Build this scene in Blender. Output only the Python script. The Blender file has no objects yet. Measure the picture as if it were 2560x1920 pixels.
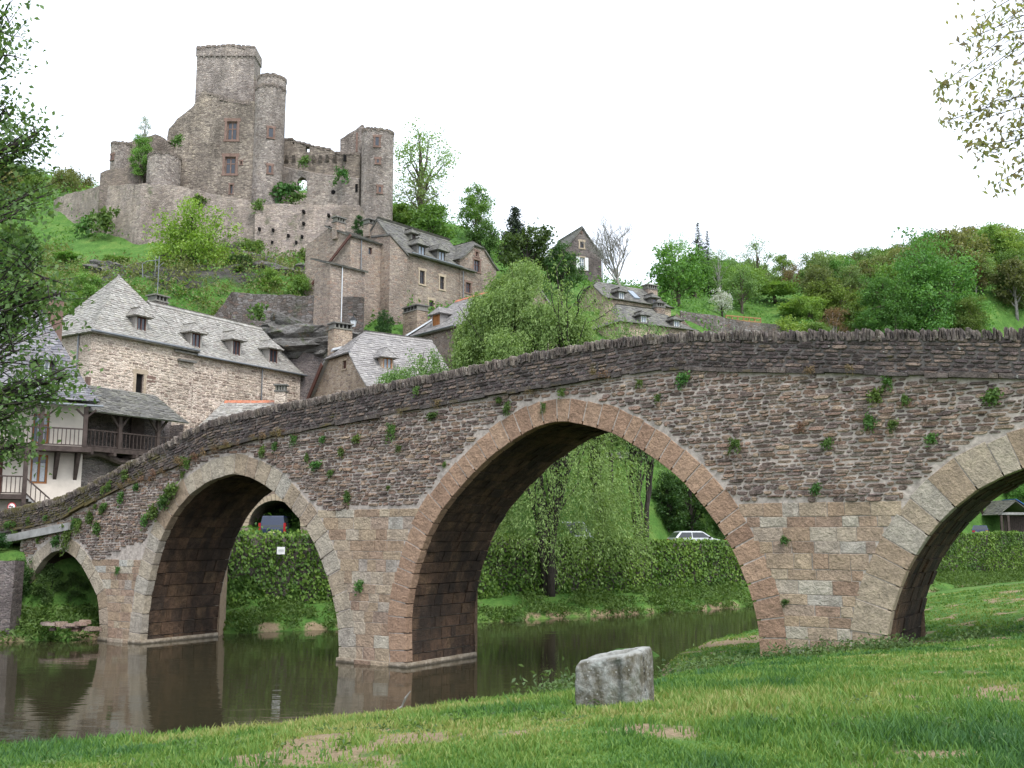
import bpy, math, random
import numpy as np
from mathutils import Vector, Matrix
from mathutils.geometry import tessellate_polygon

# ------------------------------------------------------------------ camera, sky, sun, exposure
FPX, CU, CV, EYE = 2567.0, 1280.0, 960.0, 4.6          # focal length (photo pixels), centre, eye height over the water
TH = math.atan((1342.6 - 960.0) / FPX)
scene = bpy.context.scene
COL = scene.collection
cam = bpy.data.cameras.new('camera'); camo = bpy.data.objects.new('camera', cam); COL.objects.link(camo)
cam.sensor_width = 36.0; cam.lens = 36.0 * FPX / 2560.0; cam.clip_start = 0.1; cam.clip_end = 3000
camo.location = (0, 0, EYE); camo.rotation_euler = (math.pi / 2 + TH, 0, 0)
scene.camera = camo

world = bpy.data.worlds.new('World'); scene.world = world; world.use_nodes = True
wn = world.node_tree; wn.nodes.clear()
SUN_EL, SUN_AZ = math.radians(52), math.radians(152)    # high soft sun behind the camera, to the right
sky = wn.nodes.new('ShaderNodeTexSky'); sky.sky_type = 'NISHITA'; sky.sun_disc = False
sky.sun_elevation = SUN_EL; sky.sun_rotation = SUN_AZ; sky.air_density = 1.0; sky.dust_density = 6.0; sky.ozone_density = 1.0
hsv = wn.nodes.new('ShaderNodeHueSaturation'); hsv.inputs['Saturation'].default_value = 0.22
wmix = wn.nodes.new('ShaderNodeMix'); wmix.data_type = 'RGBA'; wmix.inputs[0].default_value = 0.8   # a closed, even cloud layer
wmix.inputs[7].default_value = (9.5, 10.4, 11.9, 1)
wbg = wn.nodes.new('ShaderNodeBackground'); wbg.inputs['Strength'].default_value = 0.118
wout = wn.nodes.new('ShaderNodeOutputWorld')
wn.links.new(sky.outputs[0], hsv.inputs['Color']); wn.links.new(hsv.outputs[0], wmix.inputs[6])
wn.links.new(wmix.outputs[2], wbg.inputs['Color']); wn.links.new(wbg.outputs[0], wout.inputs[0])

sun = bpy.data.lights.new('sun', 'SUN'); sun.energy = 1.5; sun.angle = math.radians(14); sun.color = (1.0, 0.985, 0.965)
suno = bpy.data.objects.new('sun', sun); COL.objects.link(suno); suno.location = (0, 0, 60)
suno.rotation_euler = Vector((math.sin(SUN_AZ) * math.cos(SUN_EL), math.cos(SUN_AZ) * math.cos(SUN_EL), math.sin(SUN_EL))).to_track_quat('Z', 'Y').to_euler()

scene.view_settings.view_transform = 'Standard'; scene.view_settings.look = 'None'
scene.view_settings.exposure = 0.72; scene.view_settings.gamma = 1.0; scene.view_settings.use_curve_mapping = False
scene.cycles.use_denoising = True
scene.cycles.max_bounces = 6; scene.cycles.diffuse_bounces = 3; scene.cycles.glossy_bounces = 3
scene.cycles.transmission_bounces = 4; scene.cycles.transparent_max_bounces = 8
scene.cycles.caustics_reflective = False; scene.cycles.caustics_refractive = False

# ------------------------------------------------------------------ pixel <-> place
CT, ST = math.cos(TH), math.sin(TH)
def ray(u, v):
    dx, dz = (u - CU) / FPX, (CV - v) / FPX
    return dx, CT - dz * ST, ST + dz * CT
def at(u, v, Y):                     # the point seen at photo pixel (u,v) that stands Y metres in front of the camera
    x, y, z = ray(u, v)
    return np.array((x * Y / y, Y, EYE + z * Y / y))
def at_z(u, v, z0):
    x, y, z = ray(u, v)
    t = (z0 - EYE) / z
    return np.array((x * t, y * t, z0))
def on_plane(u, v, p0, n):           # ray against a vertical plane through p0 with horizontal normal n
    r = np.array(ray(u, v)); n = np.array((n[0], n[1], 0.0))
    t = (np.array((p0[0], p0[1], 0)) @ n) / (r @ n)
    return np.array((0, 0, EYE)) + r * t

# ------------------------------------------------------------------ mesh helpers
class MB:
    def __init__(self): self.v = []; self.f = []; self.m = []
    def add(self, vs, fs, m=0):
        o = len(self.v); self.v.extend([tuple(float(c) for c in p) for p in vs])
        for f in fs: self.f.append(tuple(i + o for i in f)); self.m.append(m)
    def box(self, x0, x1, y0, y1, z0, z1, m=0):
        self.add([(x0,y0,z0),(x1,y0,z0),(x1,y1,z0),(x0,y1,z0),(x0,y0,z1),(x1,y0,z1),(x1,y1,z1),(x0,y1,z1)],
                 [(0,3,2,1),(4,5,6,7),(0,1,5,4),(1,2,6,5),(2,3,7,6),(3,0,4,7)], m)
    def hexa(self, b, t, m=0):       # two rings of the same length, b below t (b counter-clockwise seen from t)
        n = len(b)
        self.add(list(b) + list(t), [tuple(range(n))[::-1], tuple(range(n, 2*n))] +
                 [(i, (i+1) % n, n + (i+1) % n, n + i) for i in range(n)], m)
    def bar(self, p, q, w, h=None, m=0):
        p, q = Vector(p), Vector(q); d = (q - p).normalized()
        up = Vector((0,0,1)) if abs(d.z) < 0.9 else Vector((0,1,0))
        a = d.cross(up).normalized() * (w/2); b = a.cross(d).normalized() * ((h or w)/2)
        self.hexa([p-a-b, p-a+b, p+a+b, p+a-b], [q-a-b, q-a+b, q+a+b, q+a-b], m)
    def tube(self, pts, rad, n=6, m=0, cap=True):
        pts = [Vector(p) for p in pts]; rings = []
        k = len(pts)
        if not hasattr(rad, '__len__'): rad = [rad]*k
        a = None
        for i, p in enumerate(pts):
            d = (pts[min(i+1,k-1)] - pts[max(i-1,0)]).normalized()
            if a is None:
                a = d.cross(Vector((0.31,0.92,0.21))).normalized()
            else:
                a = (a - d * a.dot(d)); a = a.normalized() if a.length > 1e-5 else d.orthogonal().normalized()
            b = d.cross(a)
            rings.append([p + (a*math.cos(2*math.pi*j/n) + b*math.sin(2*math.pi*j/n)) * rad[i] for j in range(n)])
        vs = [q for r in rings for q in r]; fs = []
        for i in range(k-1):
            for j in range(n):
                fs.append((i*n+j, i*n+(j+1)%n, (i+1)*n+(j+1)%n, (i+1)*n+j))
        if cap: fs += [tuple(range(n))[::-1], tuple(range((k-1)*n, k*n))]
        self.add(vs, fs, m)
    def cyl(self, c, r, z0, z1, n=16, m=0, r1=None, a0=0.0, a1=2*math.pi):
        r1 = r if r1 is None else r1
        b = [(c[0]+r*math.cos(a0+(a1-a0)*i/n), c[1]+r*math.sin(a0+(a1-a0)*i/n), z0) for i in range(n)]
        t = [(c[0]+r1*math.cos(a0+(a1-a0)*i/n), c[1]+r1*math.sin(a0+(a1-a0)*i/n), z1) for i in range(n)]
        self.hexa(b, t, m)
    def build(self, name, mats, parent=None, smooth=False):
        me = bpy.data.meshes.new(name); me.from_pydata(self.v, [], self.f)
        if not isinstance(mats, (list, tuple)): mats = [mats]
        for mt in mats: me.materials.append(mt)
        if any(self.m): me.polygons.foreach_set('material_index', self.m)
        if smooth: me.polygons.foreach_set('use_smooth', [True]*len(self.f))
        me.update()
        return link(name, me, parent)
def link(name, me, parent=None):
    o = bpy.data.objects.new(name, me); COL.objects.link(o)
    if parent is not None: o.parent = parent
    return o
def mesh_np(name, V, F, mats, rnd=None, smooth=False, attrs=None):
    V = np.asarray(V, np.float32); F = np.asarray(F, np.int32); k = F.shape[1]
    me = bpy.data.meshes.new(name)
    me.vertices.add(len(V)); me.vertices.foreach_set('co', V.ravel())
    me.loops.add(F.size); me.loops.foreach_set('vertex_index', F.ravel())
    me.polygons.add(len(F)); me.polygons.foreach_set('loop_start', np.arange(0, F.size, k, dtype=np.int32))
    me.polygons.foreach_set('loop_total', np.full(len(F), k, np.int32))
    for mt in (mats if isinstance(mats, (list, tuple)) else [mats]): me.materials.append(mt)
    if smooth: me.polygons.foreach_set('use_smooth', np.ones(len(F), bool))
    at_ = dict(attrs or {})
    if rnd is not None: at_['rnd'] = rnd
    for kx, a in at_.items():
        me.attributes.new(kx, 'FLOAT', 'POINT').data.foreach_set('value', np.asarray(a, np.float32))
    me.update(calc_edges=True)
    return me
def tag(o, label=None, cat=None, group=None, kind=None):
    if label: o['label'] = label
    if cat: o['category'] = cat
    if group: o['group'] = group
    if kind: o['kind'] = kind
    return o
def empty(name, loc, rz=0.0, label=None, cat=None, group=None):
    o = bpy.data.objects.new(name, None); COL.objects.link(o); o.empty_display_size = 0.3
    o.location = tuple(float(c) for c in loc); o.rotation_euler = (0, 0, rz)
    return tag(o, label, cat, group)

# ------------------------------------------------------------------ noise for shapes
def _hash(ix, iy, seed):
    h = (ix.astype(np.int64) * 374761393 + iy.astype(np.int64) * 668265263 + seed * 144665) & 0x7fffffff
    h = ((h ^ (h >> 13)) * 1274126177) & 0x7fffffff
    return ((h ^ (h >> 16)) & 0xffff) / 65535.0
def vnoise(x, y, seed=0):
    x = np.asarray(x, float); y = np.asarray(y, float)
    ix, iy = np.floor(x), np.floor(y); fx, fy = x - ix, y - iy
    fx = fx*fx*(3-2*fx); fy = fy*fy*(3-2*fy)
    a = _hash(ix, iy, seed); b = _hash(ix+1, iy, seed); c = _hash(ix, iy+1, seed); d = _hash(ix+1, iy+1, seed)
    return (a*(1-fx)+b*fx)*(1-fy) + (c*(1-fx)+d*fx)*fy
def fbm(x, y, seed=0, o=4):
    s = 0; amp = 0.5; n = 0
    for i in range(o):
        s = s + amp*vnoise(x*2**i, y*2**i, seed+i*17); n += amp; amp *= 0.5
    return s/n
def sstep(a, b, x):
    t = np.clip((np.asarray(x, float)-a)/(b-a), 0, 1); return t*t*(3-2*t)

# ------------------------------------------------------------------ materials
class NT:
    def __init__(self, name):
        self.mat = bpy.data.materials.new(name); self.mat.use_nodes = True
        self.t = self.mat.node_tree; self.b = self.t.nodes['Principled BSDF']
        self.b.inputs['Specular IOR Level'].default_value = 0.25
    def n(self, typ, ins=None, **kw):
        nd = self.t.nodes.new('ShaderNode' + typ)
        for k, v in kw.items(): setattr(nd, k, v)
        for k, v in (ins or {}).items():
            s = nd.inputs[k]
            if isinstance(v, bpy.types.NodeSocket): self.t.links.new(v, s)
            else: s.default_value = v
        return nd
    def link(self, a, b): self.t.links.new(a, b)
    def coords(self, scale=(1,1,1), src='Object', rot=(0,0,0)):
        tc = self.n('TexCoord')
        return self.n('Mapping', {'Vector': tc.outputs[src], 'Scale': scale, 'Rotation': rot}).outputs[0]
    def noise(self, vec, scale, detail=4, rough=0.6, dist=0.0):
        return self.n('TexNoise', {'Vector': vec, 'Scale': scale, 'Detail': detail, 'Roughness': rough, 'Distortion': dist}).outputs[0]
    def math(self, op, a, b=0.5, clamp=False):
        return self.n('Math', {0: a, 1: b}, operation=op, use_clamp=clamp).outputs[0]
    def remap(self, v, a, b, c=0.0, d=1.0):
        return self.n('MapRange', {'Value': v, 'From Min': a, 'From Max': b, 'To Min': c, 'To Max': d}).outputs[0]
    def mix(self, f, a, b, mode='MIX'):
        nd = self.n('Mix', data_type='RGBA', blend_type=mode)
        for k, v in ((0, f), (6, a), (7, b)):
            if isinstance(v, bpy.types.NodeSocket): self.t.links.new(v, nd.inputs[k])
            else: nd.inputs[k].default_value = v if k == 0 else rgba(v)
        return nd.outputs[2]
    def ramp(self, v, stops, interp='LINEAR'):
        nd = self.n('ValToRGB', {0: v}); r = nd.color_ramp; r.interpolation = interp
        while len(r.elements) > 1: r.elements.remove(r.elements[-1])
        r.elements[0].position = stops[0][0]; r.elements[0].color = rgba(stops[0][1])
        for p, c in stops[1:]:
            e = r.elements.new(p); e.color = rgba(c)
        return nd.outputs[0]
    def bump(self, h, strength=0.5, dist=0.05):
        return self.n('Bump', {'Height': h, 'Strength': strength, 'Distance': dist}).outputs[0]
    def rand(self):
        oi = self.n('ObjectInfo').outputs['Random']; gi = self.n('NewGeometry').outputs['Random Per Island']
        return self.math('FRACT', self.math('ADD', oi, self.math('MULTIPLY', gi, 7.31)))
    def out(self, col=None, rough=0.9, normal=None, spec=None, metal=None):
        for k, v in (('Base Color', col), ('Roughness', rough), ('Normal', normal), ('Specular IOR Level', spec), ('Metallic', metal)):
            if v is None: continue
            if isinstance(v, bpy.types.NodeSocket): self.t.links.new(v, self.b.inputs[k])
            else: self.b.inputs[k].default_value = rgba(v) if k == 'Base Color' else v
        return self.mat
def rgba(c): return tuple(c) if len(c) == 4 else tuple(c) + (1.0,)

def stone_mat(name, pal, stain=(0.03,0.027,0.024), stain_lo=0.5, stain_hi=0.72, moss=None, moss_lo=0.6, moss_hi=0.75, lichen=0.0, fine=22.0, bump=0.6, light=1.0, moss_x=None, con=1.0):
    """separate stones: one colour of the palette each, with grain, stains and moss that run on over the wall"""
    t = NT(name); co = t.coords()
    base = t.ramp(t.rand(), [(i/max(1,len(pal)-1), tuple(x*light for x in c)) for i, c in enumerate(pal)])
    g = t.noise(co, fine, 5, 0.7); g2 = t.noise(co, 3.1, 4, 0.6)
    base = t.mix(1.0, base, t.ramp(g, [(0.28,(1-.6*con,)*3),(0.5,(1.0,)*3),(0.72,(1+.55*con,)*3)]), 'MULTIPLY')
    base = t.mix(1.0, base, t.ramp(g2, [(0.32,(1-.4*con,1-.42*con,1-.44*con)),(0.68,(1+.3*con,1+.25*con,1+.18*con))]), 'MULTIPLY')
    st = t.noise(t.coords((1.0,1.0,0.45)), 0.9, 5, 0.65)
    base = t.mix(t.remap(st, stain_lo, stain_hi, 0.0, 0.75), base, stain)
    if moss:
        mo = t.noise(t.coords((0.5,0.5,1.0)), 1.7, 5, 0.7)
        if moss_x: mo = t.math('ADD', mo, t.remap(t.n('SeparateXYZ', {0: co}).outputs[0], moss_x[0], moss_x[1], 0.0, 0.16))
        base = t.mix(t.remap(mo, moss_lo, moss_hi), base, moss)
    if lichen > 0:
        li = t.noise(co, 9.0, 3, 0.6)
        base = t.mix(t.remap(li, 0.66, 0.72, 0.0, lichen), base, (0.42,0.42,0.38))
    h = t.math('ADD', t.math('MULTIPLY', g, 0.6), t.math('MULTIPLY', t.noise(co, 6.0, 3), 1.0))
    return t.out(base, 0.93, t.bump(h, min(1.0, bump*1.4), 0.08))

def wall_mat(name, pal, mortar, scale=2.4, flat=2.6, edge=0.05, bump=0.7, stain=(0.07,0.06,0.05), stain_lo=0.55, stain_hi=0.75, green=None, jitter=0.9):
    """coursed rubble too far off to be picked apart: stretched cells, mortar between, weather stains"""
    t = NT(name)
    co = t.coords()
    wob = t.n('TexNoise', {'Vector': co, 'Scale': 1.3, 'Detail': 2}).outputs['Color']
    v = t.n('Vector' + 'Math', {0: t.coords((1,1,flat)), 1: t.n('VectorMath', {0: wob, 1: (0.22,0.22,0.22)}, operation='MULTIPLY').outputs[0]}, operation='ADD').outputs[0]
    cell = t.n('TexVoronoi', {'Vector': v, 'Scale': scale, 'Randomness': jitter})
    edg = t.n('TexVoronoi', {'Vector': v, 'Scale': scale, 'Randomness': jitter}, feature='DISTANCE_TO_EDGE').outputs['Distance']
    sep = t.n('SeparateColor', {0: cell.outputs['Color']}).outputs[0]
    col = t.ramp(sep, [(i/max(1,len(pal)-1), c) for i, c in enumerate(pal)])
    m = t.remap(edg, edge*0.35, edge*1.6)
    col = t.mix(m, mortar, col)
    g = t.noise(co, 14.0, 4, 0.7)
    col = t.mix(1.0, col, t.ramp(g, [(0.27,(0.45,)*3),(0.5,(1.0,)*3),(0.74,(1.6,)*3)]), 'MULTIPLY')
    big = t.noise(t.coords((1,1,0.6)), 0.22, 5, 0.7)
    col = t.mix(1.0, col, t.ramp(big, [(0.32,(0.55,0.53,0.51)),(0.52,(1.0,)*3),(0.72,(1.3,1.27,1.2))]), 'MULTIPLY')
    col = t.mix(t.remap(t.noise(t.coords((1,1,0.35)), 0.5, 6, 0.7), stain_lo, stain_hi, 0, 0.7), col, stain)
    if green: col = t.mix(t.remap(t.noise(co, 0.6, 5, 0.7), 0.58, 0.7, 0, 0.75), col, green)
    h = t.math('ADD', t.math('MULTIPLY', m, 0.7), t.math('MULTIPLY', g, 0.6))
    return t.out(col, 0.95, t.bump(h, bump, 0.12))

def slate_mat(name, pal, lichen=0.35):
    t = NT(name); co = t.coords()
    base = t.ramp(t.rand(), [(i/max(1,len(pal)-1), c) for i, c in enumerate(pal)])
    g = t.noise(co, 9.0, 4, 0.7)
    base = t.mix(1.0, base, t.ramp(g, [(0.25,(0.6,)*3),(0.5,(1,)*3),(0.75,(1.4,)*3)]), 'MULTIPLY')
    base = t.mix(t.remap(t.noise(co, 0.9, 5, 0.7), 0.52, 0.7, 0, lichen), base, (0.27,0.26,0.2))
    return t.out(base, 0.75, t.bump(g, 0.35, 0.03), spec=0.35)

def leaf_mat(name, pal, trans=0.35, rough=0.6, hue=0.03):
    t = NT(name)
    at_ = t.n('Attribute', attribute_name='rnd').outputs['Fac']
    oi = t.n('ObjectInfo').outputs['Random']
    col = t.ramp(at_, [(i/max(1,len(pal)-1), c) for i, c in enumerate(pal)])
    col = t.n('HueSaturation', {'Color': col, 'Hue': t.remap(oi, 0, 1, 0.5-hue, 0.5+hue), 'Value': t.remap(t.math('FRACT', t.math('MULTIPLY', oi, 37.7)), 0, 1, 0.8, 1.2)}).outputs[0]
    t.out(col, rough, spec=0.3)
    tr = t.n('BsdfTranslucent', {'Color': t.mix(1.0, col, (1.25,1.3,0.6), 'MULTIPLY')})
    mx = t.n('MixShader', {0: trans, 1: t.b.outputs[0], 2: tr.outputs[0]})
    o = [n for n in t.t.nodes if n.type == 'OUTPUT_MATERIAL'][0]
    t.link(mx.outputs[0], o.inputs[0])
    return t.mat
def plain(name, col, rough=0.6, spec=0.3, metal=0.0, var=0.25, scale=6.0, bump=0.0):
    t = NT(name); co = t.coords(); g = t.noise(co, scale, 5, 0.65)
    c = t.mix(1.0, col, t.ramp(g, [(0.3,(1-var,)*3),(0.7,(1+var,)*3)]), 'MULTIPLY')
    return t.out(c, rough, t.bump(g, bump, 0.03) if bump else None, spec=spec, metal=metal)
def bark_mat(name, col):
    t = NT(name); g = t.noise(t.coords((1,1,0.25)), 9.0, 5, 0.7)
    c = t.mix(1.0, col, t.ramp(g, [(0.3,(0.5,)*3),(0.7,(1.5,)*3)]), 'MULTIPLY')
    return t.out(c, 0.95, t.bump(g, 0.8, 0.04))

M = {}
M['rubble'] = stone_mat('schist_rubble', [(0.124,0.0963,0.0868),(0.195,0.15,0.132),(0.257,0.169,0.128),(0.187,0.15,0.141),(0.299,0.208,0.151),(0.257,0.212,0.183),(0.145,0.111,0.105),(0.34,0.26,0.191),(0.227,0.173,0.151)], stain_lo=0.56, stain_hi=0.8, lichen=0.4)
M['parapet'] = stone_mat('dark_schist', [(0.0639,0.0534,0.0514),(0.128,0.101,0.0971),(0.0958,0.0772,0.08),(0.166,0.13,0.114),(0.217,0.165,0.137),(0.109,0.0889,0.08)], moss=(0.0958,0.083,0.032), moss_lo=0.58, moss_hi=0.7, lichen=0.8, stain_lo=0.52, stain_hi=0.8, moss_x=(-8.0,-20.0))
M['ledge'] = stone_mat('ledge_stone', [(0.05,0.045,0.042),(0.085,0.075,0.07),(0.12,0.1,0.09),(0.07,0.06,0.055)], moss=(0.09,0.07,0.025), moss_lo=0.56, moss_hi=0.7, lichen=0.5, moss_x=(-4.0,-18.0))
M['coping'] = stone_mat('lichened_slate', [(0.0894,0.0772,0.0743),(0.166,0.142,0.131),(0.128,0.107,0.0971),(0.256,0.226,0.2),(0.102,0.0889,0.08),(0.192,0.165,0.137)], moss=(0.102,0.0889,0.04), moss_lo=0.6, moss_hi=0.74, lichen=1.0, stain_lo=0.58, stain_hi=0.85, moss_x=(-8.0,-20.0))
M['ashlar'] = stone_mat('sandstone', [(0.29,0.2,0.145),(0.36,0.27,0.185),(0.41,0.34,0.25),(0.3,0.205,0.15),(0.43,0.39,0.32),(0.34,0.25,0.175),(0.41,0.4,0.365),(0.26,0.18,0.13),(0.38,0.3,0.21),(0.32,0.225,0.165)], fine=14, stain=(0.132,0.1,0.0726), stain_lo=0.53, stain_hi=0.78, bump=0.8, con=.5)
M['ring_red'] = stone_mat('red_sandstone', [(0.297,0.194,0.134),(0.358,0.242,0.166),(0.277,0.179,0.125),(0.39,0.271,0.188),(0.329,0.213,0.147)], fine=14, stain=(0.144,0.0968,0.0671), stain_lo=0.56, stain_hi=0.8, bump=0.8, con=.5)
M['ring_tan'] = stone_mat('pale_sandstone', [(0.33,0.263,0.19),(0.389,0.333,0.256),(0.37,0.343,0.297),(0.3,0.222,0.153),(0.419,0.374,0.297)], fine=14, stain=(0.149,0.121,0.0977), stain_lo=0.56, stain_hi=0.8, bump=0.7, con=.5)
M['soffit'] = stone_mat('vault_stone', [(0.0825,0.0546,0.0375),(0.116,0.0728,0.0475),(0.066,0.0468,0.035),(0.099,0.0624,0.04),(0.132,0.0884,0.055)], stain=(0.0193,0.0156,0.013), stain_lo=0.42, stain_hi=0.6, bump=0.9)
t = NT('wet_footing'); co = t.coords(); g = t.noise(co, 5.0, 6, .7); zz_ = t.n('SeparateXYZ', {0: co}).outputs[2]
c = t.ramp(g, [(.3,(.2,.15,.1)),(.5,(.33,.27,.2)),(.7,(.44,.38,.3))]); c = t.mix(t.remap(t.math('ADD', zz_, t.math('MULTIPLY', t.math('SUBTRACT', g, .5), .12)), .1, .03, 0, .85), c, (.045,.038,.026))
M['footing'] = t.out(c, .7, t.bump(g, .9, .06))
M['mortar'] = plain('lime_mortar', (0.4,0.345,0.3), 0.95, 0.1, var=0.35, scale=7.0, bump=0.9)
M['mortar_dark'] = plain('weathered_mortar', (0.13,0.115,0.105), 0.95, 0.1, var=0.45, scale=6.0, bump=0.9)
M['mortar_sand'] = plain('pale_joint', (0.4,0.33,0.26), 0.95, 0.1, var=0.25, scale=7.0, bump=0.7)
M['concrete'] = plain('concrete', (0.3,0.29,0.275), 0.9, 0.2, var=0.3, scale=2.5, bump=0.3)

# ------------------------------------------------------------------ the land
def P22(u, v, Y): return at(u*1.15732, v*1.15732, Y)     # pixels of a 2212 wide view of the photo
NX = np.array([-400,-60,-20,-6.5,-3,0,2,4,5.4,8,11,16,20,30,45,60,80,120,400.])
NY = np.array([-12,7,11.4,14.6,16.2,18.3,20.6,29,38,44.5,47,48.5,51.5,61,80,88,95,105,150.])
FX = np.array([-400,-60,-30,-24,-18,-11.5,0,11.7,30,48,62,90,130,400.])
FY = np.array([40,44,45,46,48,51.5,58,66.5,82,101,110,120,130,180.])
def slope(xs, ys, x):
    return (np.interp(x+0.5, xs, ys) - np.interp(x-0.5, xs, ys))
def d_near(x, y): return (np.interp(x, NX, NY) - y) / np.sqrt(1 + slope(NX, NY, x)**2)
def d_far(x, y): return (y - np.interp(x, FX, FY)) / np.sqrt(1 + slope(FX, FY, x)**2)
WALLD = 3.6                                               # the ivy wall stands this far behind the far water line
class TPS:
    def __init__(self, pts, lam=0.02):
        P = np.array(pts, float); self.P = P[:, :2]; n = len(P)
        K = self.k(self.P, self.P) + lam*np.eye(n)*100
        A = np.zeros((n+3, n+3)); A[:n,:n] = K; A[:n,n] = 1; A[:n,n+1:] = self.P/100; A[n:,:n] = A[:n,n:].T
        self.w = np.linalg.solve(A, np.concatenate([P[:,2], np.zeros(3)]))
    def k(self, a, b):
        r2 = ((a[:,None,:]-b[None,:,:])**2).sum(-1); return np.where(r2 > 1e-9, 0.5*r2*np.log(np.maximum(r2,1e-9)), 0)*1e-2
    def __call__(self, x, y):
        x = np.asarray(x, float); sh = x.shape; q = np.stack([x.ravel(), np.asarray(y, float).ravel()], 1); out = np.zeros(len(q))
        for i in range(0, len(q), 20000):
            s = q[i:i+20000]; out[i:i+20000] = self.k(s, self.P) @ self.w[:-3] + self.w[-3] + s @ self.w[-2:]/100
        return out.reshape(sh)
near_pts = [P22(*p) for p in [(0,1659,8),(1106,1659,7.3),(2212,1659,7),(0,1628,12.3),(300,1616,12.6),(550,1600,13.0),(900,1544,15),(1150,1497,17.5),(1290,1474,19),
    (1330,1522,10),(1440,1462,22),(1500,1442,25),(1648,1427,29),(1780,1412,28),(1915,1397,27.1),(2015,1389,30.6),(1450,1427,33),(1560,1387,40),(1640,1374,43),
    (2020,1312,38),(2120,1285,41),(2212,1262,44),(1700,1500,13.5),(2212,1500,12.5),(2212,1400,20),(1950,1430,19)]]
near_pts += [(0,0,3.0),(-8,3,2.85),(8,3,3.05),(0,-10,3.2),(-30,4,2.2),(-18,9,2.0),(40,10,3.0),(45,40,3.2),(80,60,3.2),(-60,0,2.5),(0,-60,4),(120,90,3.5)]
NEAR = TPS(near_pts, 0.002)
far_pts = [(x, float(np.interp(x, FX, FY))+dy, z) for x in (-14,-6,3,12,22,32,42,60) for dy, z in ((5.5,3.65),(13,4.0))]
far_pts += [(-20,58,4.9),(-27,57,5.0),(-36,58,5.2),(-50,60,8),(-30,66,6.5),(-22,68,6.6),(-17,76,7.5),(-60,75,20),(-45,72,11),(-12,70,6.0),(-4,72,6.0),(-21,72,6.8),(-18,77,7.6),(-15.5,80,8.5),(-13,78,8.5),(-9,75,8.5),(-15.5,66,4.3)]
far_pts += [tuple(P22(*p)) for p in [(300,600,88),(250,640,84),(430,650,84),(330,560,98),(200,585,98),(250,530,106),(130,550,107),(60,560,108),(150,440,124),(340,450,122),(560,460,120),(760,490,116),
    (560,575,101),(700,605,97),(640,640,88),(520,650,86),(760,650,88),(660,850,82),(780,780,83),(780,700,90),(1000,700,91),(1090,700,95),(700,870,74),(900,850,77),(1000,800,82),
    (1290,650,121),(1200,600,118),(1250,720,98),(1500,718,103),(1400,760,92),(1150,760,88),(1560,695,115),(1650,695,130),(1750,712,128),(1350,618,130),(1460,650,125),
    (1700,645,200),(1735,645,215),(2212,540,270),(1950,575,250),(2212,700,135),(1900,705,132),(2050,640,180),(1780,640,215),(1850,650,180),(1600,665,160),
    (150,430,190),(0,350,210),(60,470,150),(-200,300,210),(500,420,150),(850,450,127),(1000,520,127),(1100,530,135),(1300,632,150),(1450,640,165),(560,565,105),(620,585,104),(690,598,102),(750,590,104)]]
far_pts += [(0,420,55),(-150,420,100),(150,420,110),(0,650,60),(-280,300,110),(280,420,110),(-280,80,60),(-150,90,52),(280,600,100),(-280,600,100),(110,170,34)]
FAR = TPS(far_pts, 0.003)
SPOTS = [(840,1605,9.3,1.7,0.7),(600,1640,8.2,1.0,0.35),(1410,1592,8.7,0.7,0.25),(1560,1590,8.8,0.25,0.1),(2060,1495,12.2,1.6,0.6),(2190,1530,10.6,0.8,0.35),(1340,1530,9.7,0.6,0.2),(1480,1432,27,2.2,1.3),(1560,1385,40,4.0,1.6),
         (2100,1400,23,1.6,0.5),(2050,1392,29,1.8,1.0),(1540,1440,24,1.6,0.5),(2000,1640,7.6,0.6,0.15),(1060,1502,17.4,1.4,0.35),(1180,1489,18.2,1.2,0.4)]
SPOTS = [(P22(u, v, d)[0], d, a, b) for u, v, d, a, b in SPOTS]
def soil(x, y):
    s = np.zeros(np.shape(x))
    for cx, cy, a, b in SPOTS:
        s = np.maximum(s, np.exp(-(((x-cx)/a)**2 + ((y-cy)/(b*2.2))**2)*1.2))
    n = fbm(np.asarray(x)*2.3, np.asarray(y)*1.4, 5)
    s = sstep(0.3, 0.85, s*.95 + (n-0.5)*1.3)*.88
    return np.maximum(s, sstep(0.57, 0.72, n)*0.7)
def land(x, y, detail=True):
    x = np.asarray(x, float); y = np.asarray(y, float)
    dn, df = d_near(x, y), d_far(x, y)
    zn = np.clip(NEAR(x, y), 0.2, 6)
    if detail: zn = zn + (fbm(x*1.1, y*1.1, 3)-0.5)*0.10 + (fbm(x*4, y*4, 9)-0.5)*0.03
    zf = FAR(x, y)
    if detail: zf = zf + (fbm(x*0.25, y*0.25, 11)-0.5)*2.0*sstep(12, 35, df)
    ramp_ = 0.1 + 0.32*np.clip(df, 0, WALLD) + (fbm(x*0.7, y*0.7, 21)-0.5)*0.35
    zf = np.where(df < WALLD+0.35, ramp_, np.minimum(zf, 4.25 + np.maximum(0, df-11)*2.2))
    z = -0.9 + (zn+0.9)*sstep(-1.6, 1.1, dn)
    z = np.where(df > -1.5, np.maximum(-0.9, -0.9 + (zf+0.9)*sstep(-1.5, 0.6, df)), z)
    isl = np.exp(-(((x-4.7)/1.7)**2 + ((y-41.3)/0.8)**2))*1.4 - 0.9
    return np.maximum(z, np.where(isl > -0.85, np.minimum(isl, 0.28), -9))
def ground_z(x, y): return float(land(np.array([x]), np.array([y]))[0])

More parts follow.
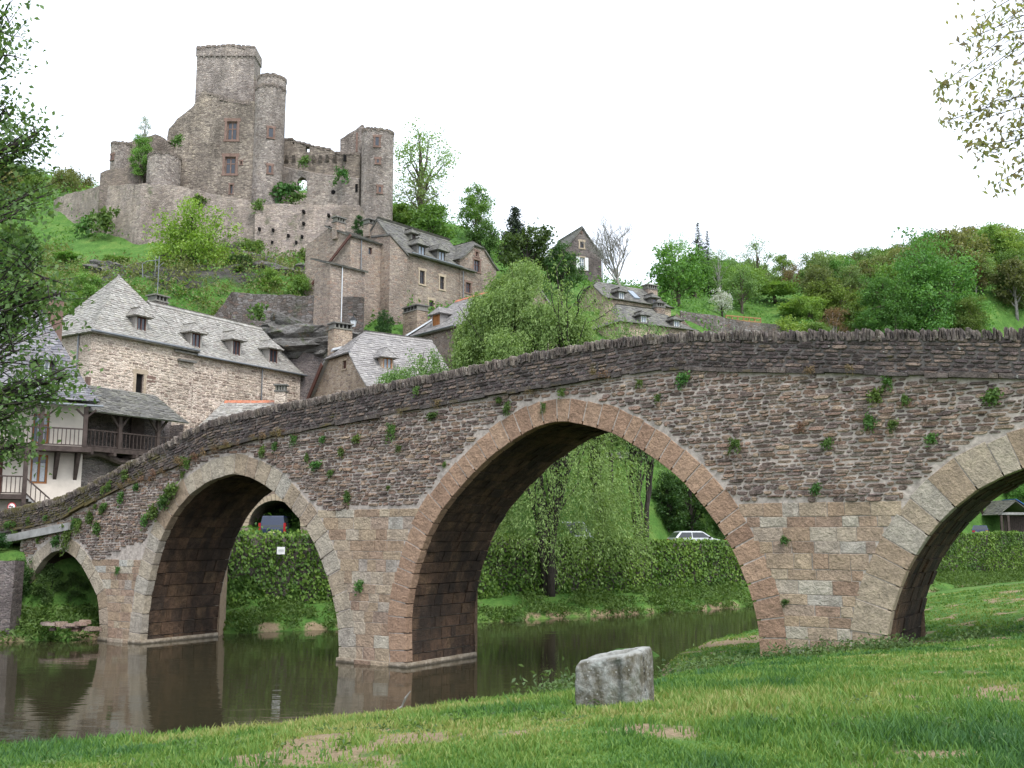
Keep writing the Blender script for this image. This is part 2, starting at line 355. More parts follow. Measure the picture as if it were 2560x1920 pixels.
gx = np.concatenate([np.linspace(-320,-62,26), np.arange(-58,-13,1.5), np.arange(-12.5,17.5,0.34), np.arange(18,72,1.5), np.linspace(75,320,26)])
gy = np.concatenate([np.arange(-80,3,5.0), np.arange(4,49,0.36), np.arange(49.3,132,0.85), np.arange(134,300,4.0), np.arange(305,680,18.0)])
X, Y = np.meshgrid(gx, gy)
Z = land(X, Y)
ny_, nx_ = X.shape
idx = np.arange(nx_*ny_).reshape(ny_, nx_)
Fq = np.stack([idx[:-1,:-1].ravel(), idx[:-1,1:].ravel(), idx[1:,1:].ravel(), idx[1:,:-1].ravel()], 1)
shore = np.maximum(1-np.abs(Z-0.15)/0.28, 0) * (Z < 1.4)
so = np.maximum(np.where(Y < 50, soil(X, Y), 0), np.clip(shore*1.6, 0, 1)*sstep(0.35, 0.55, fbm(X*0.8, Y*0.8, 31))) * (1-np.exp(-(((X-4.7)/2.2)**2+((Y-41.3)/1.4)**2)))
gzx = np.gradient(Z, axis=1)/np.maximum(np.gradient(X, axis=1), 1e-3); gzy = np.gradient(Z, axis=0)/np.maximum(np.gradient(Y, axis=0), 1e-3)
rk = sstep(1.1, 1.7, np.hypot(gzx, gzy)) * (d_far(X, Y) > 16) * (X < 12)
for u, v, d, r in ((320,610,90,7),(620,770,83,9),(570,580,99,8),(500,600,95,7),(260,610,90,7),(420,620,89,7),(660,590,98,6),(350,590,94,5)):
    p = P22(u, v, d); rk = np.maximum(rk, np.exp(-(((X-p[0])/r)**2 + ((Y-p[1])/(r*0.8))**2)*1.5)*(0.6+0.9*(fbm(X*0.3, Y*0.3, 41)-0.4)*2))
Z = Z + rk*(fbm(X*0.55, Y*0.55, 51, 5)-0.5)*4.5
t = NT('ground'); co = t.coords()
n1 = t.noise(co, 0.55, 6, 0.7); n2 = t.noise(co, 5.0, 5, 0.7); n3 = t.noise(co, 30.0, 4, 0.7)
gcol = t.ramp(n1, [(0.3,(0.05,0.11,0.022)),(0.48,(0.075,0.16,0.034)),(0.62,(0.115,0.195,0.045)),(0.75,(0.18,0.205,0.07))])
gcol = t.mix(1.0, gcol, t.ramp(n2, [(0.25,(0.6,0.62,0.6)),(0.5,(1,1,1)),(0.8,(1.35,1.3,1.2))]), 'MULTIPLY')
scol = t.ramp(t.math('ADD', t.math('MULTIPLY', n3, 0.6), t.math('MULTIPLY', n2, 0.4)), [(0.3,(0.15,0.11,0.065)),(0.5,(0.26,0.195,0.12)),(0.7,(0.36,0.28,0.18))])
rv = t.noise(t.coords((0.35,0.35,1.6), rot=(0.15,0.35,0)), 1.1, 7, 0.75)
rcol = t.ramp(rv, [(0.3,(0.03,0.028,0.026)),(0.48,(0.075,0.07,0.062)),(0.6,(0.12,0.11,0.1)),(0.72,(0.07,0.085,0.03))])
fs = t.n('Attribute', attribute_name='soil').outputs['Fac']; fr = t.n('Attribute', attribute_name='rock').outputs['Fac']
fs = t.remap(t.math('ADD', fs, t.math('MULTIPLY', t.math('SUBTRACT', n2, 0.5), 0.8)), 0.35, 0.65)
fr = t.remap(t.math('ADD', fr, t.math('MULTIPLY', t.math('SUBTRACT', n1, 0.5), 1.2)), 0.4, 0.6)
gcol = t.mix(fs, gcol, scol); gcol = t.mix(fr, gcol, rcol)
hh = t.math('ADD', t.math('ADD', t.math('MULTIPLY', n2, 0.7), t.math('MULTIPLY', n3, 0.3)), t.math('MULTIPLY', t.math('MULTIPLY', rv, fr), 6.0))
M['ground'] = t.out(gcol, 0.97, t.bump(hh, 0.8, 0.12), spec=0.1)
ground = link('ground', mesh_np('ground', np.stack([X.ravel(), Y.ravel(), Z.ravel()], 1), Fq, M['ground'], attrs={'soil': so.ravel(), 'rock': rk.ravel()}, smooth=True))
tag(ground, 'grassy river banks and hillside', kind='structure')

t = NT('river_water'); co = t.coords((0.35,1.0,1.0))
w1 = t.noise(co, 1.3, 3, 0.5, 0.6); w2 = t.noise(t.coords((0.6,1.5,1)), 6.0, 2, 0.5)
hgt = t.math('ADD', w1, t.math('MULTIPLY', w2, 0.12))
M['water'] = t.out((0.03,0.026,0.014), 0.03, t.bump(hgt, 0.035, 0.25), spec=0.5); t.b.inputs['IOR'].default_value = 1.33
wx = np.concatenate([[-400], NX[1:-1], [400]])
wv = MB(); wv.add([(-400,-60,0),(400,-60,0),(400,500,0),(-400,500,0)], [(0,1,2,3)])
water = tag(wv.build('river', M['water']), 'calm brown river under the bridge', kind='structure')
# ------------------------------------------------------------------ the bridge
rng = random.Random(7)
A0 = at_z(349.5, 1609.8, 0.0); B0 = at_z(1024.0, 1670.0, 0.0)
BE = (B0 - A0)[:2]; BE /= np.linalg.norm(BE); BN = np.array((-BE[1], BE[0]))       # along the bridge / away from the camera
BW = 4.2                                                                             # width of the bridge
BRZ = math.atan2(BE[1], BE[0])
bridge = empty('stone_bridge', (B0[0], B0[1], 0), BRZ, 'old humpbacked stone bridge with four arches across the river', 'bridge')
def face(u, v):
    p = on_plane(u, v, B0, BN); return np.array(((p[:2]-B0[:2]) @ BE, p[2]))
def bworld(s, z, d=0.0): return np.array((B0[0]+BE[0]*s+BN[0]*d, B0[1]+BE[1]*s+BN[1]*d, z))
def poly(pts): return np.array([face(*p) for p in pts])
def resample(P, n, smooth=3):
    d = np.concatenate([[0], np.cumsum(np.linalg.norm(np.diff(P, axis=0), axis=1))])
    q = np.linspace(0, d[-1], n); R = np.stack([np.interp(q, d, P[:,0]), np.interp(q, d, P[:,1])], 1)
    for _ in range(smooth): R[1:-1] = 0.25*R[:-2] + 0.5*R[1:-1] + 0.25*R[2:]
    return R
top_l = poly([(-300,1330),(0,1275),(60,1262),(148,1241),(237,1201),(316,1157),(420,1102),(480,1068),(560,1038),(717,1004),(845,981),(984,951),(1140,920),(1273,891),(1389,868),(1504,848),(1620,835),(1736,826),(1852,825),(2083,823),(2315,820),(2560,818),(2900,822),(3400,860)])
str_l = poly([(-300,1385),(0,1330),(80,1318),(150,1300),(230,1258),(316,1216),(445,1164),(524,1125),(610,1108),(700,1085),(893,1049),(1037,1022),(1134,1003),(1279,979),(1400,963),(1525,942),(1634,924),(1724,918),(1833,924),(1977,928),(2158,934),(2375,939),(2560,946),(2900,965),(3400,1010)])
ztop = lambda s: np.interp(s, top_l[:,0], top_l[:,1])
zstr = lambda s: np.interp(s, str_l[:,0], str_l[:,1])
arch_pix = [
 [(58,1592),(62,1540),(72,1470),(94,1416.5),(119,1387),(148,1372),(178,1382),(203,1406.6),(227.5,1451),(247,1490.6),(252,1545),(253,1604)],
 [(351,1612),(356,1560),(363,1495.6),(381,1421),(400.5,1352),(435,1283),(475,1236),(524,1201),(588.5,1181.6),(638,1196),(682,1223.6),(712,1253),(761.5,1307.7),(791,1362),(816,1426),(835.7,1495.6),(845.6,1545),(850,1600),(850.5,1658.8)],
 [(1020,1668),(1016,1600),(1016,1524),(1037.6,1422.6),(1069,1336),(1105,1273),(1158,1210),(1221,1145),(1293,1092),(1351,1061),(1410,1049),(1470,1063),(1537.6,1082),(1592,1116),(1647,1150),(1706,1198),(1753,1253),(1799,1314),(1833,1371),(1866.7,1447),(1892,1527),(1900,1578),(1904.6,1650)],
 [(2213,1616),(2218,1570),(2232,1516),(2264,1429),(2308,1353),(2362,1288),(2432.6,1228.5),(2497.7,1193),(2560,1169)]]
arches = [poly(p) for p in arch_pix]
a3 = arches[3]; sm = a3[-1,0] + 1.35                                                  # mirror the last arch about its crown
crown = np.array([(sm, a3[-1,1]+0.42)])
mir = np.stack([2*sm - a3[::-1,0], a3[::-1,1]], 1); arches[3] = np.concatenate([a3, crown, mir])
RINGW = [0.62, 0.8, 0.8, 0.98]
intr, ext, nrm = [], [], []
for k, a in enumerate(arches):
    a = a.copy(); zl = -0.8 if k < 3 else 0.6
    a[0,1] = min(a[0,1], zl) if k != 2 else -0.8
    a[-1,1] = -0.8 if k < 2 else 0.5
    r = resample(a, 140, 7); tg = np.gradient(r, axis=0); tg /= np.linalg.norm(tg, axis=1)[:,None]
    n = np.stack([-tg[:,1], tg[:,0]], 1)
    intr.append(r); nrm.append(n); ext.append(r + n*RINGW[k])
def arc_at(k, q, off=0.0):
    i = np.clip(q*139, 0, 139); f = np.arange(140)
    return np.array([np.interp(i, f, intr[k][:,c] + nrm[k][:,c]*off) for c in (0,1)]).T
def side_s(k, z, right):            # where the back of the ring of arch k stands at height z
    e = ext[k]; ap = int(np.argmax(e[:,1]))
    h = e[ap:][::-1] if right else e[:ap+1]
    zz = np.maximum.accumulate(h[:,1]); return float(np.interp(z, zz + np.arange(len(zz))*1e-6, h[:,0]))
def ext_z(s):                       # height of the ring backs over s, or -9 between the arches
    z = np.full(np.shape(s), -9.0)
    for e in ext:
        ap = int(np.argmax(e[:,1]))
        l = np.interp(s, np.maximum.accumulate(e[:ap+1,0]+np.arange(ap+1)*1e-6), e[:ap+1,1], left=-9, right=99)
        rr = e[ap:]; r_ = np.interp(s, np.maximum.accumulate(rr[:,0]+np.arange(len(rr))*1e-6), rr[:,1], left=99, right=-9)
        z = np.maximum(z, np.minimum(l, r_))
    return z
S0 = ext[0][:,0].min() - 0.1; S1 = ext[3][:,0].max() + 5
# core of the walls: spandrels and piers, cut out under the arches, solid through the whole width
out = [(S0, -0.8)]
for k in range(4): out += [tuple(p) for p in (intr[k] + nrm[k]*0.10)[1:-1:2]]
out += [(S1, 0.5)]
tops = [(s, zstr(s)-0.02) for s in np.arange(S1, S0, -0.5)] + [(S0, zstr(S0)-0.02)]
outl = out + tops; n = len(outl)
mb = MB()
fr_ = [(s, -0.034, z) for s, z in outl]; bk_ = [(s, BW, z) for s, z in outl]
mb.add(fr_, [tuple(range(n))]); mb.add(bk_, [tuple(range(n))[::-1]])
mb.add(fr_+bk_, [(i, n+i, n+(i+1)%n, (i+1)%n) for i in range(n)])
core = mb.build('spandrel_wall', M['mortar'], bridge)

def stone(mb, pts, dfront, dback, bev, jit, r, m=0):
    """a stone from its outline on the wall plane: back ring, shoulder ring, worn front"""
    c = np.mean(pts, axis=0); n = len(pts); fr = []; tilt = r.uniform(-.25,.15) if jit < .0085 else 0.0
    for p in pts:
        v = p - c; L = np.linalg.norm(v); q = c + v*max(0.35, 1 - bev/max(L,1e-3))
        fr.append((q[0], dfront + r.uniform(-jit, jit) + tilt*v[1], q[1]))
    sh = [(p[0], dfront + bev*0.9 + r.uniform(-jit, jit)*0.5, p[1]) for p in pts]; bk = [(p[0], dback, p[1]) for p in pts]
    mb.add(fr + sh + bk, [tuple(range(n))] + [((i+1)%n, i, n+i, n+(i+1)%n) for i in range(n)] + [(n+(i+1)%n, n+i, 2*n+i, 2*n+(i+1)%n) for i in range(n)], m)
def rnd_quad(r, s0, s1, z0, z1, j=0.012):
    return np.array([(s0+r.uniform(-j,j), z0+r.uniform(-j,j)), (s1+r.uniform(-j,j), z0+r.uniform(-j,j)), (s1+r.uniform(-j,j), z1+r.uniform(-j,j)), (s0+r.uniform(-j,j), z1+r.uniform(-j,j))])
def flat_stone(r, s0, s1, z0, z1):   # schist: long, thin, blunt-ended
    w, h = s1-s0, z1-z0; e = min(0.2*w, 0.06); u = lambda a, b: r.uniform(a, b)
    return np.array([(s0+u(0,.3)*e, z0+u(.25,.5)*h), (s0+u(.6,1.2)*e, z0+u(0,.12)*h), (s0+w*.5+u(-.1,.1)*w, z0-u(-.02,.08)*h), (s1-u(.6,1.2)*e, z0+u(0,.14)*h),
                     (s1-u(0,.3)*e, z0+u(.45,.75)*h), (s1-u(.6,1.3)*e, z1-u(0,.16)*h), (s0+w*.5+u(-.15,.15)*w, z1-u(-.06,.1)*h), (s0+u(.5,1.2)*e, z1-u(0,.2)*h)])

# arch rings: every voussoir
ring_n = [17, 34, 46, 30]; ring_m = ['ring_tan','ring_tan','ring_red','ring_tan']
ring_names = ['low left arch ring','left arch ring','main arch ring','right arch ring']
for k in range(4):
    ringo = empty('arch_ring', (0,0,0)); ringo.parent = bridge
    q = [0.0]
    r = random.Random(100+k)
    for i in range(ring_n[k]): q.append(q[-1] + r.uniform(0.72, 1.3))
    q = np.array(q)/q[-1]
    for i in range(ring_n[k]):
        g = 0.0010
        wv_ = RINGW[k]*r.uniform(0.93, 1.07)
        a, b = arc_at(k, q[i]+g, -0.015), arc_at(k, q[i+1]-g, -0.015)
        c, d = arc_at(k, q[i+1]-g*0.6, wv_), arc_at(k, q[i]+g*0.6, wv_*r.uniform(0.97,1.03))
        if max(a[1], b[1]) < 0.0: continue
        m_ = MB(); mid1 = (a+b)/2; stone(m_, np.array([a, mid1+(r.uniform(-.008,.008),)*2, b, c, (c+d)/2+r.uniform(-.01,.02), d]), -0.056+r.uniform(-.008,.008), 0.3, 0.016, 0.0086, r)
        m_.build('voussoir', M[ring_m[k]], ringo)
    # ring on the far side as one plain band, and the vault between
    mbk = MB()
    for i in range(0, 138, 3):
        a, b = (intr[k]+nrm[k]*.05)[i], (intr[k]+nrm[k]*.05)[i+3 if i+3 < 140 else 139]; c, d = ext[k][min(i+3,139)], ext[k][i]
        mbk.hexa([(a[0],BW+0.05,a[1]),(b[0],BW+0.05,b[1]),(c[0],BW+0.05,c[1]),(d[0],BW+0.05,d[1])], [(a[0],BW-0.2,a[1]),(b[0],BW-0.2,b[1]),(c[0],BW-0.2,c[1]),(d[0],BW-0.2,d[1])])
    tag(mbk.build('far_ring', M[ring_m[k]], ringo), kind='stuff')
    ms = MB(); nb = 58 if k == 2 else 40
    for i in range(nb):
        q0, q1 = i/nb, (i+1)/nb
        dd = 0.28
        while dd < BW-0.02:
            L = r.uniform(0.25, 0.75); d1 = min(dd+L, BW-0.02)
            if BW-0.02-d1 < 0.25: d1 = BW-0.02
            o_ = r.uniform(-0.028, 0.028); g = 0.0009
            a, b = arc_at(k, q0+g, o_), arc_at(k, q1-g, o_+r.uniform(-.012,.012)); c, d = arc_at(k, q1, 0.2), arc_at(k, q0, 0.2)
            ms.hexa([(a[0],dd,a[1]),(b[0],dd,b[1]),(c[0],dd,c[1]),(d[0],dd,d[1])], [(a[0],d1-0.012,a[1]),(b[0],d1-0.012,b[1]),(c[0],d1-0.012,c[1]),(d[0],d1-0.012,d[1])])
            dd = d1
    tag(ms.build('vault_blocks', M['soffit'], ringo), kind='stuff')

# squared blocks of the piers
def zash(s): return np.interp(s, [ext[0][:,0].max()-1, ext[0][:,0].max()+1.5, 0-2.5, 9, 16, 30], [3.6, 4.35, 5.75, 5.85, 5.65, 5.6])
blocks = empty('ashlar_piers', (0,0,0)); blocks.parent = bridge
r = random.Random(31)
for k, zb in ((0,-0.35),(1,-0.35),(2,0.55)):
    z = zb; first = True
    while True:
        h = r.choice((0.3,0.34,0.4,0.45)) if not first else 0.5
        sl, sr = side_s(k, z+h/2, True), side_s(k+1, z+h/2, False)
        if z + h > zash((sl+sr)/2)+0.12 or sr - sl < 0.3: break
        s = sl - 0.02; proud = 0.05 if first else 0.0
        while s < sr - 0.05:
            L = r.uniform(0.38, 0.98)*(1.25 if first else 1); e = min(s+L, sr+0.02)
            if sr - e < 0.24: e = sr + 0.02
            m_ = MB(); g = 0.008; q = rnd_quad(r, s+g, e-g, z+g, z+h-g, 0.01)
            q = np.array([q[0], (q[0]+q[1])/2+(0,r.uniform(-.012,.006)), q[1], q[2], (q[2]+q[3])/2+(0,r.uniform(-.006,.012)), q[3]])
            stone(m_, q, -0.054-proud+r.uniform(-.009,.007), 0.25, 0.016, 0.0086, r)
            m_.build('ashlar_block', M['ashlar'], blocks); s = e
        z += h; first = False
# upstream noses of the piers and their footings
for k, sc in ((0, 1.0), (1, 1.0), (2, 0.8)):
    sl, sr = intr[k][-8,0], intr[k+1][8,0]
    m_ = MB()
    c = (sl+sr)/2
    b = [(sl-0.12,BW-0.02,-1.0),(sr+0.12,BW-0.02,-1.0),(c+0.35,BW+1.4*sc,-1.0),(c-0.35,BW+1.4*sc,-1.0)]
    t_ = [(p[0],p[1],3.6) for p in b]
    m_.hexa(b, t_)
    m_.build('pier_nose', M['ashlar'], bridge)
    m_ = MB(); m_.hexa([(sl-0.16,-0.14,-1.0),(sr+0.16,-0.14,-1.0),(sr+0.16,BW-0.04,-1.0),(sl-0.16,BW-0.04,-1.0)], [(sl-0.10,-0.09,0.16),(sr+0.10,-0.09,0.16),(sr+0.10,BW-0.04,0.18),(sl-0.10,BW-0.04,0.18)])
    m_.build('pier_footing', M['footing'], bridge)

# rubble of the spandrels
r = random.Random(55); cand = []
z = 2.9
while z < 11:
    h = r.uniform(0.05, 0.14); s = S0 + r.uniform(0, 0.3)
    while s < S1:
        w = r.uniform(0.16, 0.52) if r.random() < 0.8 else r.uniform(0.1, 0.24)
        hh_ = h*r.uniform(0.7, 1.08); zz = z + 0.012*s + 0.05*math.sin(s*0.8+z*2) + r.uniform(-.02,.02)
        cand.append((s, s+w, zz, zz+hh_)); s += w + r.uniform(0.004, 0.026)
    z += h*0.99 + r.uniform(0.006, 0.02)
C_ = np.array(cand); sc_ = np.stack([C_[:,0], (C_[:,0]+C_[:,1])/2, C_[:,1]], 1)
okz = np.ones(len(C_), bool)
for j in range(3):
    okz &= (C_[:,2] > ext_z(sc_[:,j]) + 0.03) & (C_[:,3] < zstr(sc_[:,j]) - 0.05) & (C_[:,2] > zash(sc_[:,j]) - 0.1)
C_ = C_[okz]
vis = (C_[:,1]-C_[:,0])*(C_[:,3]-C_[:,2]) / ((B0[1] + BE[1]*C_[:,0])**2)
uu = (B0[0]+BE[0]*C_[:,0])/(B0[1]+BE[1]*C_[:,0]); vis = np.where(np.abs(uu) < 0.5, vis, 0)
big = set(np.argsort(-vis)[:300])
rub = MB(); rubo = empty('rubble_masonry', (0,0,0)); rubo.parent = bridge
for i, (s0, s1, z0, z1) in enumerate(C_):
    m_ = MB() if i in big else rub
    stone(m_, flat_stone(r, s0, s1, z0, z1), -0.072+r.uniform(-.042,.03), 0.05, 0.018, 0.008, r)
    if i in big: m_.build('rubble_stone', M['rubble'], rubo)
tag(rub.build('small_rubble', M['rubble'], rubo), kind='stuff')

# string course: a ledge of long slabs
ledge = empty('string_course', (0,0,0)); ledge.parent = bridge
s = S0 - 0.5; r = random.Random(77)
while s < S1:
    L = r.uniform(0.3, 1.25); e = s + L - 0.02
    pr = r.uniform(0.12, 0.27); th = r.uniform(0.08, 0.16); dz = r.uniform(-.045,.045)
    za, zb_ = zstr(s)+dz, zstr(e)+dz+r.uniform(-.02,.02)
    m_ = MB(); m_.hexa([(s,-pr,za-th*.5),(e,-pr+r.uniform(-.03,.03),zb_-th*.5),(e,0.3,zb_-th*.5),(s,0.3,za-th*.5)],
                       [(s,-pr+.02,za+th*.5),(e,-pr+.02,zb_+th*.5),(e,0.3,zb_+th*.5),(s,0.3,za+th*.5)])
    m_.build('ledge_slab', M['ledge'], ledge); s += L
# parapets (core, stones, coping) and the roadway between them
PT = 0.42
SL0 = -42.0
def band(s0, s1, d0, d1, zb, zt, m, name, step=0.5):
    mb = MB(); ss = np.arange(s0, s1, step)
    for a, b in zip(ss[:-1], ss[1:]):
        mb.add([(a,d0,zb(a)),(b,d0,zb(b)),(b,d0,zt(b)),(a,d0,zt(a)),(a,d1,zb(a)),(b,d1,zb(b)),(b,d1,zt(b)),(a,d1,zt(a))], [(0,1,2,3),(5,4,7,6),(3,2,6,7),(4,5,1,0)])
    return mb.build(name, m, bridge)
COPE = 0.3
band(SL0, S1, 0.03, PT, lambda s: zstr(s)-0.05, lambda s: ztop(s)-COPE+0.04, M['mortar_dark'], 'parapet_core')
band(SL0, S1, BW-PT, BW, lambda s: zstr(s)-0.05, lambda s: ztop(s)-0.04, M['parapet'], 'far_parapet')
band(SL0, S1, PT, BW-PT, lambda s: zstr(s)-0.4, lambda s: zstr(s)+0.06, M['concrete'], 'roadway')
par = empty('parapet_masonry', (0,0,0)); par.parent = bridge
r = random.Random(91); cand = []
v = 0.06
while v < 1.5:
    h = r.uniform(0.055, 0.13); s = SL0 + r.uniform(0,.3)
    while s < S1-0.6:
        w = r.uniform(0.16, 0.55)
        if zstr(s)+v+h < ztop(s)-COPE+0.05: cand.append((s, s+w, zstr(s+w/2)+v, zstr(s+w/2)+v+h*r.uniform(.75,1.05), (zstr(s+w)-zstr(s))/w))
        s += w + r.uniform(0.01, 0.04)
    v += h + r.uniform(0.008, 0.022)
C_ = np.array(cand); vis = (C_[:,1]-C_[:,0])*(C_[:,3]-C_[:,2]) / ((B0[1] + BE[1]*C_[:,0])**2)
uu = (B0[0]+BE[0]*C_[:,0])/(B0[1]+BE[1]*C_[:,0]); vis = np.where(np.abs(uu) < 0.5, vis, 0)
big = set(np.argsort(-vis)[:300]); rub = MB()
for i, (s0, s1, z0, z1, sl) in enumerate(C_):
    m_ = MB() if i in big else rub
    q = flat_stone(r, s0, s1, z0, z1); q[:,1] += (q[:,0]-(s0+s1)/2)*sl
    stone(m_, q, -0.01+r.uniform(-.035,.025), 0.06, 0.022, 0.008, r)
    if i in big: m_.build('parapet_stone', M['parapet'], par)
tag(rub.build('small_parapet_stones', M['parapet'], par), kind='stuff')
# coping: slates set on edge
cope = empty('coping', (0,0,0)); cope.parent = bridge
s = S1 - 1; r = random.Random(17); cnt = 0; rest = MB()
sR = face(2570, 820)[0]
while s > SL0:
    w = r.uniform(0.055, 0.14); lean = r.uniform(.02,.3)
    zb_, zt_ = ztop(s)-COPE-r.uniform(0,.08), ztop(s)+r.uniform(-.05,.035)-.03*math.sin(s*1.7)**2
    sl = (ztop(s+.3)-ztop(s-.3))/.6
    d0 = -0.06+r.uniform(-.06,.05); d1 = PT+0.05
    vis_ = s < sR
    m_ = MB() if (vis_ and cnt < 300) else rest
    o_ = -lean*COPE - sl*0.12
    fr = [(s,d0+.02,zb_),(s+w-.012,d0+.02,zb_+r.uniform(-.02,.02)),(s+w-.012+o_*.6,d0-.01,zt_-.13),(s+w*.9+o_*.9,d0+.03,zt_-.035),(s+w*.45+o_,d0+.08,zt_),(s+w*.12+o_*.9,d0+.03,zt_-.03),(s+.01+o_*.6,d0+.0,zt_-.11)]
    bk = [(p[0],d1,p[2]) for p in fr]
    m_.hexa(bk[::-1], fr[::-1])
    if vis_ and cnt < 300: m_.build('coping_slate', M['coping'], cope)
    if vis_: cnt += 1
    s -= w + 0.004
tag(rest.build('other_coping_slates', M['coping'], cope), kind='stuff')
# flat slab and beam of the left end
mb = MB()
SLB = face(185, 1300)[0]; q0_, q1_ = face(0, 1344), face(185, 1306); zsl = lambda s: q0_[1]+(q1_[1]-q0_[1])*(s-q0_[0])/(q1_[0]-q0_[0])
for a in np.arange(SL0, SLB, 0.5):
    b = min(a+0.5, SLB)
    mb.hexa([(a,-.3,zsl(a)-.36),(b,-.3,zsl(b)-.36),(b,BW,zsl(b)-.36),(a,BW,zsl(a)-.36)], [(a,-.3,zsl(a)),(b,-.3,zsl(b)),(b,BW,zsl(b)),(a,BW,zsl(a))])
mb.build('end_slab', M['concrete'], bridge)
# ------------------------------------------------------------------ buildings
M['castle'] = wall_mat('castle_rubble', [(0.182,0.152,0.135),(0.31,0.263,0.232),(0.408,0.352,0.309),(0.263,0.223,0.201),(0.482,0.41,0.349),(0.227,0.179,0.152)], (0.4,0.348,0.309), 2.6, 2.2, 0.06, 1.0, stain=(0.136,0.116,0.0988), stain_lo=0.48, stain_hi=0.68) if True else wall_mat('x', [(0.239,0.186,0.153),(0.352,0.276,0.229),(0.423,0.332,0.264),(0.296,0.236,0.201),(0.479,0.387,0.305),(0.324,0.236,0.18)], (0.423,0.352,0.292), 2.6, 2.2, 0.06, 0.8, stain=(0.141,0.118,0.0978), stain_lo=0.5, stain_hi=0.72)
M['castle_mid'] = wall_mat('castle_stained_rubble', [(0.15,0.125,0.105),(0.27,0.225,0.185),(0.38,0.32,0.26),(0.22,0.18,0.15),(0.45,0.38,0.3),(0.2,0.155,0.125)], (0.36,0.3,0.25), 2.6, 2.2, 0.06, 1.0, stain=(0.1,0.085,0.07), stain_lo=0.45, stain_hi=0.66)
M['castle_dark'] = wall_mat('castle_dark_rubble', [(0.134,0.112,0.0963),(0.214,0.171,0.149),(0.267,0.217,0.18),(0.174,0.144,0.122)], (0.241,0.204,0.167), 2.6, 2.2, 0.06, 0.9, stain=(0.0668,0.0591,0.0515), green=(0.0802,0.105,0.0322))
M['rampart'] = wall_mat('rampart_rubble', [(0.226,0.186,0.16),(0.339,0.272,0.235),(0.424,0.344,0.289),(0.283,0.235,0.213),(0.466,0.387,0.319)], (0.41,0.344,0.295), 2.2, 2.4, 0.06, 0.9, stain=(0.156,0.136,0.106), stain_lo=0.5, stain_hi=0.7, green=(0.106,0.129,0.0532))
M['cream'] = wall_mat('cream_rubble', [(0.446,0.362,0.301),(0.596,0.492,0.408),(0.671,0.564,0.467),(0.521,0.406,0.332),(0.328,0.246,0.212)], (0.683,0.579,0.481), 2.5, 3.4, 0.11, 0.6, stain=(0.477,0.391,0.316))
M['tan'] = wall_mat('tan_rubble', [(0.319,0.239,0.173),(0.432,0.336,0.245),(0.485,0.387,0.288),(0.381,0.284,0.216),(0.255,0.193,0.159)], (0.485,0.4,0.317), 2.6, 2.4, 0.06, 0.7, stain=(0.255,0.193,0.144))
M['grey_rubble'] = wall_mat('grey_brown_rubble', [(0.219,0.172,0.142),(0.322,0.255,0.207),(0.387,0.311,0.246),(0.258,0.21,0.181),(0.349,0.242,0.181)], (0.374,0.311,0.259), 2.6, 2.6, 0.06, 0.8, stain=(0.155,0.127,0.103))
M['dark_rubble'] = wall_mat('dark_rubble', [(0.116,0.097,0.0924),(0.175,0.145,0.139),(0.221,0.182,0.165),(0.14,0.121,0.119)], (0.233,0.206,0.191), 2.6, 3.0, 0.05, 0.8)
M['terrace'] = wall_mat('terrace_rubble', [(0.118,0.102,0.0944),(0.201,0.174,0.158),(0.283,0.258,0.246),(0.165,0.144,0.127),(0.236,0.168,0.139)], (0.201,0.174,0.151), 2.3, 2.2, 0.05, 1.0, stain=(0.0707,0.066,0.0568), stain_lo=0.48, stain_hi=0.7, green=(0.0707,0.0898,0.0354))
M['slate'] = slate_mat('stone_slates', [(0.23,0.216,0.194),(0.327,0.312,0.28),(0.278,0.258,0.233),(0.411,0.389,0.351),(0.256,0.228,0.206),(0.351,0.331,0.28)])
M['slate_blue'] = slate_mat('blue_slates', [(0.12,0.12,0.14),(0.18,0.175,0.19),(0.15,0.14,0.15),(0.24,0.23,0.24),(0.17,0.15,0.15)], 0.15)
M['slate_new'] = slate_mat('new_slates', [(0.218,0.204,0.197),(0.296,0.275,0.262),(0.257,0.237,0.227),(0.355,0.332,0.311),(0.237,0.218,0.205)], 0.08)
M['slate_old'] = slate_mat('old_slates', [(0.097,0.0909,0.0825),(0.155,0.146,0.132),(0.126,0.121,0.11),(0.194,0.182,0.16),(0.145,0.141,0.11)], 0.5)
M['plaster'] = plain('plaster', (0.62,0.55,0.47), 0.9, 0.15, var=0.12, scale=1.6, bump=0.2)
M['timber'] = plain('dark_timber', (0.07,0.052,0.045), 0.8, 0.2, var=0.4, scale=5)
M['timber_red'] = plain('red_brown_timber', (0.11,0.05,0.038), 0.7, 0.25, var=0.3, scale=5)
M['timber_orange'] = plain('varnished_timber', (0.33,0.14,0.05), 0.55, 0.3, var=0.25, scale=5)
M['white_paint'] = plain('white_paint', (0.75,0.75,0.73), 0.5, 0.3, var=0.06)
M['zinc'] = plain('zinc', (0.2,0.21,0.22), 0.45, 0.4, metal=0.5, var=0.15)
M['zinc_pale'] = plain('pale_zinc', (0.6,0.62,0.63), 0.4, 0.4, metal=0.3, var=0.1)
M['red_stone'] = plain('dressed_red_stone', (0.19,0.125,0.1), 0.9, 0.15, var=0.3, scale=3, bump=0.3)
M['pale_stone'] = plain('dressed_pale_stone', (0.4,0.32,0.235), 0.9, 0.15, var=0.25, scale=3, bump=0.3)
M['ridge_tile'] = plain('terracotta', (0.42,0.16,0.09), 0.8, 0.2, var=0.3, scale=4)
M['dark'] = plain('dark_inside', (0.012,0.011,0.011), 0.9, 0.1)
M['curtain'] = plain('net_curtain', (0.6,0.62,0.63), 0.9, 0.1, var=0.2, scale=9)
t = NT('window_glass'); M['glass'] = t.out((0.035,0.04,0.05), 0.06, spec=0.6)
